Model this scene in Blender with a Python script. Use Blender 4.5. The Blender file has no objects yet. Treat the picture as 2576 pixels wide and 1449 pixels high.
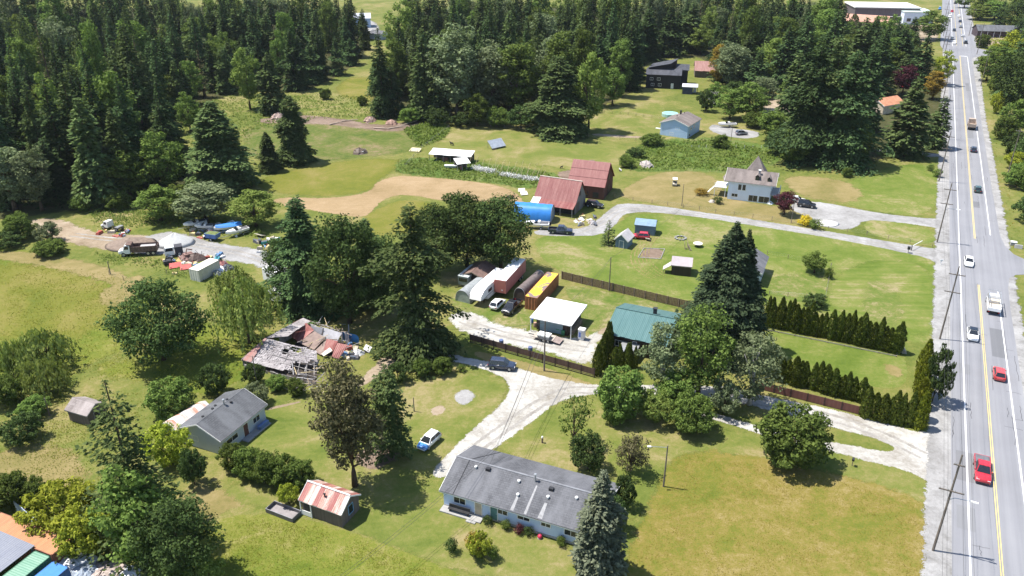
import bpy, math, random
import numpy as np
from mathutils import Vector, Matrix, noise as mnoise

random.seed(11)
RNG = np.random.default_rng(11)
SC = bpy.context.scene
COL = SC.collection
R = math.radians

# ------------------------------------------------------------------ camera
CAM_H, PITCH, FOC = 72.0, R(26.0), 2000.0          # metres, down-tilt, focal length in survey pixels (2576 wide)
cam = bpy.data.cameras.new('camera')
cam.sensor_width = 36.0
cam.lens = 36.0 * FOC / 2576.0
cam.clip_start = 1.0
cam.clip_end = 8000.0
camo = bpy.data.objects.new('camera', cam)
camo.location = (0, 0, CAM_H)
camo.rotation_euler = (math.pi / 2 - PITCH, 0, 0)
COL.objects.link(camo)
SC.camera = camo

# ------------------------------------------------------------------ world and sun
SUN_DIR = Vector((-6.8, 1.6, 14.9)).normalized()     # towards the sun
SUN_EL = math.asin(SUN_DIR.z)
SUN_AZ = math.atan2(SUN_DIR.x, SUN_DIR.y)
world = bpy.data.worlds.new('World')
SC.world = world
world.use_nodes = True
wn = world.node_tree
wn.nodes.clear()
sky = wn.nodes.new('ShaderNodeTexSky')
sky.sky_type = 'NISHITA'
sky.sun_disc = False
sky.sun_elevation = SUN_EL
sky.sun_rotation = SUN_AZ
sky.air_density = 1.0
sky.dust_density = 0.6
bg = wn.nodes.new('ShaderNodeBackground')
bg.inputs['Strength'].default_value = 0.115
wo = wn.nodes.new('ShaderNodeOutputWorld')
wn.links.new(sky.outputs[0], bg.inputs[0])
wn.links.new(bg.outputs[0], wo.inputs[0])
sun = bpy.data.lights.new('sun', 'SUN')
sun.energy = 4.7
sun.angle = R(0.55)
sun.color = (1.0, 0.95, 0.87)
suno = bpy.data.objects.new('sun', sun)
suno.rotation_euler = SUN_DIR.to_track_quat('Z', 'Y').to_euler()
suno.location = (0, 0, 150)
COL.objects.link(suno)

SC.view_settings.view_transform = 'Standard'
SC.view_settings.look = 'None'
SC.view_settings.gamma = 1.0
SC.view_settings.exposure = 0.98
SC.view_settings.use_curve_mapping = False
SC.cycles.max_bounces = 5
SC.cycles.diffuse_bounces = 3
SC.cycles.transparent_max_bounces = 32
SC.cycles.volume_bounces = 0

# ------------------------------------------------------------------ survey: aerial picture point -> ground metres
CP, SP = math.cos(PITCH), math.sin(PITCH)
def G(x, y, z=0.0):
    u = (x - 1288) / FOC; v = (y - 724.5) / FOC
    t = (CAM_H - z) / (SP + v * CP)
    return (u * t, (CP - v * SP) * t)
def height_at(bx, by, ty):
    Y = G(bx, by)[1]; v = (ty - 724.5) / FOC
    return CAM_H - (SP + v * CP) / (CP - v * SP) * Y
def mpp(bx, by):
    return (CP * G(bx, by)[1] + SP * CAM_H) / FOC
ROAD_A = Vector((54.4, 69.8)); ROAD_D = Vector((math.sin(R(26.2)), math.cos(R(26.2)))); ROAD_N = Vector((ROAD_D.y, -ROAD_D.x))
def RP(s, l):
    p = ROAD_A + ROAD_N * s + ROAD_D * l
    return (p.x, p.y)
def road_l(y, x=2440):
    p = Vector(G(x, y)) - ROAD_A
    return p.dot(ROAD_D)

# ------------------------------------------------------------------ mesh helpers
class MB:
    def __init__(s): s.v = []; s.f = []
    def add(s, vs, fs):
        b = len(s.v); s.v += [tuple(p) for p in vs]; s.f += [tuple(i + b for i in f) for f in fs]; return s
    def box(s, x0, x1, y0, y1, z0, z1):
        return s.add([(x0,y0,z0),(x1,y0,z0),(x1,y1,z0),(x0,y1,z0),(x0,y0,z1),(x1,y0,z1),(x1,y1,z1),(x0,y1,z1)],
                     [(0,3,2,1),(4,5,6,7),(0,1,5,4),(1,2,6,5),(2,3,7,6),(3,0,4,7)])
    def hexa(s, p):                                   # 8 points: bottom ring, top ring
        return s.add(p, [(0,3,2,1),(4,5,6,7),(0,1,5,4),(1,2,6,5),(2,3,7,6),(3,0,4,7)])
    def slab(s, a, b, c, d, t):                       # quad given by 4 points, thickened along its normal
        a, b, c, d = map(Vector, (a, b, c, d)); n = (b - a).cross(d - a).normalized() * t
        return s.hexa([a, b, c, d, a + n, b + n, c + n, d + n])
    def prism(s, poly, z0, z1):
        n = len(poly)
        vs = [(x, y, z0) for x, y in poly] + [(x, y, z1) for x, y in poly]
        fs = [tuple(range(n - 1, -1, -1)), tuple(range(n, 2 * n))] + [(i, (i + 1) % n, n + (i + 1) % n, n + i) for i in range(n)]
        return s.add(vs, fs)
    def extrude_x(s, prof, x0, x1):                   # closed profile in (y,z) swept along x
        n = len(prof)
        vs = [(x0, y, z) for y, z in prof] + [(x1, y, z) for y, z in prof]
        fs = [tuple(range(n)), tuple(range(2 * n - 1, n - 1, -1))] + [(i, n + i, n + (i + 1) % n, (i + 1) % n) for i in range(n)]
        return s.add(vs, fs)
    def loft(s, rings, cap=True):
        n = len(rings[0]); vs = [p for r in rings for p in r]; fs = []
        for k in range(len(rings) - 1):
            for i in range(n):
                j = (i + 1) % n
                fs.append((k*n+i, k*n+j, (k+1)*n+j, (k+1)*n+i))
        if cap: fs += [tuple(range(n - 1, -1, -1)), tuple(range((len(rings)-1)*n, len(rings)*n))]
        return s.add(vs, fs)
    def strip(s, rows):                               # open sheet
        n = len(rows[0]); vs = [p for r in rows for p in r]
        return s.add(vs, [(k*n+i, k*n+i+1, (k+1)*n+i+1, (k+1)*n+i) for k in range(len(rows)-1) for i in range(n-1)])
    def tube(s, pts, rad, n=6):
        pts = [Vector(p) for p in pts]
        rad = rad if isinstance(rad, (list, tuple)) else [rad] * len(pts)
        rings = []
        for i, p in enumerate(pts):
            d = (pts[min(i + 1, len(pts) - 1)] - pts[max(i - 1, 0)])
            if d.length < 1e-6: d = Vector((0, 0, 1))
            d.normalize(); q = d.to_track_quat('Z', 'Y')
            rings.append([p + q @ Vector((rad[i] * math.cos(2 * math.pi * k / n), rad[i] * math.sin(2 * math.pi * k / n), 0)) for k in range(n)])
        return s.loft(rings)
    def disc(s, c, axis, r, t, n=12):
        a = Vector(axis).normalized(); c = Vector(c)
        return s.tube([c - a * t / 2, c + a * t / 2], r, n)
    def mesh(s, name, mat=None, smooth=False):
        me = bpy.data.meshes.new(name); me.from_pydata([tuple(p) for p in s.v], [], s.f); me.update()
        if mat: me.materials.append(mat)
        if smooth: me.polygons.foreach_set('use_smooth', [True] * len(me.polygons))
        return me
    def build(s, name, mat, parent=None, smooth=False, label=None):
        o = bpy.data.objects.new(name, s.mesh(name, mat, smooth)); COL.objects.link(o)
        if parent: o.parent = parent
        if label: o['label'] = label
        return o

def tag(o, label, cat, group=None):
    o['label'] = label; o['category'] = cat
    if group: o['group'] = group
    return o
def thing(name, label, cat, loc=(0, 0, 0), rz=0.0, group=None, scale=None):
    o = bpy.data.objects.new(name, None); COL.objects.link(o)
    o.empty_display_size = 0.3
    o.location = loc if len(loc) == 3 else (loc[0], loc[1], 0); o.rotation_euler = (0, 0, rz)
    if scale: o.scale = scale
    return tag(o, label, cat, group)
def inst(name, me, parent, loc=(0, 0, 0), rot=(0, 0, 0), scale=(1, 1, 1)):
    o = bpy.data.objects.new(name, me); COL.objects.link(o); o.parent = parent
    o.location = loc; o.rotation_euler = rot; o.scale = scale
    return o
def np_mesh(name, V, Q, mat, tint=None, smooth=False):
    me = bpy.data.meshes.new(name); nv, nf = len(V), len(Q); k = Q.shape[1]
    me.vertices.add(nv); me.vertices.foreach_set('co', V.astype(np.float32).ravel())
    me.loops.add(nf * k); me.loops.foreach_set('vertex_index', Q.astype(np.int32).ravel())
    me.polygons.add(nf); me.polygons.foreach_set('loop_start', np.arange(0, nf * k, k, dtype=np.int32))
    if tint is not None:
        a = me.attributes.new('tint', 'FLOAT', 'FACE'); a.data.foreach_set('value', tint.astype(np.float32))
    me.update(calc_edges=True)
    if smooth: me.polygons.foreach_set('use_smooth', [True] * nf)
    me.materials.append(mat)
    return me

# ------------------------------------------------------------------ material helpers
class NT:
    def __init__(s, name):
        s.m = bpy.data.materials.new(name); s.m.use_nodes = True; s.t = s.m.node_tree; s.t.nodes.clear()
        s.out = s.t.nodes.new('ShaderNodeOutputMaterial')
    def n(s, kind, **kw):
        nd = s.t.nodes.new('ShaderNode' + kind)
        for k, v in kw.items():
            if hasattr(nd, k) and not k[0].isupper(): setattr(nd, k, v)
        return nd
    def l(s, a, b): s.t.links.new(a, b)
    def setv(s, nd, key, v):
        if isinstance(v, bpy.types.NodeSocket): s.l(v, nd.inputs[key])
        else: nd.inputs[key].default_value = v
    def noise(s, scale, detail=3, rough=0.55, vec=None, dist=0.0):
        nd = s.n('TexNoise'); nd.inputs['Scale'].default_value = scale; nd.inputs['Detail'].default_value = detail
        nd.inputs['Roughness'].default_value = rough; nd.inputs['Distortion'].default_value = dist
        if vec is not None: s.l(vec, nd.inputs['Vector'])
        return nd.outputs['Fac']
    def ramp(s, fac, stops):
        nd = s.n('ValToRGB'); e = nd.color_ramp.elements
        while len(e) < len(stops): e.new(0.5)
        for k, (p, c) in enumerate(stops):
            e[k].position = p; e[k].color = (*c, 1) if len(c) == 3 else c
        s.l(fac, nd.inputs[0]); return nd.outputs[0]
    def mix(s, fac, a, b, blend='MIX'):
        nd = s.n('MixRGB'); nd.blend_type = blend
        s.setv(nd, 0, fac)
        for k, v in ((1, a), (2, b)): s.setv(nd, k, (*v, 1) if isinstance(v, tuple) and len(v) == 3 else v)
        return nd.outputs[0]
    def math(s, op, a, b=0.0, clamp=False):
        nd = s.n('Math'); nd.operation = op; nd.use_clamp = clamp; s.setv(nd, 0, a); s.setv(nd, 1, b); return nd.outputs[0]
    def maprange(s, v, a, b, c=0.0, d=1.0):
        nd = s.n('MapRange'); s.setv(nd, 0, v)
        for k, q in zip((1, 2, 3, 4), (a, b, c, d)): nd.inputs[k].default_value = q
        return nd.outputs[0]
    def coords(s, kind='Object'): return s.n('TexCoord').outputs[kind]
    def pos(s): return s.n('NewGeometry').outputs['Position']
    def mapping(s, vec, rot=(0,0,0), scale=(1,1,1)):
        nd = s.n('Mapping'); nd.inputs['Rotation'].default_value = rot; nd.inputs['Scale'].default_value = scale
        s.l(vec, nd.inputs['Vector']); return nd.outputs[0]
    def attr(s, name): 
        nd = s.n('Attribute'); nd.attribute_name = name; return nd.outputs['Fac']
    def bump(s, h, strength=0.4, dist=0.05):
        nd = s.n('Bump'); nd.inputs['Strength'].default_value = strength; nd.inputs['Distance'].default_value = dist
        s.l(h, nd.inputs['Height']); return nd.outputs[0]
    def principled(s, col, rough=0.8, metal=0.0, normal=None, spec=0.3, coat=0.0):
        nd = s.n('BsdfPrincipled'); s.setv(nd, 'Base Color', (*col, 1) if isinstance(col, tuple) and len(col) == 3 else col)
        s.setv(nd, 'Roughness', rough); nd.inputs['Metallic'].default_value = metal
        nd.inputs['Specular IOR Level'].default_value = spec; nd.inputs['Coat Weight'].default_value = coat
        if normal: s.l(normal, nd.inputs['Normal'])
        return nd.outputs[0]
    def done(s, sh): s.l(sh, s.out.inputs['Surface']); return s.m

_MC = {}
def cached(fn):
    def w(*a, **k):
        key = (fn.__name__, a, tuple(sorted(k.items())))
        if key not in _MC: _MC[key] = fn(*a, **k)
        return _MC[key]
    return w

@cached
def plain(name, col, rough=0.7, var=0.25, scale=1.2, metal=0.0, spec=0.3, bump=0.0, coat=0.0):
    t = NT(name); p = t.pos()
    f = t.noise(scale, 5, 0.6, p)
    c = t.ramp(f, [(0.28, tuple(x * (1 - var) for x in col)), (0.72, tuple(min(1, x * (1 + var)) for x in col))])
    nb = t.bump(t.noise(scale * 9, 3, 0.6, p), bump, 0.02) if bump else None
    return t.done(t.principled(c, rough, metal, nb, spec, coat))

@cached
def ribbed(name, col, col2=None, pitch=0.25, axis='x', rough=0.45, rust=0.45, metal=0.0, stain=0.8, depth=0.6):
    # corrugated sheet: ribs along the local axis, blotchy rust or fading in col2
    t = NT(name); o = t.coords()
    sep = t.n('SeparateXYZ'); t.l(o, sep.inputs[0])
    w = t.math('SINE', t.math('MULTIPLY', sep.outputs['XYZ'.index(axis.upper())], 2 * math.pi / pitch))
    if axis == 'x': ms = (2.2, 0.35, 0.35)
    else: ms = (0.35, 2.2, 0.35)
    f = t.noise(stain, 6, 0.65, t.mapping(o, scale=ms)); g = t.noise(7, 4, 0.6, o)
    c2 = col2 or tuple(x * 0.75 for x in col)
    m = t.maprange(t.math('ADD', f, t.math('MULTIPLY', t.math('SUBTRACT', g, 0.5), 0.3)), rust - 0.09, rust + 0.16)
    c = t.mix(m, c2, col)
    c = t.mix(t.maprange(g, 0.35, 0.75, 0, 0.25), c, tuple(x * 0.55 for x in col))
    return t.done(t.principled(c, rough, metal, t.bump(w, depth, 0.03), 0.4))

@cached
def shingle(name, col, col2, course=0.3, rough=0.9, axis='y', moss=None):
    t = NT(name); o = t.coords()
    br = t.n('TexBrick'); br.inputs['Scale'].default_value = 1.0
    br.inputs['Brick Width'].default_value = 0.55; br.inputs['Row Height'].default_value = course
    br.inputs['Mortar Size'].default_value = 0.02
    br.inputs['Color1'].default_value = (*col, 1); br.inputs['Color2'].default_value = (*col2, 1)
    br.inputs['Mortar'].default_value = (*[x * 0.6 for x in col], 1)
    t.l(o, br.inputs['Vector'])
    f = t.noise(0.35, 5, 0.6, t.mapping(o, scale=(1.6, 0.5, 0.5)))
    c = t.mix(t.maprange(f, 0.35, 0.7), br.outputs['Color'], tuple(min(1, x * 1.35) for x in col2))
    g = t.noise(5, 4, 0.7, o)
    c = t.mix(t.maprange(g, 0.45, 0.8, 0, 0.35), c, tuple(x * 0.6 for x in col))
    if moss: c = t.mix(t.maprange(t.noise(0.8, 5, 0.7, o), 0.55, 0.7, 0, 0.7), c, moss)
    return t.done(t.principled(c, rough, 0, t.bump(br.outputs['Fac'], 0.25, 0.02), 0.2))

@cached
def siding(name, col, course=0.18, vertical=False, rough=0.6, grime=0.2):
    t = NT(name); o = t.coords(); sep = t.n('SeparateXYZ'); t.l(o, sep.inputs[0])
    src = sep.outputs[2] if not vertical else t.math('ADD', sep.outputs[0], sep.outputs[1])
    w = t.math('FRACT', t.math('DIVIDE', src, course))
    f = t.noise(0.7, 5, 0.65, t.mapping(o, scale=(1, 1, 0.5)))
    c = t.mix(t.maprange(f, 0.35, 0.75, 0, grime), col, tuple(x * 0.55 for x in col))
    if vertical:
        cell = t.noise(1.0, 0, 0.5, t.mapping(o, scale=(3.3, 3.3, 0.02)))
        c = t.mix(t.maprange(cell, 0.3, 0.7, 0, 0.5), c, tuple(x * 0.5 for x in col))
    c = t.mix(t.maprange(w, 0.0, 0.14, 0.35, 0.0), c, tuple(x * 0.35 for x in col))
    return t.done(t.principled(c, rough, 0, t.bump(w, 0.5, 0.03), 0.3))

@cached
def paint(name, col, rough=0.25, metal=0.0):
    t = NT(name); p = t.coords()
    f = t.noise(2.0, 4, 0.6, p)
    c = t.mix(t.maprange(f, 0.4, 0.8, 0, 0.12), col, tuple(min(1, x * 0.7 + 0.03) for x in col))
    return t.done(t.principled(c, t.maprange(f, 0.3, 0.7, rough * 0.8, rough * 1.4), metal, None, 0.5, 0.6))
@cached
def glass(name='window glass', col=(0.012, 0.016, 0.02)):
    t = NT(name); f = t.noise(0.6, 2, 0.5, t.pos())
    c = t.mix(f, col, tuple(x * 2.2 for x in col))
    return t.done(t.principled(c, 0.08, 0, None, 0.7))
@cached
def foliage(name, dark, light, hue=0.02, trans=0.30, rnd=0.35):
    t = NT(name); dark = tuple(x * 1.25 for x in dark); light = tuple(x * 1.5 for x in light)
    tint = t.attr('tint'); oi = t.n('ObjectInfo').outputs['Random']
    c = t.mix(tint, dark, light)
    hs = t.n('HueSaturation')
    t.l(t.maprange(oi, 0, 1, 0.5 - hue, 0.5 + hue), hs.inputs['Hue'])
    t.l(t.maprange(oi, 0, 1, 1 - rnd * 0.6, 1 + rnd), hs.inputs['Value'])
    hs.inputs['Saturation'].default_value = 1.0
    t.l(c, hs.inputs['Color'])
    d = t.n('BsdfDiffuse'); t.l(hs.outputs[0], d.inputs[0])
    tr = t.n('BsdfTranslucent'); t.l(t.mix(0.5, hs.outputs[0], t.mix(1.0, hs.outputs[0], (1.0, 1.15, 0.45), 'MULTIPLY')), tr.inputs[0])
    mx = t.n('MixShader'); mx.inputs[0].default_value = trans
    t.l(d.outputs[0], mx.inputs[1]); t.l(tr.outputs[0], mx.inputs[2])
    return t.done(mx.outputs[0])
@cached
def bark(name='bark', col=(0.09, 0.065, 0.045)):
    t = NT(name); o = t.coords()
    f = t.noise(3, 5, 0.7, t.mapping(o, scale=(3, 3, 0.6)))
    c = t.ramp(f, [(0.3, tuple(x * 0.5 for x in col)), (0.7, tuple(x * 1.5 for x in col))])
    return t.done(t.principled(c, 0.95, 0, t.bump(f, 0.6, 0.05), 0.1))

WHITE = plain('white trim paint', (0.72, 0.72, 0.70), 0.5, 0.08)
DARK = plain('dark metal', (0.03, 0.03, 0.033), 0.5, 0.3)
STEEL = plain('galvanised steel', (0.42, 0.43, 0.44), 0.4, 0.15, metal=0.6)
RUBBER = plain('tyre rubber', (0.02, 0.02, 0.02), 0.85, 0.2)
WOOD = plain('weathered wood', (0.24, 0.19, 0.14), 0.9, 0.4, 2.5)
GREYWOOD = plain('grey weathered wood', (0.30, 0.28, 0.27), 0.9, 0.4, 2.5)
FRESHWOOD = plain('pale lumber', (0.55, 0.45, 0.27), 0.85, 0.2, 2.5)
GLASS = glass()
BARK = bark()
# ================================================================== GROUND
def ground_mat(name, stops, scale=0.06, fine=1.6, fade=False, streak=None, warp=0.8, rough=0.95, specks=None, bump=0.5, fine_amt=0.42, edge_noise=0.5):
    """blend of natural ground colours driven by noise in metres; 'edge' attribute makes ragged borders"""
    t = NT(name); p = t.pos()
    big = t.noise(scale, 5, 0.62, p, warp)
    f2 = t.noise(fine, 4, 0.7, p)
    f3 = t.noise(fine * 4.5, 3, 0.7, p)
    v = t.math('ADD', big, t.math('MULTIPLY', t.math('SUBTRACT', f2, 0.5), fine_amt))
    v = t.math('ADD', v, t.math('MULTIPLY', t.math('SUBTRACT', f3, 0.5), fine_amt * 0.9))
    mid = t.noise(scale * 5.5, 5, 0.7, p, 0.6)
    v = t.math('ADD', v, t.math('MULTIPLY', t.math('SUBTRACT', mid, 0.5), 0.42))
    if streak:
        ang, sx, sy, amt = streak
        st = t.noise(1.0, 3, 0.6, t.mapping(p, rot=(0, 0, ang), scale=(sx, sy, 1)))
        v = t.math('ADD', v, t.math('MULTIPLY', t.math('SUBTRACT', st, 0.5), amt))
    c = t.ramp(v, stops)
    if specks:
        sc, thr, col = specks
        c = t.mix(t.maprange(t.noise(sc, 2, 0.5, p), thr, thr + 0.05), c, col)
    nb = t.bump(t.math('ADD', f2, f3), bump, 0.12) if bump else None
    sh = t.principled(c, rough, 0, nb, 0.12)
    if fade:
        e = t.attr('edge')
        nz = t.math('ADD', t.math('MULTIPLY', t.noise(0.55, 5, 0.75, p), 0.6), t.math('MULTIPLY', t.noise(5.0, 3, 0.8, p), 0.4))
        a = t.math('ADD', e, t.math('MULTIPLY', t.math('SUBTRACT', nz, 0.5), edge_noise * 3.2))
        a = t.math('MULTIPLY', t.maprange(a, 0.49, 0.51), t.maprange(e, 0.04, 0.05))
        tr = t.n('BsdfTransparent'); mx = t.n('MixShader')
        t.l(a, mx.inputs[0]); t.l(tr.outputs[0], mx.inputs[1]); t.l(sh, mx.inputs[2]); sh = mx.outputs[0]
    return t.done(sh)

def smooth_poly(pts, it=2):
    for _ in range(it):
        q = []
        for i in range(len(pts)):
            a, b = pts[i], pts[(i + 1) % len(pts)]
            q += [(a[0]*.75+b[0]*.25, a[1]*.75+b[1]*.25), (a[0]*.25+b[0]*.75, a[1]*.25+b[1]*.75)]
        pts = q
    return pts
def sdist(P, poly):
    """signed distance (inside positive) of points P (N,2) to polygon"""
    poly = np.asarray(poly); d = np.full(len(P), 1e9); ins = np.zeros(len(P), bool)
    for i in range(len(poly)):
        a = poly[i]; b = poly[(i + 1) % len(poly)]; ab = b - a; L = ab @ ab
        if L < 1e-9: continue
        tt = np.clip(((P - a) @ ab) / L, 0, 1)
        d = np.minimum(d, np.hypot(*(P - a - tt[:, None] * ab).T))
        cond = ((a[1] > P[:, 1]) != (b[1] > P[:, 1]))
        with np.errstate(divide='ignore', invalid='ignore'):
            xi = (b[0] - a[0]) * (P[:, 1] - a[1]) / (b[1] - a[1]) + a[0]
        ins ^= cond & (P[:, 0] < xi)
    return np.where(ins, d, -d)
_pz = [0]
SHEETS = []
def sheet(name, poly, mat, fade=1.0, cell=None, smooth=2, world=False, z=None, rawpoly=None):
    """flat ground sheet inside a surveyed outline, ragged at its border"""
    poly = [tuple(p) if world else G(*p) for p in poly]
    if smooth: poly = smooth_poly(poly, smooth)
    pl = np.array(poly); mn, mx_ = pl.min(0) - fade, pl.max(0) + fade
    if cell is None: cell = max(0.5, min(3.0, fade * 0.5))
    while (mx_ - mn).prod() / cell ** 2 > 60000: cell *= 1.2
    xs = np.arange(mn[0], mx_[0] + cell, cell); ys = np.arange(mn[1], mx_[1] + cell, cell)
    X, Y = np.meshgrid(xs, ys); P = np.c_[X.ravel(), Y.ravel()]
    sd = sdist(P, poly); e = np.clip((sd + fade) / (2 * fade), 0, 1)
    nx, ny = len(xs), len(ys)
    idx = np.arange(nx * ny).reshape(ny, nx)
    Q = np.stack([idx[:-1, :-1], idx[:-1, 1:], idx[1:, 1:], idx[1:, :-1]], -1).reshape(-1, 4)
    Q = Q[(e[Q].max(1) > 0.01)]
    used = np.unique(Q); rm = np.full(nx * ny, -1); rm[used] = np.arange(len(used))
    lev = 1                                            # lie just above every earlier sheet this one overlaps
    sub = P[sd > -fade * .9]; sub = sub[::max(1, len(sub) // 400)]
    for opl, ofd, olv in SHEETS:
        if olv >= lev and len(sub) and (sub[:, 0].max() > opl[:, 0].min() - ofd) and (sub[:, 0].min() < opl[:, 0].max() + ofd) and (sub[:, 1].max() > opl[:, 1].min() - ofd) and (sub[:, 1].min() < opl[:, 1].max() + ofd):
            if (sdist(sub, opl) > -ofd - .6).any(): lev = olv + 1
    SHEETS.append((pl, fade, lev)); _pz[0] = max(_pz[0], lev)
    zz = lev * 0.004
    V = np.c_[P[used], np.full(len(used), zz)]
    me = np_mesh(name, V, rm[Q], mat)
    a = me.attributes.new('edge', 'FLOAT', 'POINT'); a.data.foreach_set('value', e[used].astype(np.float32))
    o = bpy.data.objects.new(name, me); COL.objects.link(o); o['kind'] = 'structure'
    return o
def ribbon_poly(pts, widths, world=False):
    """outline of a track from centre points (survey) and half widths (metres)"""
    c = [Vector(p if world else G(*p)) for p in pts]; Lf, Rt = [], []
    for i, p in enumerate(c):
        d = (c[min(i+1, len(c)-1)] - c[max(i-1, 0)]).normalized(); n = Vector((-d.y, d.x))
        w = widths[i] if isinstance(widths, (list, tuple)) else widths
        Lf.append(tuple(p + n * w)); Rt.append(tuple(p - n * w))
    return Lf + Rt[::-1]

GR = dict(
 base=[(0.24, (0.062, 0.086, 0.016)), (0.42, (0.105, 0.125, 0.026)), (0.56, (0.150, 0.148, 0.042)), (0.72, (0.225, 0.185, 0.085))],
 lawn=[(0.22, (0.075, 0.105, 0.018)), (0.42, (0.118, 0.138, 0.030)), (0.56, (0.160, 0.156, 0.048)), (0.70, (0.235, 0.195, 0.095))],
 green=[(0.22, (0.066, 0.104, 0.014)), (0.43, (0.102, 0.138, 0.024)), (0.57, (0.145, 0.160, 0.042)), (0.70, (0.24, 0.205, 0.105))],
 yard=[(0.22, (0.062, 0.104, 0.016)), (0.43, (0.100, 0.132, 0.026)), (0.56, (0.150, 0.152, 0.050)), (0.68, (0.25, 0.21, 0.115))],
 meadow=[(0.22, (0.085, 0.108, 0.015)), (0.40, (0.125, 0.126, 0.022)), (0.55, (0.170, 0.138, 0.036)), (0.72, (0.225, 0.178, 0.072))],
 tall=[(0.22, (0.066, 0.100, 0.012)), (0.44, (0.104, 0.130, 0.018)), (0.60, (0.145, 0.152, 0.030)), (0.78, (0.215, 0.19, 0.075))],
 olive=[(0.25, (0.088, 0.108, 0.015)), (0.46, (0.125, 0.130, 0.021)), (0.66, (0.17, 0.150, 0.042)), (0.8, (0.22, 0.18, 0.07))],
 rough=[(0.25, (0.045, 0.078, 0.014)), (0.45, (0.085, 0.110, 0.022)), (0.60, (0.13, 0.125, 0.045)), (0.78, (0.21, 0.155, 0.095))],
 dry=[(0.25, (0.125, 0.118, 0.035)), (0.50, (0.185, 0.152, 0.060)), (0.75, (0.25, 0.195, 0.095))],
 hay=[(0.25, (0.20, 0.145, 0.070)), (0.50, (0.265, 0.190, 0.105)), (0.75, (0.32, 0.235, 0.14))],
 weeds=[(0.25, (0.048, 0.085, 0.015)), (0.48, (0.080, 0.122, 0.024)), (0.66, (0.125, 0.145, 0.045)), (0.8, (0.19, 0.165, 0.08))],
 gravel=[(0.22, (0.20, 0.180, 0.150)), (0.42, (0.29, 0.275, 0.248)), (0.58, (0.37, 0.36, 0.335)), (0.78, (0.43, 0.425, 0.405))],
 grey=[(0.22, (0.15, 0.145, 0.135)), (0.42, (0.22, 0.215, 0.21)), (0.58, (0.275, 0.27, 0.265)), (0.78, (0.34, 0.335, 0.33))],
 dirt=[(0.25, (0.17, 0.13, 0.085)), (0.50, (0.26, 0.205, 0.145)), (0.75, (0.34, 0.285, 0.22))],
 brown=[(0.25, (0.10, 0.070, 0.050)), (0.50, (0.17, 0.125, 0.095)), (0.75, (0.24, 0.18, 0.14))],
)
def gm(key, **kw): return ground_mat('ground ' + key, GR[key], fade=True, **kw)
M_LAWN = gm('lawn', scale=0.09, streak=(R(64), 0.05, 0.8, 0.16)); M_GREEN = gm('green', scale=0.07, fine_amt=0.42, streak=(R(64), 0.05, 0.8, 0.2)); M_YARD = gm('yard', scale=0.13, fine=1.0, fine_amt=0.5)
M_MEADOW = gm('meadow', scale=0.07, fine=0.9, fine_amt=0.55, streak=(R(20), 0.25, 1.0, 0.2)); M_TALL = gm('tall', scale=0.08, fine=1.1, fine_amt=0.55)
M_OLIVE = gm('olive', scale=0.06); M_ROUGH = gm('rough', scale=0.08, fine=0.8, fine_amt=0.6); M_DRY = gm('dry', scale=0.10, streak=(R(-25), 0.2, 1.2, 0.25))
M_HAY = gm('hay', scale=0.07, streak=(R(-15), 0.12, 1.4, 0.35)); M_WEEDS = gm('weeds', scale=0.12, fine=0.8, fine_amt=0.6)
M_GRAVEL = gm('gravel', scale=0.16, fine=1.6, rough=0.9, bump=0.25, fine_amt=0.45); M_GREY = gm('grey', scale=0.14, fine=1.6, rough=0.9, bump=0.25, fine_amt=0.45)
M_DIRT = gm('dirt', scale=0.12, fine=1.6, bump=0.4); M_BROWN = gm('brown', scale=0.15, fine=1.6, bump=0.5)
M_STRIPE = gm('green', scale=0.05, fine_amt=0.25, streak=(R(64), 0.04, 0.9, 0.55))

# base sheet out past the horizon
gb = MB(); n = 48
gb.add([(0, 300, 0)] + [(5500 * math.cos(2*math.pi*k/n), 300 + 5500 * math.sin(2*math.pi*k/n), 0) for k in range(n)], [(0, k + 1, (k + 1) % n + 1) for k in range(n)])
go = gb.build('ground', ground_mat('ground base', GR['base'], scale=0.045, fine=0.9, fine_amt=0.5)); go['kind'] = 'structure'

# --- vegetation zones (survey outlines)
sheet('meadow', [(-60,600),(120,640),(290,690),(430,790),(380,850),(250,900),(160,960),(-60,960)], M_TALL, 5)
sheet('meadow', [(-40,655),(130,665),(250,700),(310,760),(230,840),(90,880),(-60,830)], M_OLIVE, 6)
sheet('dry_grass', [(0,630),(120,640),(260,668),(330,700),(300,720),(200,690),(60,660),(-40,650)], M_DRY, 2.5)
sheet('dry_grass', [(240,740),(330,690),(380,700),(330,760),(270,780)], M_DRY, 2.5)
sheet('tall_grass', [(430,830),(520,800),(700,880),(600,960),(520,1010),(420,960),(250,950),(240,900),(330,920)], M_TALL, 4)
sheet('dry_grass', [(-20,1140),(120,1110),(200,1150),(230,1220),(120,1240),(-30,1210)], M_DRY, 3.0)
sheet('dry_grass', [(430,1250),(560,1225),(640,1250),(560,1300),(470,1310)], M_DRY, 2.5)
sheet('tall_grass', [(420,1340),(600,1290),(760,1300),(880,1335),(1010,1385),(1210,1460),(1150,1600),(300,1600),(380,1420)], M_TALL, 0.9)
sheet('lawn', [(540,1240),(640,1200),(800,1190),(1000,1180),(1110,1240),(1160,1300),(1440,1370),(1520,1460),(1210,1460),(1010,1380),(880,1330),(700,1290)], M_LAWN, 2.0)
sheet('lawn', [(560,1140),(660,1030),(800,990),(950,960),(1060,930),(1270,940),(1280,1000),(1150,1130),(1080,1190),(900,1240),(700,1200)], M_LAWN, 2.0)
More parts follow.
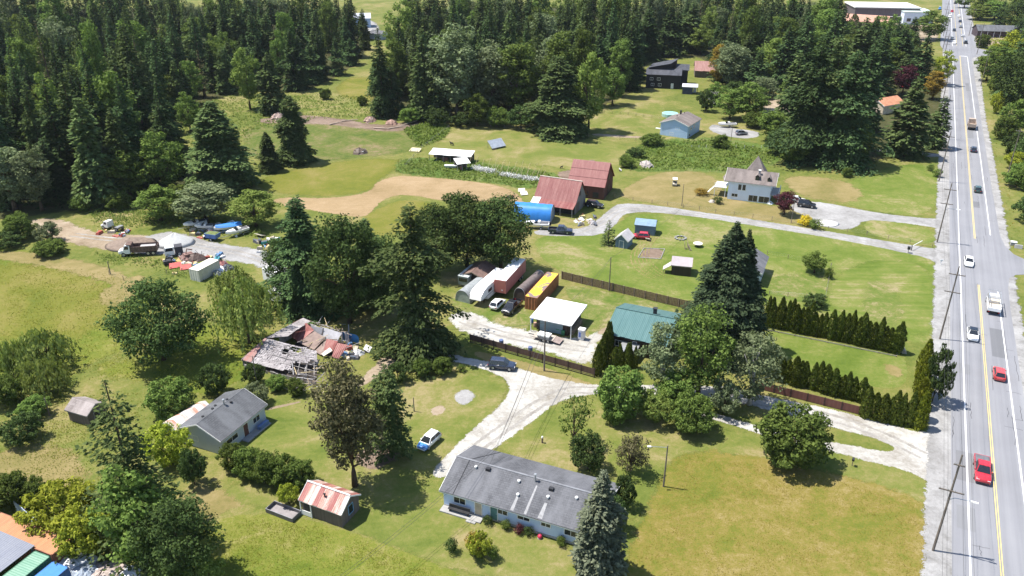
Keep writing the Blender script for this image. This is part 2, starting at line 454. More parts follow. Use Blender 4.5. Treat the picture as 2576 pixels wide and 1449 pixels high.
sheet('lawn', [(1370,1020),(1480,990),(1560,1040),(1800,1080),(1950,1100),(2120,1130),(2300,1180),(2350,1230),(2345,1290),(2280,1245),(2130,1200),(1950,1160),(1700,1125),(1640,1260),(1580,1330),(1480,1200),(1180,1115),(1280,1060)], M_LAWN, 1.5)
sheet('meadow', [(1700,1122),(1950,1158),(2130,1198),(2280,1243),(2330,1270),(2346,1320),(2343,1600),(1480,1600),(1590,1370),(1640,1260)], M_MEADOW, 2.2)
sheet('lawn', [(1345,590),(1500,590),(1560,560),(1590,535),(1760,545),(1900,565),(2100,597),(2280,632),(2360,655),(2362,740),(2362,862),(2260,860),(2100,800),(1930,760),(1735,772),(1560,728),(1415,690),(1350,640)], M_GREEN, 1.2)
sheet('dry_grass', [(1940,690),(2040,690),(2090,690),(2075,755),(1990,760),(1935,740)], M_YARD, 1.2)
sheet('mown_strip', [(2100,690),(2200,650),(2350,665),(2356,850),(2270,840),(2130,790),(2080,770)], M_STRIPE, 2.5)
sheet('dry_grass', [(2180,700),(2260,720),(2270,800),(2230,830),(2170,790)], M_YARD, 4)
sheet('lawn', [(1915,825),(2000,840),(2250,895),(2285,905),(2278,985),(2150,965),(1930,945),(1900,900)], M_GREEN, 0.7)
sheet('bare_patch', [(2215,910),(2265,925),(2272,950),(2240,945)], M_DRY, 1.2)
sheet('yard_grass', [(1410,712),(1560,740),(1730,778),(1730,850),(1640,860),(1530,845),(1500,880),(1470,820),(1440,760)], M_YARD, 1.0)
sheet('yard_grass', [(1130,740),(1200,740),(1330,770),(1340,830),(1270,830),(1150,790)], M_YARD, 1.5)
sheet('verge_grass', [(1190,880),(1300,905),(1400,935),(1495,965),(1500,985),(1420,965),(1300,935),(1200,900)], M_DRY, 0.8)
sheet('lawn', [(2100,470),(2200,430),(2290,410),(2364,420),(2362,545),(2200,535),(2060,490)], M_GREEN, 2.5)
sheet('lawn', [(2170,552),(2250,555),(2355,580),(2352,612),(2300,615),(2180,590)], M_GREEN, 0.8)
sheet('dry_grass', [(1545,490),(1650,430),(1790,430),(1830,500),(1950,520),(2000,520),(2030,560),(1980,562),(1800,540),(1600,505)], M_DRY, 2.0)
sheet('dry_grass', [(1960,440),(2120,450),(2180,490),(2130,515),(2000,490)], M_DRY, 4.0)
sheet('pasture', [(1110,345),(1180,310),(1330,330),(1500,350),(1590,370),(1600,420),(1550,470),(1430,420),(1180,400),(1090,390)], gm('lawn', scale=0.05, fine_amt=0.25), 3.0)
sheet('lawn', [(1480,300),(1520,270),(1640,255),(1680,270),(1660,330),(1700,350),(1900,350),(1900,375),(1700,372),(1560,345),(1480,335)], M_LAWN, 2.0)
sheet('rough_pasture', [(600,330),(700,300),(800,305),(1000,320),(1060,350),(1030,385),(900,395),(700,420),(640,400)], M_ROUGH, 5.0)
sheet('slash_ground', [(650,298),(760,288),(870,300),(960,318),(1060,300),(1050,320),(980,335),(860,315),(730,310),(650,310)], M_BROWN, 3.0)
sheet('clearing', [(460,262),(560,240),(700,250),(820,230),(950,240),(960,290),(800,290),(660,285),(560,275)], M_LAWN, 5.0)
sheet('clearing', [(830,235),(880,190),(950,200),(1040,160),(1050,240),(930,260)], M_OLIVE, 5.0)
sheet('knoll_grass', [(640,455),(740,425),(880,402),(1000,398),(1010,420),(950,452),(930,482),(830,495),(720,488),(650,475)], M_OLIVE, 3.0)
sheet('knoll_grass', [(1000,500),(1100,510),(1150,560),(950,600),(900,575),(920,540)], M_OLIVE, 2.0)
sheet('hay_field', [(684,502),(720,496),(820,499),(895,492),(938,478),(948,456),(1000,441),(1090,447),(1180,455),(1260,467),(1310,492),(1320,520),(1280,520),(1230,505),(1120,508),(1050,492),(995,490),(955,507),(925,545),(880,545),(780,528),(700,515)], M_HAY, 1.2)
sheet('track', [(60,552),(150,548),(230,585),(300,590),(390,592),(400,625),(290,632),(180,612),(110,590)], M_DIRT, 2.5)
sheet('weedy_ground', [(1560,390),(1640,350),(1800,345),(1960,370),(1980,400),(1880,440),(1760,430),(1640,432),(1580,430)], M_WEEDS, 4.0)
sheet('weedy_ground', [(1000,400),(1100,395),(1380,430),(1420,450),(1330,480),(1250,460),(1080,445),(990,435)], M_WEEDS, 3.5)
sheet('weedy_ground', [(1020,320),(1090,305),(1140,315),(1120,345),(1060,370)], M_WEEDS, 3.0)
sheet('needle_litter', [(880,1150),(940,1115),(1000,1120),(1010,1150),(930,1190)], M_BROWN, 1.6)
sheet('stone_patch', [(1138,1000),(1160,978),(1195,985),(1192,1010),(1160,1022)], M_GREY, 0.9)
sheet('stone_patch', [(1082,1030),(1110,1015),(1125,1030),(1105,1045),(1085,1045)], M_DIRT, 0.9)
sheet('garden_bed', [(1620,625),(1672,627),(1662,652),(1605,648)], M_BROWN, 0.25)
sheet('bare_patch', [(1400,430),(1460,428),(1470,455),(1410,452)], M_BROWN, 2.0)
sheet('bare_patch', [(1475,405),(1500,400),(1490,412)], M_BROWN, 1.5)
sheet('bare_patch', [(2080,340),(2000,330),(1940,330)], M_DRY, 1.5)

W1 = [(-160,565),(60,545),(190,528),(330,510),(440,485),(500,440),(470,385),(420,340),(430,320),(470,285),(520,258),(570,240),(600,225),(720,235),(780,225),(880,175),(930,120),(905,70),(862,30),(700,16),(300,20),(-200,30)]
W2 = [(935,285),(1040,300),(1150,300),(1290,300),(1360,315),(1470,315),(1500,272),(1560,248),(1608,222),(1618,165),(1645,150),(1740,138),(1795,160),(1830,195),(1900,205),(1985,205),(2090,195),(2120,110),(2095,30),(1900,18),(1300,18),(1010,25),(1040,110),(1000,190),(940,225)]
M_LITTER = ground_mat('forest litter', [(0.25, (0.030, 0.036, 0.012)), (0.5, (0.050, 0.052, 0.018)), (0.75, (0.085, 0.075, 0.035))], fade=True, scale=0.1)
sheet('forest_floor', W1, M_LITTER, 4.0)
sheet('forest_floor', W2, M_LITTER, 4.0)
sheet('forest_floor', [(1990,420),(2060,400),(2200,412),(2230,380),(2330,398),(2370,380),(2370,150),(2280,120),(2100,110),(2000,200),(1980,320)], M_LITTER, 4.0)
for k in range(6):
    sheet('mower_track', ribbon_poly([(1625+k*7,590),(1590+k*8,625),(1585+k*10,660),(1612+k*12,690),(1650+k*12,705)], .13), M_DRY, .18, .3, 2, True)
# --- gravel drives
sheet('driveway', [(2400,1045),(2365,1062),(2330,1094),(2230,1066),(2080,1027),(1940,1000),(1780,965),(1500,972),(1400,955),(1330,935),(1300,925),(1200,905),(1120,888),(1010,885),(1005,900),(1120,905),(1210,925),(1270,950),(1285,980),(1260,1020),(1200,1070),(1130,1140),(1080,1190),(1115,1205),(1160,1175),(1250,1125),(1340,1060),(1400,1010),(1480,992),(1560,990),(1780,1000),(1860,1012),(1950,1035),(2070,1068),(2150,1090),(2225,1110),(2255,1128),(2240,1138),(2150,1122),(2080,1110),(1950,1085),(1850,1055),(1780,1035),(1700,1020),(1700,1032),(1780,1052),(1860,1075),(1950,1105),(2090,1135),(2200,1165),(2290,1185),(2340,1215),(2358,1250),(2372,1290),(2400,1290)], M_GRAVEL, 0.8, 0.5, 1)
sheet('track', [(1010,882),(960,900),(920,945),(890,970),(905,975),(950,950),(985,920),(1020,905)], M_DIRT, 1.0)
sheet('gravel_yard', [(1130,790),(1190,782),(1250,820),(1340,832),(1400,850),(1470,850),(1510,830),(1520,845),(1495,875),(1493,925),(1380,885),(1250,862),(1190,845),(1140,820)], M_GRAVEL, 2.2)
sheet('track', [(1500,835),(1530,820),(1545,822),(1512,845)], M_DIRT, 0.6)
sheet('driveway', [(2400,610),(2365,628),(2300,618),(2100,585),(1900,553),(1760,533),(1640,515),(1560,511),(1535,525),(1510,548),(1470,575),(1400,578),(1340,580),(1350,592),(1440,594),(1510,592),(1545,570),(1562,545),(1580,535),(1640,533),(1760,546),(1900,568),(2100,600),(2260,632),(2330,648),(2370,668),(2400,690)], M_GREY, 0.7, 0.5, 1)
sheet('driveway', [(2400,545),(2368,552),(2250,542),(2150,525),(2080,510),(2000,505),(1985,525),(2030,545),(2060,565),(2110,578),(2150,575),(2175,552),(2250,558),(2340,570),(2370,578),(2400,590)], M_GREY, 0.8, 0.5, 1)
sheet('white_gravel_patch', [(2060,555),(2090,552),(2102,565),(2075,570)], gm('gravel', scale=0.5), 0.5)
sheet('scrap_yard_ground', [(375,592),(420,582),(470,590),(540,612),(640,625),(700,640),(735,700),(700,695),(650,668),(560,652),(480,648),(420,640),(340,640),(300,620)], M_GREY, 1.8)
sheet('parking_pad', [(1790,310),(1830,322),(1910,330),(1912,345),(1860,350),(1780,330)], M_GREY, 0.9)
sheet('driveway', [(1770,232),(1800,222),(1815,240),(1805,262),(1790,262)], M_GREY, 1.2)
sheet('driveway', [(1490,335),(1560,340),(1640,345),(1640,350),(1560,346),(1490,341)], M_DIRT, 0.8)
sheet('driveway', [(2205,375),(2290,383),(2380,388),(2380,396),(2290,392),(2205,382)], M_GREY, 0.9)
sheet('garden_terrace', [(1900,262),(1960,240),(2010,255),(2000,290),(1930,300)], M_DIRT, 2.0)
sheet('school_yard', [(2160,50),(2360,60),(2360,110),(2300,100),(2180,80)], M_DIRT, 5.0)
sheet('lawn', [(2160,85),(2280,85),(2290,110),(2170,105)], M_LAWN, 5.0)
sheet('side_lot', [(2440,88),(2540,92),(2530,118),(2445,112)], M_DIRT, 4.0)
sheet('yard', [(880,45),(940,50),(960,80),(910,85)], M_GREY, 4.0)
sheet('path', [(665,1028),(760,1008),(762,1012),(668,1034)], M_DIRT, 0.3)

def ruts(pts, mat, gap=.85, w=.28):
    c = [Vector(G(*p)) for p in pts]
    for sd_ in (-1, 1):
        q = []
        for i, p in enumerate(c):
            d = (c[min(i+1, len(c)-1)] - c[max(i-1, 0)]).normalized(); q.append(tuple(p + Vector((-d.y, d.x)) * gap * sd_))
        sheet('wheel_rut', ribbon_poly(q, w, True), mat, .45, .3, 2, True)
M_RUT = ground_mat('packed wheel rut', [(0.25, (0.19, 0.175, 0.155)), (0.5, (0.255, 0.24, 0.22)), (0.75, (0.34, 0.33, 0.31))], fade=True, scale=0.3, fine=1.6)
ruts([(1500,982),(1420,980),(1340,1025),(1250,1090),(1150,1165)], M_RUT)
ruts([(2330,1150),(2200,1085),(2080,1047),(1960,1018),(1830,1000)], M_RUT)
ruts([(2340,640),(2200,612),(2000,578),(1800,546),(1640,524),(1560,525),(1520,560),(1450,585)], M_RUT, .8, .22)
ruts([(1480,880),(1400,868),(1300,850),(1210,825),(1160,805)], M_RUT)
ruts([(700,670),(620,640),(520,620),(420,605),(300,605),(180,590)], M_RUT)
# ================================================================== ROAD
def asphalt(name, stops, ragged):
    t = NT(name); p = t.pos()
    q = t.mapping(p, rot=(0, 0, R(26.2)), scale=(1, 1, 1))
    lane = t.noise(1.0, 4, 0.65, t.mapping(q, scale=(0.9, 0.012, 1)))
    blot = t.noise(0.09, 5, 0.6, p); fine = t.noise(9, 3, 0.7, p)
    v = t.math('ADD', t.math('MULTIPLY', lane, 0.55), t.math('ADD', t.math('MULTIPLY', blot, 0.35), t.math('MULTIPLY', fine, 0.10)))
    c = t.ramp(v, stops)
    return t.done(t.principled(c, 0.85, 0, t.bump(fine, 0.2, 0.01), 0.25))
M_ASPH = asphalt('worn asphalt', [(0.30, (0.150, 0.152, 0.165)), (0.50, (0.195, 0.197, 0.212)), (0.68, (0.235, 0.237, 0.25))], False)
L0, L1 = -70.0, 1500.0
verge = sheet('gravel_verge', [RP(-5.4,L0),RP(-5.0,60),RP(-4.9,180),RP(-4.6,420),RP(-6,700),RP(13.5,700),RP(12,420),RP(10.2,250),RP(10.6,150),RP(10.2,60),RP(10.5,L0)], gm('grey', scale=0.2, fine_amt=0.35), 0.9, 0.6, 0, True)
rz = _pz[0] * 0.004 + 0.008; print('sheet levels', _pz[0])
rd = MB()
def rquad(mb, s0, s1, l0, l1, z, h=0.0):
    a, b, c, d = RP(s0, l0), RP(s1, l0), RP(s1, l1), RP(s0, l1)
    mb.add([(*a, z), (*b, z), (*c, z), (*d, z)], [(0, 1, 2, 3)])
edge = [(-2.0, 8.5)]
rd.prism([RP(-2.0, L0), RP(8.6, L0), RP(8.6, 80), RP(8.8, 91), RP(9.3, 96.5), RP(10.6, 99), RP(13, 100.4), RP(40, 101.5), RP(40, 108), RP(13.5, 108.8), RP(11.0, 111.5), RP(9.5, 116), RP(8.8, 123), RP(8.6, 160), RP(8.6, 385), RP(10.5, 393), RP(17, 398), RP(32, 402), RP(32, 415), RP(16, 418), RP(11.5, 424), RP(11.2, L1), RP(-6.0, L1), RP(-6.0, 425), RP(-2.0, 385)], -0.3, rz)
ro = rd.build('road', M_ASPH); ro['kind'] = 'structure'
rp = random.Random(9)
for k in range(9):
    l0 = rp.uniform(-20, 330); s0 = rp.choice((-1.4, .3, 3.7, 4.6)); m = MB(); rquad(m, s0, s0 + rp.uniform(1.0, 2.6), l0, l0 + rp.uniform(3, 14), rz + 0.003)
    o = m.build('asphalt_patch', asphalt('patched asphalt %d' % (k % 3), [(0.3, (.115 + .02*(k % 3), .117 + .02*(k % 3), .125 + .02*(k % 3))), (0.7, (.16 + .02*(k % 3), .162 + .02*(k % 3), .172 + .02*(k % 3)))], False)); o['kind'] = 'structure'
cr = MB()
for k in range(60):
    l0 = rp.uniform(-40, 300); s0 = rp.uniform(-1.8, 8.2); ln = rp.uniform(1.5, 9); along = rp.random() < .6
    pts = [(s0 + (rp.uniform(-.12, .12) if along else ln * .35 * q / 5), l0 + (ln * q / 5 if along else rp.uniform(-.15, .15))) for q in range(6)]
    for (a0, b0), (a1, b1) in zip(pts[:-1], pts[1:]):
        if not (-1.9 < a0 < 8.3 and -1.9 < a1 < 8.3): continue
        w = .035; d_ = Vector((a1 - a0, b1 - b0)).normalized() * w; e_ = (-d_.y, d_.x)
        cr.add([(*RP(a0 - e_[0], b0 - e_[1]), rz + .0042), (*RP(a0 + e_[0], b0 + e_[1]), rz + .0042), (*RP(a1 + e_[0], b1 + e_[1]), rz + .0042), (*RP(a1 - e_[0], b1 - e_[1]), rz + .0042)], [(0, 3, 2, 1)])
cro = cr.build('sealed_cracks', plain('crack sealant', (.06, .06, .065), .7)); cro['kind'] = 'structure'
M_WLINE = plain('white road paint', (0.62, 0.62, 0.62), 0.7, 0.12, 3.0)
M_YLINE = plain('yellow road paint', (0.56, 0.44, 0.16), 0.7, 0.15, 3.0)
def line(name, s, w, segs, mat):
    m = MB()
    for l0, l1 in segs: rquad(m, s - w/2, s + w/2, l0, l1, rz + 0.005)
    o = m.build(name, mat); o['kind'] = 'structure'; return o
line('edge_line', 0.0, 0.22, [(L0, 392), (424, 900)], M_WLINE)
line('edge_line', 6.75, 0.20, [(L0, 88), (122, 390), (426, 900)], M_WLINE)
cl = MB()
for s in (3.22, 3.48):
    for l0, l1 in ((L0, 90), (118, 392)): rquad(cl, s - 0.055, s + 0.055, l0, l1, rz + 0.005)
for s in (2.2, 5.2):
    rquad(cl, s - 0.065, s + 0.065, 426, 900, rz + 0.005)
clo = cl.build('centre_line', M_YLINE); clo['kind'] = 'structure'
sl = MB(); rquad(sl, 3.6, 6.7, 391.2, 392.2, rz + 0.005)
slo = sl.build('stop_line', M_WLINE); slo['kind'] = 'structure'
# ================================================================== TREES
F_FIR = foliage('fir needles', (0.020, 0.038, 0.016), (0.058, 0.088, 0.032), 0.008, 0.15, 0.4)
F_FIRG = foliage('green conifer needles', (0.030, 0.050, 0.018), (0.084, 0.108, 0.038), 0.008, 0.18, 0.35)
F_SPRUCE = foliage('spruce needles', (0.017, 0.028, 0.016), (0.046, 0.062, 0.030), 0.006, 0.12, 0.2)
F_BLUE = foliage('grey spruce needles', (0.045, 0.056, 0.036), (0.120, 0.132, 0.085), 0.006, 0.15, 0.2)
F_BROAD = foliage('broad leaves', (0.040, 0.066, 0.015), (0.112, 0.150, 0.036), 0.012, 0.28, 0.45)
F_DARKB = foliage('dark broad leaves', (0.024, 0.042, 0.015), (0.064, 0.092, 0.028), 0.008, 0.25, 0.3)
F_LIGHT = foliage('light leaves', (0.066, 0.098, 0.020), (0.155, 0.190, 0.050), 0.01, 0.33, 0.3)
F_YELLOW = foliage('yellow green leaves', (0.120, 0.150, 0.016), (0.270, 0.290, 0.042), 0.01, 0.35, 0.25)
F_PALE = foliage('pale grey green leaves', (0.062, 0.082, 0.038), (0.145, 0.168, 0.088), 0.01, 0.28, 0.25)
F_BROWN = foliage('browned needles', (0.046, 0.048, 0.022), (0.118, 0.108, 0.055), 0.01, 0.2, 0.2)
F_PURPLE = foliage('plum leaves', (0.030, 0.010, 0.014), (0.085, 0.030, 0.036), 0.01, 0.25, 0.2)
F_CEDAR = foliage('hedge cedar', (0.035, 0.054, 0.010), (0.110, 0.125, 0.024), 0.008, 0.15, 0.2)
F_GOLD = foliage('golden cedar', (0.065, 0.080, 0.008), (0.150, 0.155, 0.020), 0.008, 0.2, 0.2)
F_WILLOW = foliage('willow leaves', (0.090, 0.120, 0.028), (0.205, 0.230, 0.066), 0.008, 0.33, 0.2)
F_ORANGE = foliage('bronze leaves', (0.12, 0.085, 0.016), (0.24, 0.165, 0.035), 0.01, 0.3, 0.2)
F_FLOWER = foliage('yellow blossom', (0.28, 0.22, 0.012), (0.55, 0.45, 0.03), 0.01, 0.2, 0.2)

def unit(v): return v / np.maximum(np.linalg.norm(v, axis=1, keepdims=True), 1e-9)
def cards(C, Dv, Nv, ln, wd, rng, shape='leaf'):
    """leaf-shaped faces: centre, long direction, rough normal, length, width"""
    Dv = unit(Dv); S = unit(np.cross(Dv, Nv)); ln = ln[:, None]; wd = wd[:, None]
    if shape == 'leaf':
        a = C - Dv * ln * .5; b = C + S * wd * .5 + Dv * ln * .05; c = C + Dv * ln * .5; d = C - S * wd * .5 + Dv * ln * .05
    else:
        a = C - Dv * ln * .5 - S * wd * .35; b = C - Dv * ln * .5 + S * wd * .35; c = C + Dv * ln * .5 + S * wd * .5; d = C + Dv * ln * .5 - S * wd * .5
    V = np.stack([a, b, c, d], 1).reshape(-1, 3)
    Q = np.arange(len(C) * 4).reshape(-1, 4)
    return V, Q
def crown_mesh(name, parts, mat, rng):
    Vs, Qs, n = [], [], 0
    for V, Q in parts: Vs.append(V); Qs.append(Q + n); n += len(V)
    V = np.concatenate(Vs); Q = np.concatenate(Qs)
    return np_mesh(name, V, Q, mat, rng.beta(1.6, 1.8, len(Q)))

def trunk_mesh(name, h, r, mat=BARK, lean=0.0, limbs=(), n=7):
    m = MB(); pts, rr = [], []
    for k in range(7):
        t = k / 6; pts.append((lean * t * t, 0.1 * math.sin(t * 5) * r, h * t)); rr.append(r * (1.25 if k == 0 else 1) * (1 - 0.9 * t) + 0.02)
    m.tube(pts, rr, n)
    for p, q, r0, r1 in limbs:
        mid = (Vector(p) + Vector(q)) / 2 + Vector((0, 0, 0.08 * (Vector(q) - Vector(p)).length))
        m.tube([p, mid, q], [r0, (r0 + r1) / 2, r1], 5)
    return m.mesh(name, mat, True)

def conifer(seed, h=24., Rr=4., mat=None, dens=1.0, droop=0.25, base=0.05, power=0.85, leaf=0.85, gaps=0.0, ragged=0.35, clump=0.0):
    rng = np.random.default_rng(seed)
    C, Dd, Nn, ln = [], [], [], []
    z = base * h
    while z < h * 0.985:
        t = (z - base * h) / (h * (1 - base))
        r0 = Rr * (1 - t) ** power + 0.12
        if t < 0.10: r0 *= 0.72 + 2.8 * t
        nb = max(3, int((4.2 + 2.0 * r0) * dens))
        az0 = rng.uniform(0, 6.28)
        sector = 1 + ragged * mnoise.noise((seed * 3.1, z * 0.45, 0.3))
        for b in range(nb):
            if rng.uniform() < gaps: continue
            az = az0 + 6.283 * b / nb + rng.normal(0, .25)
            r = r0 * sector * rng.uniform(0.72, 1.12) * (1 + ragged * 0.8 * mnoise.noise((math.cos(az) * 1.3 + seed, math.sin(az) * 1.3, z * 0.22)))
            dr = droop * (1.25 - 1.5 * t) + rng.normal(0, .06)
            k = max(2, int(1.5 + r * 2.6 / leaf * dens))
            s = np.sqrt(rng.uniform(0.02, 1.0, k))
            if clump: s = np.clip(0.62 + 0.38 * s + rng.normal(0, .05, k), 0, 1)
            out = np.array([math.cos(az), math.sin(az), 0]); side = np.array([-out[1], out[0], 0])
            lat = rng.normal(0, 1, k) * (0.16 * r * (1.25 - s) + 0.10)
            cz = z - dr * r * s ** 1.5 + 0.10 * r * s * (1 - s) + rng.normal(0, .10, k)
            c = out * (r * s)[:, None] + side * lat[:, None]; c[:, 2] = cz
            d = out[None] * rng.uniform(.6, 1.0, k)[:, None] + side[None] * (rng.normal(0, .55, k) + np.sign(lat) * .3)[:, None]
            d[:, 2] = -dr * 1.2 * s - 0.12 + rng.normal(0, .22, k)
            nn = np.tile(np.array([0, 0, 1.]), (k, 1)) + rng.normal(0, .42, (k, 3))
            C.append(c); Dd.append(d); Nn.append(nn); ln.append(leaf * rng.uniform(.7, 1.3, k) * min(1, .55 + .5 * r0 / 2))
        z += rng.uniform(.24, .42) * (0.8 + leaf * .35) / max(.7, dens ** .5)
    C = np.concatenate(C); Dd = np.concatenate(Dd); Nn = np.concatenate(Nn); ln = np.concatenate(ln)
    V, Q = cards(C, Dd, Nn, ln, ln * rng.uniform(.42, .7, len(ln)), rng)
    me = crown_mesh('crown', [(V, Q)], mat, rng)
    return dict(h=h, w=Rr * 2, crown=me, trunk=trunk_mesh('trunk', h * .96, h * .014 + .04))

def broad(seed, h=15., w=12., mat=None, base=0.14, nclump=90, per=85, leaf=.42, shape=(1., 1.), clump_r=None, trunk_r=None, sparse=0.0, limbs=7, inner=0.35, barkm=BARK, upbias=.5, top_pow=1.0):
    """crown of many leaf clumps spread through an uneven volume"""
    rng = np.random.default_rng(seed)
    hz = h * (1 - base) / 2; cz = h * base + hz
    cr = clump_r or 0.13 * (w + h * .5) * .5
    cs = []
    tries = 0
    while len(cs) < nclump and tries < 9000:
        tries += 1
        v = rng.normal(0, 1, 3); v /= np.linalg.norm(v)
        q = inner + (1 - inner) * rng.uniform() ** .45
        bump = 1 + 0.30 * mnoise.noise((v[0] * 1.7 + seed * 1.3, v[1] * 1.7, v[2] * 1.7 + 4))
        zt = v[2]
        wr = (w / 2 - cr * .6) * bump * (1.0 if zt < 0 else (1 - zt ** 2 * 0.15) ** top_pow)
        if zt < -0.55: wr *= 0.92
        p = np.array([v[0] * wr * q, v[1] * wr * q, cz + zt * (hz - cr * .5) * q * (bump if zt > 0 else 1)])
        if shape[0] != 1: p[:2] *= 1 + (shape[0] - 1) * (p[2] - h * base) / (h * (1 - base))
        if sparse and rng.uniform() < sparse: continue
        cs.append(p)
    parts = []
    for p in cs:
        k = max(8, int(per * rng.uniform(.6, 1.3))); r = cr * rng.uniform(.7, 1.3)
        v = unit(rng.normal(0, 1, (k, 3))); q = rng.uniform(.25, 1, k) ** .5
        c = p + v * (q * r)[:, None] * np.array([1.1, 1.1, .78])
        nn = v * .8 + np.array([0, 0, upbias]) + rng.normal(0, .45, (k, 3))
        d = np.cross(nn, rng.normal(0, 1, (k, 3))); d[:, 2] -= .25
        l = leaf * rng.uniform(.45, 1.55, k)
        parts.append(cards(c, d, nn, l, l * rng.uniform(.55, .85, k), rng))
    tr = trunk_r or h * .018 + .05
    lb = []
    for k in range(limbs):
        q = cs[rng.integers(len(cs))]; s = rng.uniform(.75, 1.0)
        lb.append(((0, 0, h * rng.uniform(base * .8 + .04, base + .25)), (q[0]*s, q[1]*s, max(h * base + .3, q[2]*s)), tr * .5, tr * .12))
    return dict(h=h, w=w, crown=crown_mesh('crown', parts, mat, rng), trunk=trunk_mesh('trunk', h * .7, tr, barkm, 0, lb))

def willow(seed, h=15., w=13., mat=None, nl=7):
    rng = np.random.default_rng(seed); parts = []
    lobes = [(0, 0, h, w * .30)]
    for k in range(nl):
        a = 6.283 * k / nl + rng.uniform(-.3, .3); q = rng.uniform(.22, .34) * w
        lobes.append((math.cos(a) * q, math.sin(a) * q, h * rng.uniform(.55, .9), w * rng.uniform(.17, .25)))
    for lx, ly, lh, lw in lobes:
        for k in range(int(14 * lw / w * 26 / 3)):
            az = rng.uniform(0, 6.283); q = rng.uniform(.05, 1) ** .6
            r = lw * q; z0 = lh * (1 - .22 * q ** 2) * rng.uniform(.9, 1.0); L = rng.uniform(.40, .88) * z0 * (0.45 + .55 * q)
            m = int(7 + L * 5.5); s = np.linspace(0, 1, m)
            c = np.zeros((m, 3)); c[:, 0] = lx + math.cos(az) * (r + .7 * s * q); c[:, 1] = ly + math.sin(az) * (r + .7 * s * q); c[:, 2] = z0 - L * s ** 1.15
            c += rng.normal(0, .20, (m, 3))
            d = np.tile(np.array([math.cos(az) * .3, math.sin(az) * .3, -1.]), (m, 1)) + rng.normal(0, .28, (m, 3))
            nn = np.tile(np.array([math.cos(az), math.sin(az), .9]), (m, 1)) + rng.normal(0, .5, (m, 3))
            l = rng.uniform(.40, .8, m); parts.append(cards(c, d, nn, l, l * .5, rng))
    lb = [((0, 0, h * .25), (x * .8, y * .8, z * .8), .28, .06) for x, y, z, _ in lobes[1:]]
    return dict(h=h, w=w, crown=crown_mesh('crown', parts, mat, rng), trunk=trunk_mesh('trunk', h * .8, .42, BARK, 0, lb))

def columnar(seed, h=5., w=1.5, mat=None, dens=1.0):
    rng = np.random.default_rng(seed); k = int(1500 * dens * (h / 5))
    t = rng.uniform(0.0, 1, k) ** 1.05; az = rng.uniform(0, 6.283, k)
    prof = np.minimum(1, (1 - t) * 2.1 + .06) ** .8 * np.minimum(1, .8 + t * 1.5)
    lump = 1 + .2 * np.sin(az * 4 + t * 9 + seed) * np.cos(t * 17 + seed)
    r = w / 2 * prof * lump * rng.uniform(.72, 1.05, k)
    c = np.c_[np.cos(az) * r, np.sin(az) * r, t * h]
    nn = np.c_[np.cos(az), np.sin(az), np.full(k, .25)] + rng.normal(0, .35, (k, 3))
    d = np.c_[np.cos(az) * .3, np.sin(az) * .3, np.ones(k)] + rng.normal(0, .25, (k, 3))
    l = rng.uniform(.22, .42, k)
    V, Q = cards(c, d, nn, l, l * .55, rng)
    return dict(h=h, w=w, crown=crown_mesh('crown', [(V, Q)], mat, rng), trunk=trunk_mesh('trunk', h * .8, .09))

LIB = {}
def remat(src, mat):
    d = dict(src); me = src['crown'].copy(); me.materials[0] = mat; d['crown'] = me; return d
LIB['fir'] = [conifer(100 + i, 26, 3.4 + .25 * i, F_FIR, 1.0, .26 + .05 * i, .05, .80 + .06 * (i % 3), .8, 0.05 + .02 * i, .7) for i in range(7)]
LIB['firg'] = [conifer(120 + i, 24, 4.4, F_FIRG, 1.0, .38, .04, .75, .95, 0.05, .5) for i in range(3)]
LIB['spruce'] = [conifer(140, 25, 7.2, F_SPRUCE, 1.7, .34, .02, .78, .55, 0.05, .55)]
LIB['grey_spruce'] = [conifer(150, 15, 4.2, F_BLUE, 1.35, .12, .02, .72, .55, 0.04, .35)]
LIB['hemlock'] = [conifer(160, 27, 7.0, F_FIRG, 1.15, .40, .015, .62, .66, 0.24, 1.2), conifer(161, 27, 7.0, F_FIR, 1.25, .36, .015, .66, .66, 0.15, 1.1)]
LIB['deodar'] = [conifer(165, 21, 6.6, F_FIRG, 0.85, .06, .03, .95, .6, .30, .9)]
LIB['cone_dense'] = [conifer(170 + i, 20, 4.6, F_FIRG, 1.6, .3, .01, .6, .55, 0.04, .55) for i in range(2)]
LIB['pine'] = [broad(180, 20, 10.5, F_BROWN, .13, 105, 125, .40, limbs=16, clump_r=1.3, inner=.15, top_pow=2.0)]
LIB['pineg'] = [conifer(182, 16, 4.3, F_FIRG, 1.3, .22, .06, .72, .5, .18, 1.0)]
LIB['dead'] = [conifer(186, 24, 2.6, F_BROWN, .55, .3, .1, .8, .7, .45, 1.0)]
LIB['small_fir'] = [conifer(190, 6, 1.4, F_FIRG, 1.0, .1, .02, .9, .45, 0.1, .5)]
LIB['broad'] = [broad(200 + i, 17, 11, F_BROAD, .12, 85, 80, .52) for i in range(4)]
LIB['broadt'] = [broad(210 + i, 26, 11, F_BROAD, .10, 110, 75, .62, inner=.3) for i in range(3)]
LIB['paleT'] = [broad(214 + i, 28, 12, F_PALE, .12, 110, 75, .62, inner=.3) for i in range(2)]
LIB['maple'] = [broad(220 + i, 20, 16, F_DARKB, .08, 150, 95, .48, inner=.35) for i in range(2)]
LIB['walnut'] = [broad(225, 16, 16.5, F_DARKB, .06, 150, 95, .44, inner=.35)]
LIB['birch'] = [broad(230 + i, 17, 9.5, F_PALE, .12, 75, 80, .40, sparse=.15, barkm=bark('birch bark', (0.4, 0.38, 0.35))) for i in range(2)]
LIB['birchg'] = [broad(234, 17, 9.5, F_BROAD, .10, 80, 80, .40, sparse=.1)]
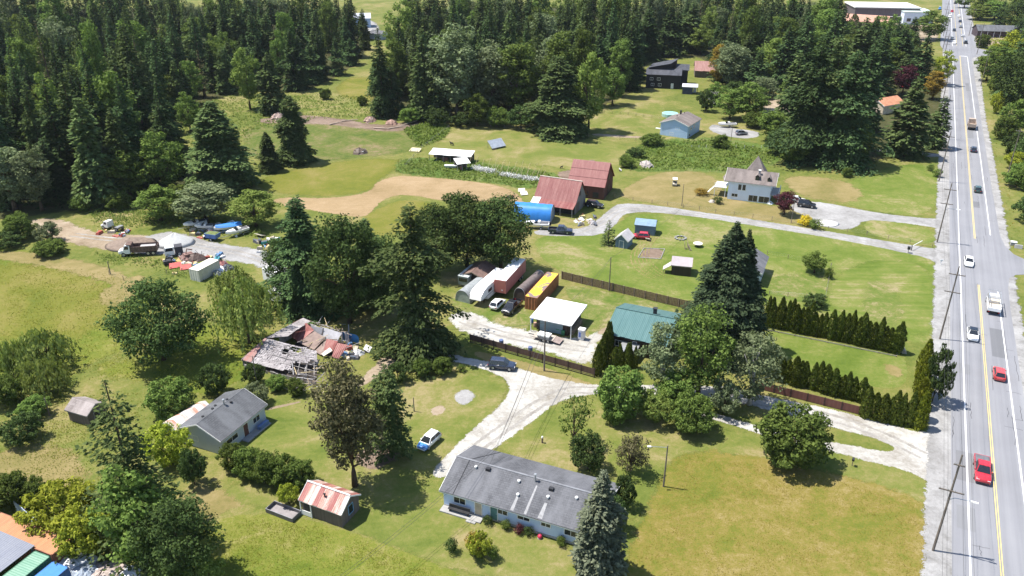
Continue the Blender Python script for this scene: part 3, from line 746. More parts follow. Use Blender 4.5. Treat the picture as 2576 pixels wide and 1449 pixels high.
LIB['bush'] = [broad(240 + i, 7, 8.5, F_BROAD, .0, 120, 110, .32, limbs=5, trunk_r=.14) for i in range(3)]
LIB['bushl'] = [broad(250 + i, 7, 8.0, F_LIGHT, .02, 70, 95, .34, limbs=5, trunk_r=.14) for i in range(2)]
LIB['bushy'] = [broad(255 + i, 6, 8.0, F_YELLOW, .02, 70, 95, .34, limbs=5, trunk_r=.14) for i in range(2)]
LIB['bushp'] = [broad(260 + i, 6, 8.0, F_PALE, .02, 70, 95, .34, limbs=5, trunk_r=.14) for i in range(2)]
LIB['bushd'] = [broad(265 + i, 6, 8.0, F_DARKB, .02, 70, 95, .34, limbs=5, trunk_r=.14) for i in range(2)]
LIB['shrub'] = [broad(270 + i, 2, 2.4, F_BROAD, .02, 26, 55, .16, limbs=3, trunk_r=.05, clump_r=.42) for i in range(3)]
LIB['shruby'] = [remat(LIB['shrub'][0], F_YELLOW)]
LIB['shrubo'] = [remat(LIB['shrub'][1], F_ORANGE)]
LIB['shrubp'] = [remat(LIB['shrub'][2], F_PURPLE)]
LIB['shrubf'] = [remat(LIB['shrub'][2], F_FLOWER)]
LIB['shrubd'] = [remat(LIB['shrub'][1], F_DARKB)]
LIB['plum'] = [remat(LIB['broad'][1], F_PURPLE)]
LIB['broady'] = [remat(LIB['broad'][2], F_YELLOW)]
LIB['broadl'] = [remat(LIB['broad'][0], F_LIGHT), remat(LIB['broad'][3], F_LIGHT)]
LIB['broado'] = [remat(LIB['broadt'][1], F_ORANGE)]
LIB['sparse'] = [broad(280, 7, 6, F_BROAD, .10, 30, 38, .30, sparse=.3, limbs=12, clump_r=.8), broad(281, 7, 6, F_BROWN, .12, 42, 75, .26, limbs=12, clump_r=.8)]
LIB['bare'] = [broad(285, 5, 4.5, F_BROWN, .10, 14, 16, .16, limbs=26, clump_r=.6)]
LIB['willow'] = [willow(290, 15, 13, F_WILLOW)]
LIB['willowbush'] = [willow(292, 6, 10, F_WILLOW)]
LIB['cedar'] = [columnar(300 + i, 5, 1.5, F_CEDAR) for i in range(4)]
LIB['gold'] = [columnar(310, 5, 1.6, F_GOLD)]

_TC = [0]
def plant(kind, x, y, h, w, label, cat='tree', group=None, name=None, rz=None, lean=0.0, vi=None):
    _TC[0] += 1
    vs = LIB[kind]; v = vs[(_TC[0] * 7 + 3) % len(vs)] if vi is None else vs[vi]
    o = thing(name or kind, label, cat, (x, y, 0), random.uniform(0, 6.28) if rz is None else rz, group, (w / v['w'], w / v['w'], h / v['h']))
    if lean: o.rotation_euler = (lean, 0, o.rotation_euler[2])
    inst('trunk', v['trunk'], o); inst('crown', v['crown'], o)
    return o
def ptree(kind, bx, by, ty, wpx, label, name, cat='tree', group=None, **kw):
    x, y = G(bx, by)
    return plant(kind, x, y, height_at(bx, by, ty), wpx * mpp(bx, by), label, cat, group, name, **kw)

# ---- single trees, each placed where it stands
ptree('spruce', 1812, 882, 553, 215, 'huge dark spruce towering beside the green-roofed house', 'spruce_tree')
ptree('spruce', 1846, 872, 572, 120, 'second dark spruce top merged into the right of the huge spruce', 'spruce_tree', rz=2.0)
ptree('grey_spruce', 1503, 1446, 1182, 170, 'grey-green spruce at the right end of the long grey-roofed house', 'spruce_tree')
ptree('pine', 893, 1222, 898, 170, 'browning pine with bare trunk behind the red-roofed shed', 'pine_tree')
ptree('pineg', 985, 1148, 912, 130, 'dark green pine between the browning pine and the blue and white car', 'pine_tree')
ptree('deodar', 366, 1350, 940, 270, 'ragged conifer with drooping tip rising at the lower left', 'conifer_tree')
ptree('hemlock', 775, 775, 495, 175, 'tall ragged conifer left in the clump above the collapsed barn', 'conifer_tree', vi=1, rz=1.0)
ptree('fir', 778, 745, 486, 130, 'dark conifer spire at the top of the clump above the collapsed barn', 'fir_tree')
ptree('maple', 880, 812, 533, 200, 'broad dark maple behind the collapsed barn', 'maple_tree', vi=0)
ptree('hemlock', 1052, 880, 508, 205, 'tall drooping dark conifer left of the parked trailers', 'conifer_tree', vi=0)
ptree('maple', 1175, 670, 475, 190, 'leafy maple left of the pair behind the parked trailers', 'maple_tree', vi=1)
ptree('maple', 1260, 680, 490, 170, 'leafy maple right of the pair behind the parked trailers', 'maple_tree', vi=0)
ptree('walnut', 412, 905, 700, 245, 'big round dark green tree alone in the left meadow', 'broadleaf_tree')
ptree('willow', 630, 862, 690, 165, 'yellow-green weeping willow in front of the tree clump', 'willow_tree')
ptree('willow', 605, 800, 662, 120, 'paler weeping willow top behind the nearer willow', 'willow_tree', rz=1.2)
ptree('bush', 1562, 1050, 925, 130, 'round leafy bush at the left of the three beside the gravel drive', 'bush', 'bush')
ptree('bushl', 1650, 1060, 980, 95, 'light green bush between two rounder ones beside the gravel drive', 'bush', 'bush')
ptree('bush', 1735, 1085, 988, 115, 'leafy bush casting shade on the drive under the pale birch', 'bush', 'bush')
ptree('bush', 1990, 1165, 1028, 190, 'large round bush alone between the two gravel tracks', 'bush', 'bush', vi=1)
ptree('birchg', 1755, 1000, 755, 150, 'tall green birch in front of the huge spruce', 'birch_tree')
ptree('birch', 1885, 1018, 822, 140, 'pale grey-green birch right of the green birch', 'birch_tree')
ptree('birch', 1660, 985, 808, 120, 'thin pale birch in front of the green-roofed house', 'birch_tree', vi=1)
ptree('sparse', 1442, 1120, 985, 105, 'thin young tree on the lawn behind the long grey-roofed house', 'young_tree', vi=0)
ptree('bushd', 1478, 1180, 1090, 95, 'small dark leaning tree close behind the long house', 'small_tree', 'small tree')
ptree('sparse', 1585, 1192, 1092, 100, 'small tree with brown foliage near the lamp post', 'small_tree', vi=1)
ptree('bushd', 1568, 1275, 1192, 60, 'dark green shrub behind the grey-green spruce', 'shrub', 'shrub')
ptree('bushd', 1545, 1330, 1245, 60, 'rounded green shrub tucked against the grey-green spruce', 'shrub', 'shrub')
ptree('bush', 440, 1045, 955, 125, 'leafy green bush behind the small white shed at left', 'bush', 'bush')
ptree('bushd', 542, 990, 915, 85, 'dark round bush behind the grey-roofed cottage', 'bush', 'bush')
ptree('bushp', 645, 1015, 965, 70, 'grey-green bush at the right gable of the grey-roofed cottage', 'bush', 'bush')
ptree('bushy', 430, 1165, 1060, 125, 'yellow-green bush in front of the small white shed', 'bush', 'bush')
ptree('bushd', 490, 1218, 1128, 72, 'dark egg-shaped bush on the lawn below the grey-roofed cottage', 'bush', 'bush')
for i, (bx, by, ty, w, k) in enumerate([(590,1178,1118,78,'bush'),(632,1198,1125,84,'bush'),(676,1215,1138,88,'bush'),(718,1217,1148,84,'bush'),(758,1220,1158,74,'bush')]):
    ptree(k, bx, by, ty, w, 'bush in the dark green row ' + ['at the end nearest the cottage','second from the cottage','in the middle','second from the red-roofed shed','at the end nearest the red-roofed shed'][i], 'bush', 'bush', 'row of bushes on the lawn')
ptree('bushy', 728, 1268, 1215, 55, 'bright green shrub at the left of the red-roofed shed', 'shrub', 'shrub')
ptree('bush', 30, 1275, 1195, 120, 'green bush at the left edge above the orange container', 'bush', 'bush')
ptree('bush', 100, 1270, 1205, 80, 'green bush beside the left-edge bush above the orange container', 'bush', 'bush')
ptree('bushy', 165, 1335, 1218, 190, 'bright yellow-green bush behind the orange container', 'bush', 'bush')
ptree('bushy', 232, 1395, 1278, 140, 'yellow-green bush beside the corner of the orange container', 'bush', 'bush')
ptree('broad', 375, 1420, 1185, 200, 'leafy green tree in front of the ragged conifer at lower left', 'broadleaf_tree')
ptree('maple', 470, 1460, 1260, 200, 'dark leafy tree at the bottom edge left of the tall grass', 'broadleaf_tree')
ptree('bushl', 520, 1480, 1405, 100, 'pale bush cut by the bottom edge below the tall grass', 'bush', 'bush')
ptree('willowbush', 110, 925, 835, 165, 'drooping olive bush in the left meadow', 'bush', 'bush')
ptree('willowbush', 35, 950, 860, 120, 'drooping olive bush at the left edge of the meadow', 'bush', 'bush')
ptree('willowbush', 120, 985, 905, 130, 'lower olive bush in front of the meadow pair', 'bush', 'bush')
ptree('bush', 25, 1015, 945, 90, 'green bush at the left edge behind the old wooden shed', 'bush', 'bush')
ptree('bushd', 60, 1110, 1045, 110, 'low dark bush below the old wooden shed', 'bush', 'bush')
ptree('bush', 90, 1045, 1000, 80, 'green bush just left of the old wooden shed', 'bush', 'bush')
ptree('bush', 55, 600, 535, 80, 'green bush beside the sandy track at far left', 'bush', 'bush')
ptree('bushp', 125, 608, 560, 70, 'pale bush in the bend of the sandy track', 'bush', 'bush')
ptree('bushd', 20, 620, 585, 90, 'low bush at the left edge below the sandy track', 'bush', 'bush')
ptree('bush', 130, 640, 605, 85, 'low green bush at the meadow end of the sandy track', 'bush', 'bush')
ptree('broad', 405, 555, 470, 125, 'round leafy tree behind the white cab in the scrap yard', 'broadleaf_tree')
ptree('paleT', 520, 560, 458, 145, 'greyish round tree behind the boats in the scrap yard', 'broadleaf_tree')
ptree('broadl', 645, 570, 480, 120, 'light green tree right of the boats in the scrap yard', 'broadleaf_tree')
ptree('bushd', 1002, 962, 912, 60, 'dark shrub at the bend of the shaded drive', 'shrub', 'shrub')
ptree('bush', 1062, 945, 900, 55, 'left of two clipped round bushes by the shaded drive', 'bush', 'bush')
ptree('bush', 1112, 940, 898, 55, 'right of two clipped round bushes by the shaded drive', 'bush', 'bush')
ptree('shrub', 1160, 935, 918, 26, 'tiny round shrub right of the clipped pair', 'shrub', 'shrub')
ptree('bushd', 640, 965, 915, 60, 'dark shrub at the front corner of the collapsed barn', 'shrub', 'shrub')
ptree('bush', 700, 980, 945, 55, 'green shrub against the front of the collapsed barn', 'shrub', 'shrub')
ptree('bush', 748, 992, 952, 52, 'round shrub right of centre before the collapsed barn', 'shrub', 'shrub')
ptree('shrubd', 1137, 1390, 1352, 38, 'small round green shrub on the front lawn of the long house', 'shrub', 'shrub')
ptree('bushy', 1205, 1400, 1335, 70, 'bronze and green shrub on the front lawn', 'shrub', 'shrub')
ptree('shrubo', 1195, 1388, 1333, 52, 'bronze top of the shrub on the front lawn', 'shrub', 'shrub')
ptree('shrub', 1242, 1408, 1370, 34, 'green shrub at the right of the bronze one', 'shrub', 'shrub')
ptree('broad', 2048, 686, 636, 66, 'bright rounded bush alone on the mown field', 'bush', 'bush', vi=2)
ptree('shrub', 2085, 700, 672, 26, 'small shrub at the right of the rounded field bush', 'shrub', 'shrub')
ptree('bushd', 2050, 770, 742, 66, 'low dark shrub in the field behind the cedar hedge', 'shrub', 'shrub')
ptree('small_fir', 1530, 614, 552, 44, 'young conifer beside the small pale-roofed shed', 'young_conifer')
ptree('plum', 1972, 540, 478, 58, 'purple-leaved plum tree at the corner of the white house', 'plum_tree')
ptree('shrubf', 2022, 565, 540, 42, 'yellow blossoming shrub by the white house drive', 'shrub', 'shrub')
ptree('shrub', 2050, 575, 548, 40, 'green shrub below the yellow blossoming one', 'shrub', 'shrub')
ptree('shrubd', 1805, 512, 492, 28, 'clipped dark shrub left of the white house', 'shrub', 'shrub')
ptree('shrubo', 1765, 490, 472, 40, 'orange-leaved shrub left of the white house', 'shrub', 'shrub')
ptree('bush', 2128, 445, 420, 28, 'small round bush on the lawn below the dark tree group', 'bush', 'bush')
ptree('shrub', 2340, 430, 412, 20, 'small bush near the road pole, farther one', 'bush', 'bush')
ptree('shrub', 2357, 445, 422, 26, 'small bush near the road pole, nearer one', 'bush', 'bush')
ptree('bushd', 2345, 1010, 870, 70, 'dark rounded bush at the road end of the cedar hedge', 'bush', 'bush')
ptree('cone_dense', 562, 472, 252, 185, 'large dense conifer at the forest edge above the scrap yard', 'conifer_tree')
ptree('cone_dense', 745, 408, 238, 98, 'dense dark conifer standing in the clearing', 'conifer_tree')
ptree('cone_dense', 680, 430, 330, 62, 'smaller conifer left of the dense one in the clearing', 'conifer_tree')
ptree('broadl', 630, 275, 120, 75, 'light leafy tree at the edge of the clearing', 'broadleaf_tree')
ptree('firg', 690, 285, 130, 90, 'loose dark tree right of the light one at the clearing', 'conifer_tree')
ptree('fir', 965, 295, 60, 70, 'slim dark fir at the left end of the middle wood', 'fir_tree')
ptree('cone_dense', 1405, 335, 140, 165, 'big bushy conifer at the front of the middle wood', 'conifer_tree')
ptree('broadl', 1480, 330, 130, 90, 'pale green tree at the right of the big bushy conifer', 'broadleaf_tree')
ptree('paleT', 1150, 300, 50, 130, 'tall pale poplar in the middle wood', 'poplar_tree')
ptree('paleT', 1240, 295, 80, 120, 'second tall pale poplar in the middle wood', 'poplar_tree')
ptree('broadt', 1300, 300, 95, 110, 'tall leafy poplar right of the pale ones in the middle wood', 'poplar_tree')
ptree('firg', 1100, 300, 110, 80, 'narrow green conifer at the front of the middle wood', 'conifer_tree')
ptree('firg', 1060, 300, 130, 70, 'narrow green conifer left of another in the middle wood', 'conifer_tree')
ptree('broad', 1200, 318, 235, 70, 'low bright tree at the foot of the pale poplars', 'broadleaf_tree')
ptree('broadl', 1010, 160, 0, 90, 'yellow-green round tree behind the middle wood', 'broadleaf_tree')
# right-hand group around the far drive
ptree('hemlock', 2022, 402, 110, 165, 'left of the great dark trees above the lawn by the road', 'conifer_tree', vi=1)
ptree('hemlock', 2112, 412, 125, 175, 'right of the great dark trees above the lawn by the road', 'conifer_tree', vi=1)
ptree('hemlock', 2070, 380, 90, 170, 'dark conifer rising out of the great trees above the lawn', 'conifer_tree', vi=0)
ptree('firg', 1985, 330, 130, 110, 'slim conifer at the left shoulder of the great dark trees', 'conifer_tree')
ptree('fir', 2160, 330, 100, 110, 'slim dark fir behind the right of the great trees', 'fir_tree')
ptree('broad', 1990, 412, 330, 90, 'low leafy tree at the left foot of the great dark trees', 'broadleaf_tree')
ptree('broadl', 2150, 415, 300, 70, 'bright leafy tree at the right foot of the great dark trees', 'broadleaf_tree')
ptree('firg', 2272, 392, 195, 130, 'broad dark tree beside the road before the second lawn', 'conifer_tree')
ptree('firg', 2350, 372, 240, 70, 'conifer hugging the road pole line', 'conifer_tree')
ptree('plum', 2270, 235, 160, 62, 'dark red-leaved tree in the roadside group', 'plum_tree')
ptree('broado', 2345, 250, 175, 55, 'yellow-green tree hanging over the road verge', 'broadleaf_tree')
ptree('broady', 2365, 215, 130, 55, 'bright green tree at the road verge beyond the yellow one', 'broadleaf_tree')
ptree('fir', 2310, 215, 80, 75, 'dark fir behind the red-leaved tree', 'fir_tree')
ptree('fir', 2255, 195, 60, 75, 'dark fir left of the red-leaved tree', 'fir_tree')
ptree('fir', 2200, 240, 70, 85, 'fir at the right shoulder of the great trees', 'fir_tree')
ptree('firg', 2150, 220, 40, 95, 'tall conifer behind the great trees, right one', 'conifer_tree')
ptree('fir', 2075, 230, 20, 95, 'tall conifer behind the great trees, left one', 'conifer_tree')
ptree('fir', 2010, 230, 30, 90, 'tall fir above the garden terrace', 'fir_tree')
ptree('broadl', 1935, 215, 95, 100, 'light green tree above the garden terrace', 'broadleaf_tree')
ptree('broado', 1800, 215, 105, 45, 'rust-tinged narrow tree beside the rusty-roofed barn', 'narrow_tree')
ptree('paleT', 1835, 225, 90, 85, 'grey-green tree right of the rust-tinged one', 'broadleaf_tree')
ptree('broad', 1880, 300, 205, 110, 'leafy tree behind the boat at the blue bungalow', 'broadleaf_tree')
ptree('broad', 1835, 300, 225, 80, 'leafy tree left of the boat at the blue bungalow', 'broadleaf_tree')
ptree('bushd', 1775, 280, 222, 50, 'dark bush between the dark house and the blue bungalow', 'bush', 'bush')
ptree('paleT', 1915, 280, 180, 75, 'grey-green tree left of the garden terrace', 'broadleaf_tree')
ptree('broad', 1940, 355, 275, 90, 'round green tree right of the parking pad', 'broadleaf_tree', vi=1)
ptree('bushd', 1950, 388, 330, 60, 'dark bush below the round tree right of the parking pad', 'bush', 'bush')
ptree('bush', 1810, 372, 338, 50, 'leafy bush in front of the parking pad', 'bush', 'bush')
ptree('bush', 1640, 365, 335, 62, 'leafy bush in front of the blue bungalow', 'bush', 'bush')
ptree('bushd', 1600, 395, 370, 50, 'bush at the left end of the weedy strip', 'bush', 'bush')
ptree('bush', 1575, 420, 390, 45, 'bush beside the red barn on the pasture edge', 'bush', 'bush')
# roadside right of the highway
for i, (k, bx, by, ty, w, lb) in enumerate([
    ('broad',2480,205,130,75,'dark leafy tree at the inner bend right of the highway'),
    ('bushy',2500,232,195,34,'clipped bright hedge block right of the highway, farther one'),
    ('bushy',2506,285,225,40,'clipped bright hedge block right of the highway, nearer one'),
    ('maple',2560,300,110,160,'big dark tree at the right edge beyond the fenced court'),
    ('fir',2555,250,40,110,'dark fir at the right edge above the bright hedge'),
    ('broady',2530,180,80,90,'yellow-green tree at the right edge below the dark-roofed house'),
    ('fir',2590,170,20,110,'dark fir cut by the right edge near the dark-roofed house'),
    ('bush',2520,350,290,60,'bush in the roadside strip right of the dump truck'),
    ('bushd',2552,392,330,80,'dark bush in the roadside strip right of the dark blue car'),
    ('bushy',2560,425,375,70,'yellowish bush at the right edge above the roadside grass'),
    ('bush',2555,470,410,70,'green bush at the right edge beside the roadside grass'),
    ('bushd',2590,560,480,90,'dark bush cut by the right edge at the roadside grass'),
    ('broadl',2460,50,10,70,'light tree at the top right beyond the dark-roofed house'),
    ('broad',2500,50,0,80,'leafy tree at the top right behind the dark-roofed house'),
    ('maple',2560,75,0,110,'dark tree right of the dark-roofed house'),
    ('broad',2425,20,-20,50,'tree at the top beside the far end of the highway')]):
    ptree(k, bx, by, ty, w, lb, {'bushy':'hedge_block','bush':'bush','bushd':'bush','fir':'fir_tree'}.get(k, 'broadleaf_tree'), 'bush' if k.startswith('bush') else 'tree')
ptree('broad', 2335, 100, 25, 85, 'loose grey-green tree left of the far highway', 'broadleaf_tree', vi=3)
ptree('fir', 2290, 108, 40, 55, 'conifer at the school yard corner', 'conifer_tree')
ptree('small_fir', 2172, 65, 37, 26, 'small conifer before the salmon-roofed building', 'young_conifer')

for (k, bx, by, ty, w, lb) in [
    ('paleT',40,530,345,125,'grey-green tall tree at the left edge of the wood'), ('firg',255,512,240,125,'tall green conifer at the front of the upper left wood'), ('broad',330,500,370,120,'leafy tree at the front of the wood beside the sandy track'),
    ('broad',425,478,330,120,'leafy tree left of the large dense conifer'), ('broadl',565,455,345,80,'light leafy tree behind the large dense conifer'), ('broadl',170,430,190,95,'light-topped tree inside the upper left wood'),
    ('broadl',280,425,205,115,'second light-topped tree inside the upper left wood'), ('broad',480,330,235,70,'leafy tree at the corner of the clearing'), ('bush',210,530,490,60,'bush at the wood edge left of the scrap yard'), ('bush',300,525,480,70,'bush at the wood edge above the white cab'),
    ('bushd',560,480,440,70,'bush at the foot of the large dense conifer'), ('bushl',460,520,460,70,'light bush above the scrap yard boats'), ('bushl',620,470,430,60,'light bush right of the large dense conifer'), ('bush',820,250,222,34,'small round bush in the clearing'), ('bush',912,265,240,30,'small bush at the edge of the clearing'),
    ('bush',1030,308,270,60,'bush at the left foot of the middle wood'), ('bushd',1100,315,270,70,'dark bush at the foot of the middle wood'), ('bush',1250,318,268,70,'bush under the tall poplars'), ('bushd',1310,322,265,80,'dark bush under the leafy poplar'), ('bushd',1160,318,280,60,'dark bush under the pale poplars'),
    ('broad',1540,265,170,70,'leafy tree at the right end of the middle wood'), ('bushl',1590,195,150,70,'light bush left of the black-stained house'), ('bushl',1560,215,165,60,'second light bush left of the black-stained house'),
    ('bush',2515,240,180,70,'leafy roadside bush right of the highway hedge'), ('broad',2545,340,250,90,'leafy tree at the right edge above the fenced court'), ('bushd',2585,420,340,90,'dark bush cut by the right edge'), ('bush',2585,480,400,80,'leafy bush cut by the right edge'), ('bush',2470,120,85,40,'bush at the far junction corner'), ('bush',2510,150,110,60,'bush right of the far junction'), ('broad',2500,190,105,80,'leafy tree in the bend right of the highway'),
    ('bush',1545,1065,1000,70,'low bush in the shade left of the drive trees'), ('bushp',1820,1040,955,90,'pale bush at the foot of the grey-green birch'), ('bush',1700,1010,930,110,'leafy undergrowth beneath the green birch')]:
    ptree(k, bx, by, ty, w, lb, 'bush' if k.startswith('bush') else ('conifer_tree' if k == 'firg' else 'broadleaf_tree'), 'bush' if k.startswith('bush') else 'tree')
for (k, bx, by, ty, w, lb) in [
    ('maple',965,790,590,150,'dark leafy tree joining the clump to the tall drooping conifer'), ('firg',935,760,545,120,'conifer top behind the broad dark maple'), ('maple',1100,690,510,140,'leafy tree joining the drooping conifer to the maple pair'), ('maple',720,740,590,100,'lower leafy tree at the left of the clump by the motorhome'),
    ('fir',1825,205,75,75,'dark fir right of the rusty-roofed barn'), ('firg',1870,215,85,85,'green conifer above the bungalow boat'), ('fir',1900,240,120,80,'fir left of the garden terrace'), ('fir',1965,225,60,85,'tall dark fir right of the garden terrace'), ('broad',1990,265,190,70,'leafy tree at the right of the garden terrace'), ('bushd',1850,245,205,70,'dark bush above the bungalow trees'), ('broad',1800,265,205,60,'leafy tree beside the far grey drive'), ('bush',1895,320,280,60,'bush between boat and round green tree'), ('fir',1625,150,15,75,'dark fir behind the left of the black-stained house'), ('fir',1680,140,5,75,'dark fir behind the black-stained house'), ('firg',1735,132,0,80,'conifer behind the rusty-roofed barn'), ('fir',1580,225,55,80,'dark fir left of the black-stained house')]:
    ptree(k, bx, by, ty, w, lb, 'bush' if k.startswith('bush') else ('fir_tree' if k.startswith('fir') else 'broadleaf_tree'), 'bush' if k.startswith('bush') else 'tree')
# ---- cedar hedges: every columnar cedar on its own
def hedge(p0, p1, n, h, w, label, group, kind='cedar', skip=()):
    a, b = Vector(G(*p0)), Vector(G(*p1))
    for i in range(n):
        if i in skip: continue
        p = a.lerp(b, (i + random.uniform(-.3, .3)) / (n - 1))
        plant(kind, p.x, p.y + random.uniform(-.15, .15), h * random.uniform(.78, 1.16), w * random.uniform(.80, 1.25), label, 'cedar', group, 'columnar_cedar')
hedge((1925,818), (2258,887), 27, 5.8, 1.7, 'columnar cedar in the far hedge row of the enclosed lawn', 'far cedar hedge')
hedge((1942,952), (2165,1010), 14, 4.8, 1.75, 'columnar cedar in the near hedge row above the brown fence', 'near cedar hedge')
hedge((2178,1050), (2300,1075), 8, 5.4, 1.7, 'columnar cedar in the near hedge past the end of the brown fence', 'near cedar hedge end')
hedge((2308,1070), (2316,950), 7, 6.6, 2.0, 'golden cedar in the short row at the road end of the lawn', 'golden cedar row', 'gold')
hedge((1500,946), (1535,880), 5, 6.2, 1.6, 'tall narrow cedar at the right end of the brown board fence', 'cedars by the green-roofed house')
hedge((1545,925), (1600,925), 5, 4.6, 1.3, 'narrow cedar in the gap before the green-roofed house', 'small cedars by the green-roofed house')

# ---- woods: every tree that shows is a tree of its own
def scatter(poly, spacing, seed, kinds, label, group, hr=(20, 29), excl=(), maxn=400, jig=.45):
    rng = random.Random(seed); pl = [G(*p) for p in poly]; arr = np.array(pl)
    mn, mx_ = arr.min(0), arr.max(0); n = 0
    y = mn[1]; row = 0
    pts = []
    while y < mx_[1]:
        sp = spacing * (1 + max(0, (y - 260)) / 700)
        x = mn[0] + (row % 2) * sp / 2
        while x < mx_[0]:
            pts.append((x + rng.uniform(-jig, jig) * sp, y + rng.uniform(-jig, jig) * sp)); x += sp
        y += sp * .9; row += 1
    P = np.array(pts); sd = sdist(P, pl); thirds = ('left', 'middle', 'right'); th0 = max(0, min(p[0] for p in poly)); th1 = min(2576, max(p[0] for p in poly))
    for (x, y), d in zip(pts, sd):
        if d < 0.5: continue
        # skip what lies outside the view cone
        dep = CP * y + SP * CAM_H; u = x / dep * FOC
        if abs(u) > 1288 + 7 * FOC / dep: continue
        k = rng.choices([a for a, _ in kinds], [b for _, b in kinds])[0]
        h = rng.uniform(*hr) * (0.72 if k in ('broad', 'broadl') else 1) * (1.0 if d > 9 else .68 + .035 * d) * (1.15 if rng.random() < .12 else 1); w = {'fir': 9.2, 'firg': 10.6, 'dead': 6.0}.get(k, 11.5) * rng.uniform(.75, 1.35)
        sz = 'tall' if h > 27 else ('short' if h < 19 else 'middling'); pxd = 1288 + FOC * x / dep
        kd = {'fir': 'dark fir', 'firg': 'green conifer', 'dead': 'half-dead brownish fir', 'broadt': 'leafy poplar', 'broad': 'round leafy tree', 'broadl': 'light green leafy tree', 'paleT': 'pale grey-green poplar'}[k]
        pl_ = ('at the front edge of ' if d < 9 else ('inside ' if y < 380 else 'far back in ')) + label[2]
        th = thirds[min(2, max(0, int((pxd - th0) / max(1, th1 - th0) * 3)))]
        lbl = '%s %s %s, %s part' % (sz, kd, pl_, th)
        TREE_Q.append((dep, x, y, h, w, k, lbl if True else label[0] if k in ('fir', 'firg', 'dead') else label[1], group + (' firs' if k in ('fir', 'firg', 'dead') else ' broadleaf trees'))); n += 1
    return n
TREE_Q = []
n1 = scatter(W1, 9.5, 5, [('fir', 60), ('firg', 22), ('broadt', 6), ('broad', 5), ('broadl', 6), ('paleT', 3), ('dead', 3)], ('fir in the dense wood at the upper left', 'leafy tree among the firs of the upper left wood', 'the upper left wood'), 'upper left wood', (17, 33))
n2 = scatter(W2, 10.5, 6, [('fir', 52), ('firg', 24), ('broadt', 12), ('paleT', 8), ('broadl', 5), ('dead', 3)], ('conifer in the middle wood behind the pasture', 'leafy tree in the middle wood behind the pasture', 'the middle wood'), 'middle wood', (19, 34))
W3 = [(2440,60),(2490,55),(2700,70),(2700,330),(2590,330),(2560,240),(2540,150),(2545,100),(2450,45),(2440,25),(2700,25)]
n3 = scatter(W3, 12, 7, [('fir', 40), ('broad', 40), ('broadt', 20)], ('fir in the wood right of the highway', 'leafy tree in the wood right of the highway', 'the roadside wood'), 'right roadside wood', (14, 22))
W4 = [(2100,100),(2160,105),(2290,125),(2320,170),(2290,210),(2220,230),(2130,230),(2090,180)]
n4 = scatter(W4, 11, 8, [('fir', 50), ('firg', 30), ('broad', 20)], ('conifer in the roadside clump below the school', 'leafy tree in the roadside clump below the school', 'the clump below the school'), 'school roadside clump', (15, 24))
# which of them show: front-to-back silhouettes over the survey grid
occ = np.zeros((380, 660), bool); TREE_Q.sort(); seen = []
for it in TREE_Q:
    dep, x, y, h, w, k = it[:6]
    def pr(z): 
        dd = CP * y + SP * (CAM_H - z); return (1288 + FOC * x / dd) / 4, (724.5 - FOC * (SP * y - CP * (CAM_H - z)) / dd) / 4
    (cx, by), (_, ty) = pr(0), pr(h); hw = w / 2 * FOC / dep / 4
    vis = 0
    for r in range(max(0, int(ty)), min(379, int(by)) + 1):
        f = min(1.0, max(0.0, (r - ty) / max(1, by - ty))); q = hw * (f ** .8 if k.startswith('fir') else math.sqrt(max(0, 1 - (2 * f - 1) ** 2)) ) * .85
        a0, a1 = max(0, int(cx - q + 4)), min(659, int(cx + q + 4))
        if a1 > a0: vis += int((~occ[r, a0:a1]).sum()); occ[r, a0:a1] = True
    seen.append((vis, it))
seen.sort(key=lambda q: -q[0]); cnt = {'fir': 60, 'leaf': 60}; rest = []
for vis, it in seen:
    if vis < 6: continue
    dep, x, y, h, w, k, lb, gp = it; kk = 'fir' if k.startswith(('fir', 'dead')) else 'leaf'
    if cnt[kk] < 300:
        cnt[kk] += 1; plant(k, x, y, h, w, lb, 'tree', gp, 'fir_tree' if kk == 'fir' else 'broadleaf_tree')
    else: rest.append(it)
print('woods', n1, n2, n3, n4, cnt, len(rest))
# far tree line that reads as one mass
def far_woods(name, x0, x1, y0, y1, n, label, seed, pts=None):
    rng = np.random.default_rng(seed); parts = []
    for k in range(n if pts is None else len(pts)):
        cx, cy = rng.uniform(x0, x1), rng.uniform(y0, y1); h = rng.uniform(14, 24); w = rng.uniform(4, 7)
        if pts is not None: cx, cy, h, w = pts[k][1], pts[k][2], pts[k][3], pts[k][4] / 2
        m = 130 if pts is None else 700; t = rng.uniform(0, 1, m); az = rng.uniform(0, 6.283, m); r = w * np.sqrt(1 - t ** 1.5) * rng.uniform(.6, 1, m)
        c = np.c_[cx + np.cos(az) * r, cy + np.sin(az) * r, t * h]
        nn = np.c_[np.cos(az), np.sin(az), np.full(m, .5)] + rng.normal(0, .4, (m, 3)); d = rng.normal(0, 1, (m, 3)); l = rng.uniform(1.2, 2.4, m) * (1 if pts is None else .5)
        parts.append(cards(c, d, nn, l, l * .8, rng))
    o = bpy.data.objects.new(name, crown_mesh(name, parts, F_FIRG, rng)); COL.objects.link(o); o['kind'] = 'stuff'; tag(o, label, 'woods')
far_woods('far_woods', -620, 60, 820, 1050, 340, 'far-off dark tree line beyond the upper left wood', 1)
far_woods('far_woods', 150, 420, 800, 1000, 150, 'far-off tree line beyond the school', 2)
far_woods('far_woods', 520, 900, 700, 1000, 190, 'far-off tree line beyond the right roadside wood', 3)
if rest: far_woods('far_woods', 0, 1, 0, 1, 0, 'mass of tree tops filling the depth of the woods', 4, rest)
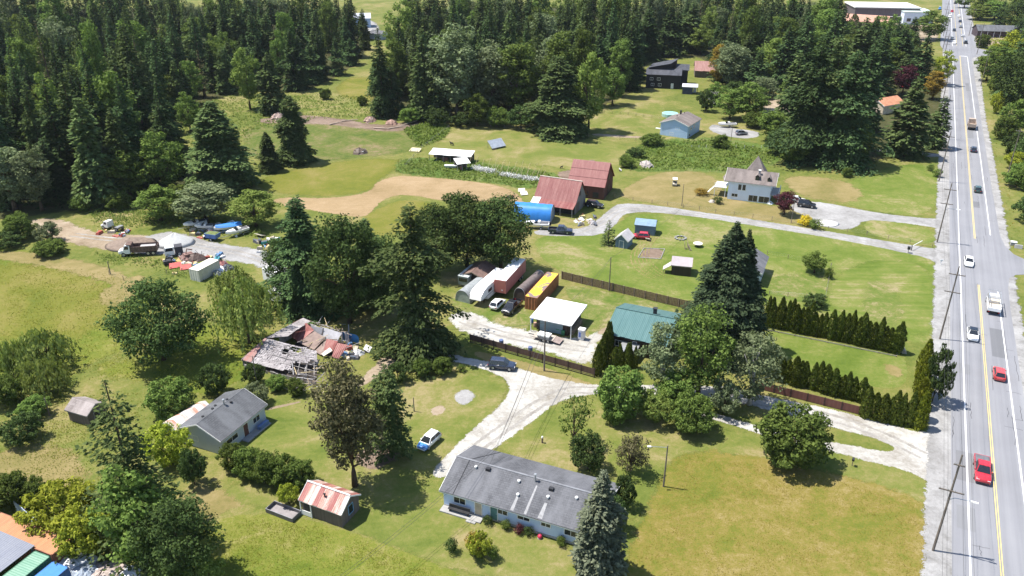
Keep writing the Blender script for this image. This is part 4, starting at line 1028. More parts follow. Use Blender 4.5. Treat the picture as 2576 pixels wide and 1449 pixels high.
# ================================================================== BUILDINGS
def wall_item(par, L, W, side, u, z, w, h, kind='window', frame=WHITE, pane=GLASS, o=0.35):
    """window or door set on one wall of a building L x W (local frame, walls inset by o)"""
    def P(a, d, zz):                                   # a along wall, d outward
        return {'front': (o + a, o - d, zz), 'back': (L - o - a, W - o + d, zz), 'left': (o - d, W - o - a, zz), 'right': (L - o + d, o + a, zz)}[side]
    def bar(mb, a0, a1, z0, z1, d0, d1):
        mb.hexa([P(a0, d0, z0), P(a1, d0, z0), P(a1, d1, z0), P(a0, d1, z0), P(a0, d0, z1), P(a1, d0, z1), P(a1, d1, z1), P(a0, d1, z1)])
    m = MB(); t = 0.09
    if kind in ('window', 'slider'):
        bar(m, u - w/2 - t, u + w/2 + t, z - t, z, 0, .06); bar(m, u - w/2 - t, u + w/2 + t, z + h, z + h + t, 0, .06)
        bar(m, u - w/2 - t, u - w/2, z, z + h, 0, .06); bar(m, u + w/2, u + w/2 + t, z, z + h, 0, .06)
        if w > 1.0: bar(m, u - .03, u + .03, z, z + h, 0, .05)
        f = m.build('window', frame, par)
        for a0, a1 in ([(u - w/2, u - .03), (u + .03, u + w/2)] if w > 1.0 else [(u - w/2, u + w/2)]):
            q = MB(); bar(q, a0, a1, z, z + h, -.02, .025); q.build('pane', pane, f)
        return f
    if kind == 'door':
        bar(m, u - w/2, u + w/2, z, z + h, 0, .05); d = m.build('door', pane, par)
        q = MB(); bar(q, u - w/2 - t, u - w/2, z, z + h + t, 0, .07); bar(q, u + w/2, u + w/2 + t, z, z + h + t, 0, .07); bar(q, u - w/2, u + w/2, z + h, z + h + t, 0, .07)
        q.build('door_frame', frame, d)
        q = MB(); bar(q, u + w/2 - .16, u + w/2 - .08, z + 1.0, z + 1.08, .05, .11); q.build('handle', STEEL, d); return d
    bar(m, u - w/2, u + w/2, z, z + h, 0, .06); return m.build(kind, pane, par)

def gable(name, label, cat, A, ang, L, W, ze, zr, wallm, roofm, o=0.4, og=0.35, ridge=0.5, thick=0.12, sheets=0, fascia=WHITE, roofm2=None, wall_z0=0.0, open_front=False, cap=None, sheet_mats=None, bands=None):
    """gabled building: A = ground point under the front-left eave corner, ridge runs along local x"""
    t = thing(name, label, cat, (A[0], A[1], 0), R(ang))
    yr = W * ridge
    sl_f = (zr - ze) / yr; sl_b = (zr - ze) / (W - yr)
    # walls
    wm = MB(); zf = ze + sl_f * o - .02; zb = ze + sl_b * o - .02; zt = zr - .02
    prof = [(o, wall_z0), (W - o, wall_z0), (W - o, zb), (yr, zt), (o, zf)]
    wm.extrude_x(prof, og, L - og)
    wall = wm.build('wall', wallm, t)
    # roof slopes
    for nm, y0, z0, y1, z1, mt, flip in (('front', 0, ze, yr, zr, roofm, 0), ('back', W, ze, yr, zr, roofm2 or roofm, 1)):
        n = sheets or 1
        if sheets:
            base = MB(); q = [(0.01, y0, z0), (L - .01, y0, z0), (L - .01, y1, z1), (0.01, y1, z1)]
            if flip: q = q[::-1]
            base.slab(*q, .04); rs = base.build('roof_slope', mt, t)
            for k in range(n):
                x0, x1 = L * k / n, L * (k + 1) / n; g = .012; dz = .045 + .012 * (k % 2)
                ov = 0.06 * math.sin(k * 2.7)
                dy = (y1 - y0); e0 = y0 - dy * (.01 + .012 * ((k * 7) % 3)); ez = z0 - (z1 - z0) * (.01 + .012 * ((k * 7) % 3))
                q = [(x0 + g, e0, ez + dz), (x1 - g, e0, ez + dz), (x1 - g, y1, z1 + dz), (x0 + g, y1, z1 + dz)]
                if flip: q = q[::-1]
                m2 = sheet_mats[(k * 5 + flip * 2) % len(sheet_mats)] if sheet_mats else mt
                MB().slab(*q, .02).build('roof_sheet', m2, rs)
        elif bands:
            rs = None
            for k in range(bands):
                a0, a1 = k / bands, (k + 1) / bands; dz = .06 + .11 * k - .10
                lap = .012
                q = [(0, y0 + (y1-y0)*(a0 - lap), z0 + (z1-z0)*(a0 - lap) + dz), (L, y0 + (y1-y0)*(a0 - lap), z0 + (z1-z0)*(a0 - lap) + dz), (L, y0 + (y1-y0)*a1, z0 + (z1-z0)*a1 + dz), (0, y0 + (y1-y0)*a1, z0 + (z1-z0)*a1 + dz)]
                if flip: q = q[::-1]
                MB().slab(*q, thick).build('roof_band', mt, t)
        else:
            q = [(0, y0, z0), (L, y0, z0), (L, y1, z1), (0, y1, z1)]
            if flip: q = q[::-1]
            rs = MB().slab(*q, thick).build('roof_slope', mt, t)
        MB().box(0.02, L - .02, min(y0, y0 + (.05 if not flip else -.05)), max(y0, y0 + (.05 if not flip else -.05)), z0 - .14, z0 - .005).build('fascia', fascia, t)
    if cap:
        MB().tube([(-.02, yr, zr + thick + .03), (L + .02, yr, zr + thick + .03)], .11, 6).build('ridge_cap', cap, t)
    # barge boards on both gables
    for x0, x1 in ((-.05, -.005), (L + .005, L + .05)):
        b = MB()
        b.hexa([(x0, 0, ze - .12), (x1, 0, ze - .12), (x1, yr, zr - .10), (x0, yr, zr - .10), (x0, 0, ze + .10), (x1, 0, ze + .10), (x1, yr, zr + .12), (x0, yr, zr + .12)])
        b.hexa([(x0, yr, zr - .10), (x1, yr, zr - .10), (x1, W, ze - .12), (x0, W, ze - .12), (x0, yr, zr + .12), (x1, yr, zr + .12), (x1, W, ze + .10), (x0, W, ze + .10)])
        b.build('barge_board', fascia, t)
    t['L'] = L
    return t
def vent(par, x, y, z, h=.35, r=.11, mat=STEEL, cap=True, name='roof_vent'):
    m = MB(); m.tube([(x, y, z - .1), (x, y, z + h)], r, 8)
    if cap: m.tube([(x, y, z + h), (x, y, z + h + .1)], [r * 1.8, r * 1.4], 8)
    return m.build(name, mat, par)
def rz_at(ze, zr, yr, y): return ze + (zr - ze) * min(y / yr, 2 - y / yr) + .12

ROOF_GREY = shingle('grey asphalt shingles', (0.078, 0.080, 0.088), (0.112, 0.114, 0.124), 0.3)
ROOF_CHAR = shingle('charcoal shingles', (0.075, 0.078, 0.085), (0.10, 0.104, 0.112), 0.3)
ROOF_BROWN = shingle('brown shingles', (0.125, 0.105, 0.098), (0.165, 0.140, 0.13), 0.3)
ROOF_DARK = shingle('near black shingles', (0.045, 0.048, 0.058), (0.065, 0.068, 0.08), 0.3)
RED_RUST = ribbed('red rusted sheet metal', (0.27, 0.085, 0.075), (0.36, 0.18, 0.155), 0.28, 'x', 0.55, 0.42)
RED_B = ribbed('red barn metal', (0.185, 0.048, 0.045), (0.235, 0.085, 0.075), 0.3, 'x', 0.5, 0.40)
WHITE_M = ribbed('white sheet metal', (0.78, 0.78, 0.76), (0.66, 0.65, 0.62), 0.3, 'x', 0.4, 0.36)
TEAL_M = ribbed('blue green metal roofing', (0.072, 0.150, 0.148), (0.092, 0.175, 0.172), 0.3, 'x', 0.4, 0.45)
SID_WHITE = siding('white lap siding', (0.66, 0.74, 0.85), 0.2)
SID_GREYW = siding('pale grey lap siding', (0.50, 0.55, 0.62), 0.2)
SID_BROWN = siding('dark brown boards', (0.05, 0.035, 0.028), 0.22, True)
SID_BARN = siding('old barn boards', (0.16, 0.13, 0.11), 0.24, True, 0.9)
SID_REDB = siding('red brown boards', (0.12, 0.055, 0.045), 0.24, True, 0.9)
SID_BLACK = siding('black stained boards', (0.022, 0.022, 0.026), 0.22, True)
SID_BLUEW = siding('pale blue lap siding', (0.42, 0.56, 0.76), 0.2)
SID_BLUEG = siding('blue grey boards', (0.13, 0.20, 0.26), 0.2)
CONC = plain('concrete', (0.30, 0.295, 0.285), 0.9, 0.2, 1.0)

# --- long house in the foreground
t = gable('long_house', 'long white house with a worn grey shingle roof in the foreground', 'house', (-9.5, 81.6), -23.0, 21.5, 10.4, 2.75, 4.55, siding('pale blue house siding', (0.50, 0.61, 0.78), 0.2), ROOF_GREY, o=.5)
yr = 5.2
seam = MB()
for (a, b) in (((2.0, 0, 2.75), (2.0, yr, 4.55)), ((2.0, yr, 4.55), (4.2, 10.4, 2.75))):
    seam.tube([Vector(a) + Vector((0, 0, .14)), Vector(b) + Vector((0, 0, .14))], .05, 5)
seam.build('roof_seam', DARK, t)
MB().box(0, 21.5, yr - .14, yr + .14, 4.62, 4.72).build('ridge_cap', plain('faded ridge shingles', (0.17, 0.175, 0.19), 0.9), t)
for x, y in ((3.3, 4.3), (9.6, 4.0), (10.2, 2.2), (14.0, 3.0), (17.5, 3.9)): vent(t, x, y, rz_at(2.75, 4.55, yr, y), .25, .13, WHITE)
for x, y in ((5.0, 4.5), (14.0, 4.2)): MB().box(x - .3, x + .3, y - .25, y + .25, rz_at(2.75,4.55,yr,y) - .1, rz_at(2.75,4.55,yr,y) + .32).build('roof_vent', DARK, t)
vent(t, 11.6, 4.7, 4.5, 1.1, .12, STEEL, True, 'chimney_pipe')
st = plain('lime streaked shingles', (0.26, 0.26, 0.265), 0.9, 0.25, 2.5)
for x, w in ((10.2, .45), (12.0, .35), (14.0, .6)):
    z0, z1 = rz_at(2.75, 4.55, yr, .15), rz_at(2.75, 4.55, yr, 2.3 if w > .4 else 4.2)
    MB().slab((x - w/2, .15, z0 + .004), (x + w/2, .15, z0 + .004), (x + w*.3, 2.3 if w > .4 else 4.2, z1 + .004), (x - w*.3, 2.3 if w > .4 else 4.2, z1 + .004), .004).build('roof_stain', st, t)
for u, z, w, h in ((2.2, 1.2, 1.6, .9), (8.3, 1.5, 1.3, .7), (11.2, 1.6, 1.6, .5), (14.2, 1.6, 1.2, .5), (17.5, 1.3, 1.6, .8)): wall_item(t, 21.5, 10.4, 'front', u, z, w, h, o=.5)
wall_item(t, 21.5, 10.4, 'front', 4.9, .25, .95, 2.05, 'door', pane=plain('beige door', (.45, .38, .28)), o=.5)
wall_item(t, 21.5, 10.4, 'front', 7.1, .25, .95, 2.05, 'door', pane=plain('green door', (.10, .2, .18)), o=.5)
MB().box(.3, 6.2, -.75, .45, 0.02, .2).build('porch_slab', CONC, t)
MB().box(4.3, 5.6, -1.15, -.76, .02, .14).build('step', CONC, t)
MB().box(.45, 21.0, .46, .56, 0, .35).build('foundation', CONC, t)
b = thing('bench', 'dark bench on the porch slab of the long white house', 'bench', (*(Vector((-9.5, 81.6)) + Matrix.Rotation(R(-23), 2) @ Vector((2.9, -.2))), .22), R(-23))
MB().box(-1.5, 1.5, -.25, .2, .38, .46).build('seat', DARK, b); MB().box(-1.5, 1.5, .2, .26, .46, .95).build('backrest', DARK, b)
for x in (-1.3, 1.3): MB().box(x - .05, x + .05, -.2, .2, 0, .38).build('leg', DARK, b)

# --- grey-roofed cottage, ridge runs away from the camera
t = gable('cottage', 'pale blue-grey cottage with a charcoal shingle roof at left', 'house', (-41.4, 92.0), 66.5, 10.2, 8.2, 2.7, 4.5, SID_GREYW, ROOF_CHAR, o=.4)
vent(t, 5.6, 4.0, 4.5, .9, .12, STEEL, True, 'chimney_pipe')
for x, y in ((2.2, 5.0), (4.4, 5.2), (5.4, 5.6), (6.9, 4.6), (6.6, 3.6)): vent(t, x, y, rz_at(2.7, 4.5, 4.1, y), .12, .13, DARK)
for u, z, w, h in ((2.1, 1.1, 2.3, .8), (7.4, 1.1, 1.4, .9)): wall_item(t, 10.2, 8.2, 'front', u, z, w, h, o=.4)
wall_item(t, 10.2, 8.2, 'front', 5.0, .2, .95, 2.0, 'door', pane=plain('brown door', (.12, .05, .04)), o=.4)
wall_item(t, 10.2, 8.2, 'left', 2.5, 1.2, 1.0, .8, o=.4)
MB().box(4.2, 9.4, -.9, .38, .01, .16).build('porch_slab', CONC, t)
d = MB().box(7.2, 9.2, -.7, -.1, .16, .75).build('porch_box', plain('blue tarp cover', (.13, .2, .38), .6), t)
# lean-to shed behind it
t = gable('metal_shed', 'small white shed with rust-streaked metal roof left of the cottage', 'shed', (-49.0, 95.2), 58, 6.6, 3.4, 2.3, 3.1, SID_GREYW, ribbed('rust streaked white metal', (.66, .64, .62), (.46, .20, .12), .25, 'x', .5, .47), o=.2, og=.2, sheets=7,
          sheet_mats=[ribbed('rust streaked white metal', (.66, .64, .62), (.46, .20, .12), .25, 'x', .5, .47), ribbed('white weathered metal', (.70, .69, .67), (.5, .36, .3), .25, 'x', .5, .36)])
wall_item(t, 6.6, 3.4, 'left', 1.4, .1, .9, 1.9, 'door', pane=plain('blue grey door', (.16, .2, .25)), o=.2)
# old wooden shed
t = gable('wooden_shed', 'old wooden shed with weathered shake roof in the left meadow', 'shed', (*G(162, 1032, 2.0),), -22, 4.6, 3.8, 2.0, 3.1, SID_BARN, shingle('weathered cedar shakes', (.16, .135, .125), (.25, .22, .21), .4), o=.25, og=.25, fascia=GREYWOOD)
wall_item(t, 4.6, 3.8, 'right', 1.6, .05, .9, 1.7, 'door', pane=DARK, frame=GREYWOOD, o=.25)
rows = MB()
# red-roofed shed
rust = [ribbed('red rusted sheet metal', (0.27, 0.085, 0.075), (0.36, 0.18, 0.155), 0.28, 'x', 0.55, 0.42), ribbed('rust and white sheet metal', (0.62, 0.55, 0.50), (0.36, 0.14, 0.11), 0.28, 'x', 0.5, 0.46), ribbed('pale rusted sheet metal', (0.56, 0.47, 0.42), (0.40, 0.17, 0.13), 0.28, 'x', 0.5, 0.52)]
t = gable('red_shed', 'small shed with red and white rusted metal roof on the near lawn', 'shed', (-27.6, 80.3), -25, 6.7, 4.3, 2.35, 3.75, SID_BARN, rust[0], o=.25, og=.25, sheets=9, sheet_mats=rust, cap=WHITE,
          roofm2=ribbed('bare silver sheet metal', (.55, .57, .62), (.40, .34, .34), .28, 'x', .45, .42))
wall_item(t, 6.7, 4.3, 'right', 2.0, .9, .9, 1.3, frame=plain('blue window frame', (.16, .32, .48)), o=.25)
vent(t, 3.4, 1.2, 2.9, .75, .1, DARK, True, 'stove_pipe')
MB().box(.1, .22, .0, .12, 0, 2.3).box(1.75, 1.87, .0, .12, 0, 2.3).build('porch_post', WHITE, t)
MB().box(.24, 1.73, .02, .08, .1, .85).build('porch_panel', WHITE, t)
wall_item(t, 6.7, 4.3, 'front', .9, .9, 1.0, 1.0, 'dark_opening', pane=DARK, o=.25)

# --- garage with white metal roof
ANG = -24.0
t = thing('garage', 'garage with bright white flat metal roof and blue-grey door', 'garage', (*G(1332, 798, 3.0), 0), R(ANG))
MB().box(.9, 7.2, 1.3, 8.2, 0, 2.85).build('wall', SID_BROWN, t)
n = 10
for k in range(n):
    x0, x1 = 8.2 * k / n, 8.2 * (k + 1) / n
    MB().slab((x0 + .008, 0, 2.9), (x1 - .008, 0, 2.9), (x1 - .008, 8.7, 3.15), (x0 + .008, 8.7, 3.15), .07 + .008 * (k % 2)).build('roof_sheet', WHITE_M, t)
MB().box(.03, 8.17, .03, 8.6, 2.78, 2.89).build('roof_deck', WHITE, t)
MB().box(1.6, 6.1, 1.22, 1.31, .05, 2.4).build('garage_door', siding('blue grey garage door', (.22, .31, .36), .5), t)
for x in (.12, 8.0): MB().box(x, x + .14, .15, .29, 0, 2.8).build('post', WHITE, t)
MB().box(7.24, 7.9, 2.0, 7.0, .02, .9).build('wood_stack', WOOD, t)

# --- house with the blue-green metal roof
t = gable('green_roof_house', 'dark brown house with blue-green ribbed metal roof', 'house', (*G(1521, 838, 3.4),), ANG, 11.2, 12.6, 3.4, 5.3, SID_BROWN, TEAL_M, o=.5, ridge=.52, sheets=12, fascia=plain('teal trim', (.10, .22, .22)), cap=TEAL_M)
MB().box(6.6, 7.2, 7.4, 8.0, 4.6, 6.1).build('chimney', plain('dark brick', (.05, .045, .05)), t)
MB().box(6.5, 7.3, 7.3, 8.1, 6.1, 6.2).build('chimney_cap', DARK, t)
for x, y in ((9.8, 2.0), (8.2, 2.6), (10.4, 4.4)): vent(t, x, y, rz_at(3.4, 5.3, 6.5, y), .25, .08, DARK)
for u, z, w, h in ((4.9, 1.9, .6, .7), (8.2, 1.4, 1.3, 1.0), (2.0, 1.2, 1.2, 1.0)): wall_item(t, 11.2, 12.6, 'front', u, z, w, h, o=.5)
for u in (2.5, 6.5): wall_item(t, 11.2, 12.6, 'left', u, 1.3, 1.2, 1.0, o=.5)
MB().slab((3.2, -2.4, 1.9), (6.4, -2.4, 1.9), (6.4, .46, 2.3), (3.2, .46, 2.3), .08).build('porch_roof', STEEL, t)
for x in (3.3, 6.2): MB().box(x, x + .1, -2.35, -2.25, 0, 1.9).build('porch_post', DARK, t)

# --- upper red barn: three stepped bands of roof
t = gable('red_barn', 'red barn with three stepped bands of metal roof, the farther of two', 'barn', (*G(1427, 461, 3.6),), -20.5, 10.4, 10.6, 3.6, 8.6, SID_REDB, RED_B, o=.3, bands=3, thick=.1, fascia=plain('red trim', (.2, .06, .055)), cap=plain('pale ridge tin', (.5, .42, .36)))
wall_item(t, 10.4, 10.6, 'right', 5.0, .1, 2.6, 2.6, 'barn_door', pane=SID_BROWN, o=.3)
wall_item(t, 10.4, 10.6, 'right', 5.0, 4.3, 1.1, 1.3, 'hay_door', pane=DARK, o=.3)
for u in (2.0, 4.8, 7.6): wall_item(t, 10.4, 10.6, 'front', u, .4, 1.6, 1.5, 'stall_opening', pane=DARK, o=.3)
# --- nearer red barn with flared skirt roof
A = G(1334, 512, 2.2)
t = thing('red_barn', 'red barn with flared rust-striped roof behind the blue shelter', 'barn', (*A, 0), R(-24))
L, W = 11.6, 10.6
yr, zr = 6.6, 7.6
barnm = [ribbed('red barn tin %d' % k, (0.19, 0.052, 0.048), (0.26, 0.11, 0.095), 0.3, 'x', 0.5, 0.36 + .05 * k) for k in range(3)]
prof = [(0, 2.2), (2.4, 3.1), (yr, zr)]
n = 12
for k in range(n):
    x0, x1 = L * k / n + .008, L * (k + 1) / n - .008
    y0 = 0
    for (ya, za), (yb, zb) in zip(prof[:-1], prof[1:]):
        if ya == 0 and k < 2: continue
        q = MB(); q.slab((x0, ya, za), (x1, ya, za), (x1, yb, zb), (x0, yb, zb), .05 + .01 * (k % 2)); q.build('roof_sheet', barnm[k % 3], t)
    MB().slab((x1, W + .6, 2.6), (x0, W + .6, 2.6), (x0, yr, zr), (x1, yr, zr), .05).build('roof_sheet', barnm[(k + 1) % 3], t)
MB().slab((-.2, .6, 2.3), (1.95, .6, 2.35), (1.95, 3.4, 3.7), (-.2, 2.6, 3.2), .08).build('white_roof_panel', WHITE_M, t)
MB().tube([(0, yr, zr + .1), (L, yr, zr + .1)], .13, 6).build('ridge_cap', plain('pale ridge tin', (.5, .42, .36)), t)
MB().extrude_x([(2.4, 0), (W, 0), (W, 2.75), (yr, zr - .1), (2.4, 3.0)], .3, L - .35).build('wall', siding('grey barn boards', (.22, .21, .20), .26, True, .9), t)
for x in (2.2, 5.0, 8.0, 11.2): MB().box(x, x + .16, .15, .31, 0, 2.15).build('post', GREYWOOD, t)
MB().box(2.0, L - .4, 2.3, 2.39, .1, 2.0).build('dark_opening', DARK, t)
wall_item(t, L, W, 'right', 4.2, .1, 2.4, 2.6, 'barn_door', pane=SID_BARN, o=.35)
wall_item(t, L, W, 'right', 5.6, 4.0, 1.0, 1.2, 'hay_door', pane=DARK, o=.35)

def arch(name, label, A, ang, L, W, Hh, mat, endm, cat='shelter', ribs=0, p=2.4):
    t = thing(name, label, cat, (*A, 0), R(ang)); n = 14
    sec = []
    for k in range(n + 1):
        a = math.pi * k / n; c, s = math.cos(a), math.sin(a)
        sec.append((W/2 - W/2 * math.copysign(abs(c) ** (2/p), c), Hh * abs(s) ** (2/p)))
    rows = []
    m = max(4, int(L / .8))
    for i in range(m + 1):
        x = L * i / m; sag = .04 * math.sin(i * 2.1) + (-.05 if i % 2 else 0)
        rows.append([(x, y + (W/2 - y) * (.02 if i % 2 else 0), z * (1 - (.015 if i % 2 else 0)) + (sag * .3 if z > 1 else 0)) for y, z in sec])
    MB().strip(rows).build('cover', mat, t, True)
    for x, nm in ((.08, 'back_wall'), (L - .12, 'end_wall')):
        MB().add([(x, y, z * .985) for y, z in sec], [tuple(range(n + 1))]).build(nm, endm, t)
    for x in ((0.02, L - .02) if not ribs else np.linspace(0.02, L - .02, ribs)):
        MB().tube([(x, y * .98 + W * .01, z * .985) for y, z in sec], .05, 5).build('hoop', STEEL, t)
    return t
TARPB = plain('blue tarpaulin', (0.035, 0.19, 0.52), 0.42, 0.18, 0.8)
t = arch('blue_shelter', 'long rounded shelter under a bright blue tarpaulin', G(1290, 556), -13, 9.6, 5.6, 4.0, TARPB, plain('grey tarp', (.25, .29, .33), .6))
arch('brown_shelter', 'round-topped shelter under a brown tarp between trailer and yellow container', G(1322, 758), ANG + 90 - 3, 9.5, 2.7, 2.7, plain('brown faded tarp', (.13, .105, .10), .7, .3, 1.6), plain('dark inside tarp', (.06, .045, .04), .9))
arch('grey_shelter', 'low grey tarp shelter beside the white camper trailer', G(1182, 765), ANG + 90 - 4, 7.2, 3.4, 2.6, plain('grey green tarp', (.26, .28, .29), .5, .25, 1.6), plain('pale green tarp', (.28, .32, .29), .6))
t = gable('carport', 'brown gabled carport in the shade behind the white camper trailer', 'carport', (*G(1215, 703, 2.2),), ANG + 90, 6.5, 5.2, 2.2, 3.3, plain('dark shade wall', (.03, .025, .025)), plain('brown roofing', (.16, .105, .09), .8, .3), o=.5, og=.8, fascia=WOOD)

# --- small sheds on the middle lawn
t = gable('blue_shed', 'blue barn-style garden shed on the middle lawn', 'shed', (*G(1596, 566, 2.3),), -16, 5.0, 3.6, 2.3, 3.2, SID_BLUEG, plain('blue roofing', (.17, .25, .33), .6, .2), o=.12, og=.15, ridge=.62, fascia=plain('blue trim', (.10, .16, .24)))
wall_item(t, 5.0, 3.6, 'right', 1.6, .05, 1.3, 1.8, 'door', pane=SID_BLUEG, frame=plain('blue trim', (.10, .16, .24)), o=.14)
t = gable('pale_roof_shed', 'small blue-grey shed with steep pale roof beside the young conifer', 'shed', (*G(1580, 609, 1.9),), 62, 4.2, 3.4, 1.9, 3.4, SID_BLUEG, plain('pale shed roofing', (.44, .42, .42), .8, .15), o=.25)
wall_item(t, 4.2, 3.4, 'left', 1.5, .05, 1.0, 1.7, 'door', pane=SID_BLUEG, o=.25)
t = gable('brown_shed', 'dark brown shed with pale roof left of the huge spruce', 'shed', (*G(1688, 668, 2.2),), -14, 4.4, 4.2, 2.2, 3.1, SID_BROWN, plain('faded purple brown roofing', (.33, .29, .30), .8, .12), o=.15, og=.15, fascia=WOOD, ridge=.7)
MB().slab((-1.6, .3, .9), (-.02, .1, 2.1), (-.02, 2.4, 2.1), (-1.6, 2.2, .9), .07).build('lean_to_roof', plain('old pale board', (.42, .38, .36)), t)
for x, y in ((-1.5, .5), (-1.5, 2.0)): MB().box(x, x + .1, y, y + .1, 0, .95).build('post', WOOD, t)
t = gable('grey_roof_cottage', 'small cottage with grey roof half hidden behind the huge spruce', 'house', (*G(1918, 690, 3.0),), 66, 9.5, 6.5, 3.0, 4.6, SID_GREYW, ROOF_GREY, o=.4)
wall_item(t, 9.5, 6.5, 'front', 2.4, 1.0, 1.2, 1.0, o=.4); wall_item(t, 9.5, 6.5, 'front', 6.2, .2, .9, 2.0, 'door', pane=WHITE, o=.4); wall_item(t, 9.5, 6.5, 'left', 2.4, 1.0, 1.2, 1.0, o=.4)

# --- white house with the pyramid roof
A = G(1822, 455, 5.0)
t = gable('white_house', 'white two-storey house with brown shingle roof and pointed turret', 'house', A, -22.0, 13.2, 9.2, 5.0, 7.3, SID_WHITE, ROOF_BROWN, o=.45, og=1.2)
ty = Vector((7.4, 5.4))
pyr = MB()
pyr.add([(4.7, 3.9, 6.4), (10.0, 3.9, 6.4), (10.0, 8.6, 6.4), (4.7, 8.6, 6.4), (7.35, 6.2, 11.0)], [(0, 1, 4), (1, 2, 4), (2, 3, 4), (3, 0, 4), (3, 2, 1, 0)])
pyr.build('turret_roof', ROOF_BROWN, t)
for hip in ((0, -1), (1, 1)):
    pass
MB().slab((-.02, 0, 5.02), (1.25, 4.6, 7.32), (-.02, 9.2, 5.02), (-.9, 4.6, 4.6), .1).build('hip_end', ROOF_BROWN, t)
for x, w, h in ((8.2, 1.0, 1.2), (11.2, .8, .9)):
    dm = MB(); dm.box(x - w/2, x + w/2, 1.3, 3.0, 5.4, 5.6 + h); dm.build('dormer', SID_BROWN, t)
    MB().slab((x - w/2 - .15, 1.15, 5.6 + h - .1), (x, 1.15, 5.6 + h + .45), (x, 3.6, 5.6 + h + .45), (x - w/2 - .15, 3.6, 5.6 + h - .1), .06).slab((x, 1.15, 5.6 + h + .45), (x + w/2 + .15, 1.15, 5.6 + h - .1), (x + w/2 + .15, 3.6, 5.6 + h - .1), (x, 3.6, 5.6 + h + .45), .06).build('dormer_roof', ROOF_BROWN, t)
    MB().box(x - w/2 + .12, x + w/2 - .12, 1.26, 1.3, 5.7, 5.5 + h).build('dormer_window', GLASS, t)
MB().box(8.2, 8.7, 3.0, 3.5, 6, 7.9).build('chimney', plain('grey brick', (.3, .29, .3)), t)
MB().box(8.1, 8.8, 2.9, 3.6, 7.9, 8.05).build('chimney_cap', WHITE, t)
for u, z, w, h in ((3.7, 2.9, .8, 1.5), (4.8, 2.9, .8, 1.5), (2.6, .9, 1.5, .8)): wall_item(t, 13.2, 9.2, 'front', u, z, w, h, o=.45, frame=WHITE)
wall_item(t, 13.2, 9.2, 'front', 7.4, .2, 2.2, 1.6, 'window', o=.45); wall_item(t, 13.2, 9.2, 'front', 10.2, .2, 2.6, 1.6, 'window', o=.45)
MB().box(12.1, 14.2, .6, 7.5, 2.3, 2.45).build('deck', CONC, t)
for y in (.8, 4.0, 7.2): MB().box(14.0, 14.12, y, y + .12, 0, 3.4).build('deck_post', WHITE, t)
MB().box(14.0, 14.1, .8, 7.3, 3.3, 3.4).build('deck_rail', WHITE, t)
# white stair and deck at its left end
MB().box(-2.6, .6, 1.5, 6.5, 2.5, 2.65).build('deck', WHITE, t)
for k in range(7): MB().box(-3.0 - .28 * k, -2.72 - .28 * k, 1.6, 2.8, 2.3 - .34 * k, 2.36 - .34 * k).build('stair_tread', WHITE, t)
for k in range(9): MB().box(-2.6 + .38 * k, -2.54 + .38 * k, 1.5, 1.56, 2.65, 3.6).build('baluster', WHITE, t)
MB().box(-2.6, .6, 1.48, 1.56, 3.6, 3.7).build('deck_rail', WHITE, t)
for x, y in ((-2.5, 1.6), (-2.5, 6.3), (.3, 1.6)): MB().box(x, x + .14, y, y + .14, 0, 2.5).build('deck_post', WHITE, t)

# --- blue-white bungalow beyond
A = G(1733, 319, 4.2)
t = gable('blue_bungalow', 'pale blue bungalow with brown shingle roof beyond the pasture', 'house', A, 58, 12.5, 10.5, 4.2, 6.0, SID_BLUEW, ROOF_BROWN, o=.4)
for u, z, w, h in ((3.6, 2.6, 1.4, .8), (5.6, .6, 1.2, .7)): wall_item(t, 12.5, 10.5, 'left', 10.5 - .8 - u, z, w, h, o=.4)
for u, z, w, h in ((3.0, 2.4, 1.2, .9), (6.0, 2.4, 1.2, .9), (2.0, .4, .9, .8)): wall_item(t, 12.5, 10.5, 'front', u, z, w, h, o=.4)
MB().box(8.6, 9.1, 6.2, 6.7, 5.2, 7.1).build('chimney', DARK, t); vent(t, 5.6, 6.5, 5.6, .4, .12, DARK); vent(t, 9.8, 5.5, 6.0, .3, .12, DARK)
MB().box(.4, 1.2, 10.2, 11.9, 1.9, 2.05).build('side_stair', WHITE, t)

# --- dark house and its outbuildings
A = G(1624, 190, 5.2)
t = gable('dark_house', 'black-stained house with dark split roof beyond the bungalow', 'house', A, -12, 15.0, 9.0, 5.6, 6.9, SID_BLACK, ROOF_DARK, o=.4, ridge=.9, fascia=DARK)
MB().hexa([(1.0, 7.0, 6.0), (9.5, 7.0, 6.0), (12.5, 15, 6.0), (3.0, 15, 6.0), (1.0, 7.0, 7.2), (9.5, 7.0, 9.0), (12.5, 15, 9.6), (3.0, 15, 7.4)]).build('upper_wall', SID_BLACK, t)
MB().slab((0.4, 6.2, 7.2), (10.2, 6.2, 9.3), (13.2, 15.8, 9.9), (2.2, 15.8, 7.4), .18).build('upper_roof', ROOF_DARK, t)
MB().box(12.6, 17.5, 8, 15, 0, 6.5).build('rear_wing', SID_BLACK, t)
MB().slab((12.2, 7.4, 6.6), (18.0, 7.4, 6.5), (18.0, 15.6, 7.6), (12.2, 15.6, 7.7), .15).build('wing_roof', ROOF_DARK, t)
wall_item(t, 15, 9, 'front', 11.0, .1, .95, 2.1, 'door', pane=WHITE, o=.4)
for u in (2.2, 5.2): wall_item(t, 15, 9, 'front', u, 3.4, 1.2, 1.0, o=.4); wall_item(t, 15, 9, 'front', u + .6, 1.0, 1.2, 1.0, o=.4)
t = thing('carport', 'carport with light flat roof beside the black-stained house', 'carport', (*G(1716, 219, 2.9), 0), R(-12))
MB().slab((0, 0, 2.9), (6.4, 0, 2.9), (6.4, 5.5, 3.2), (0, 5.5, 3.2), .14).build('roof', plain('light roof membrane', (.5, .5, .52), .6), t)
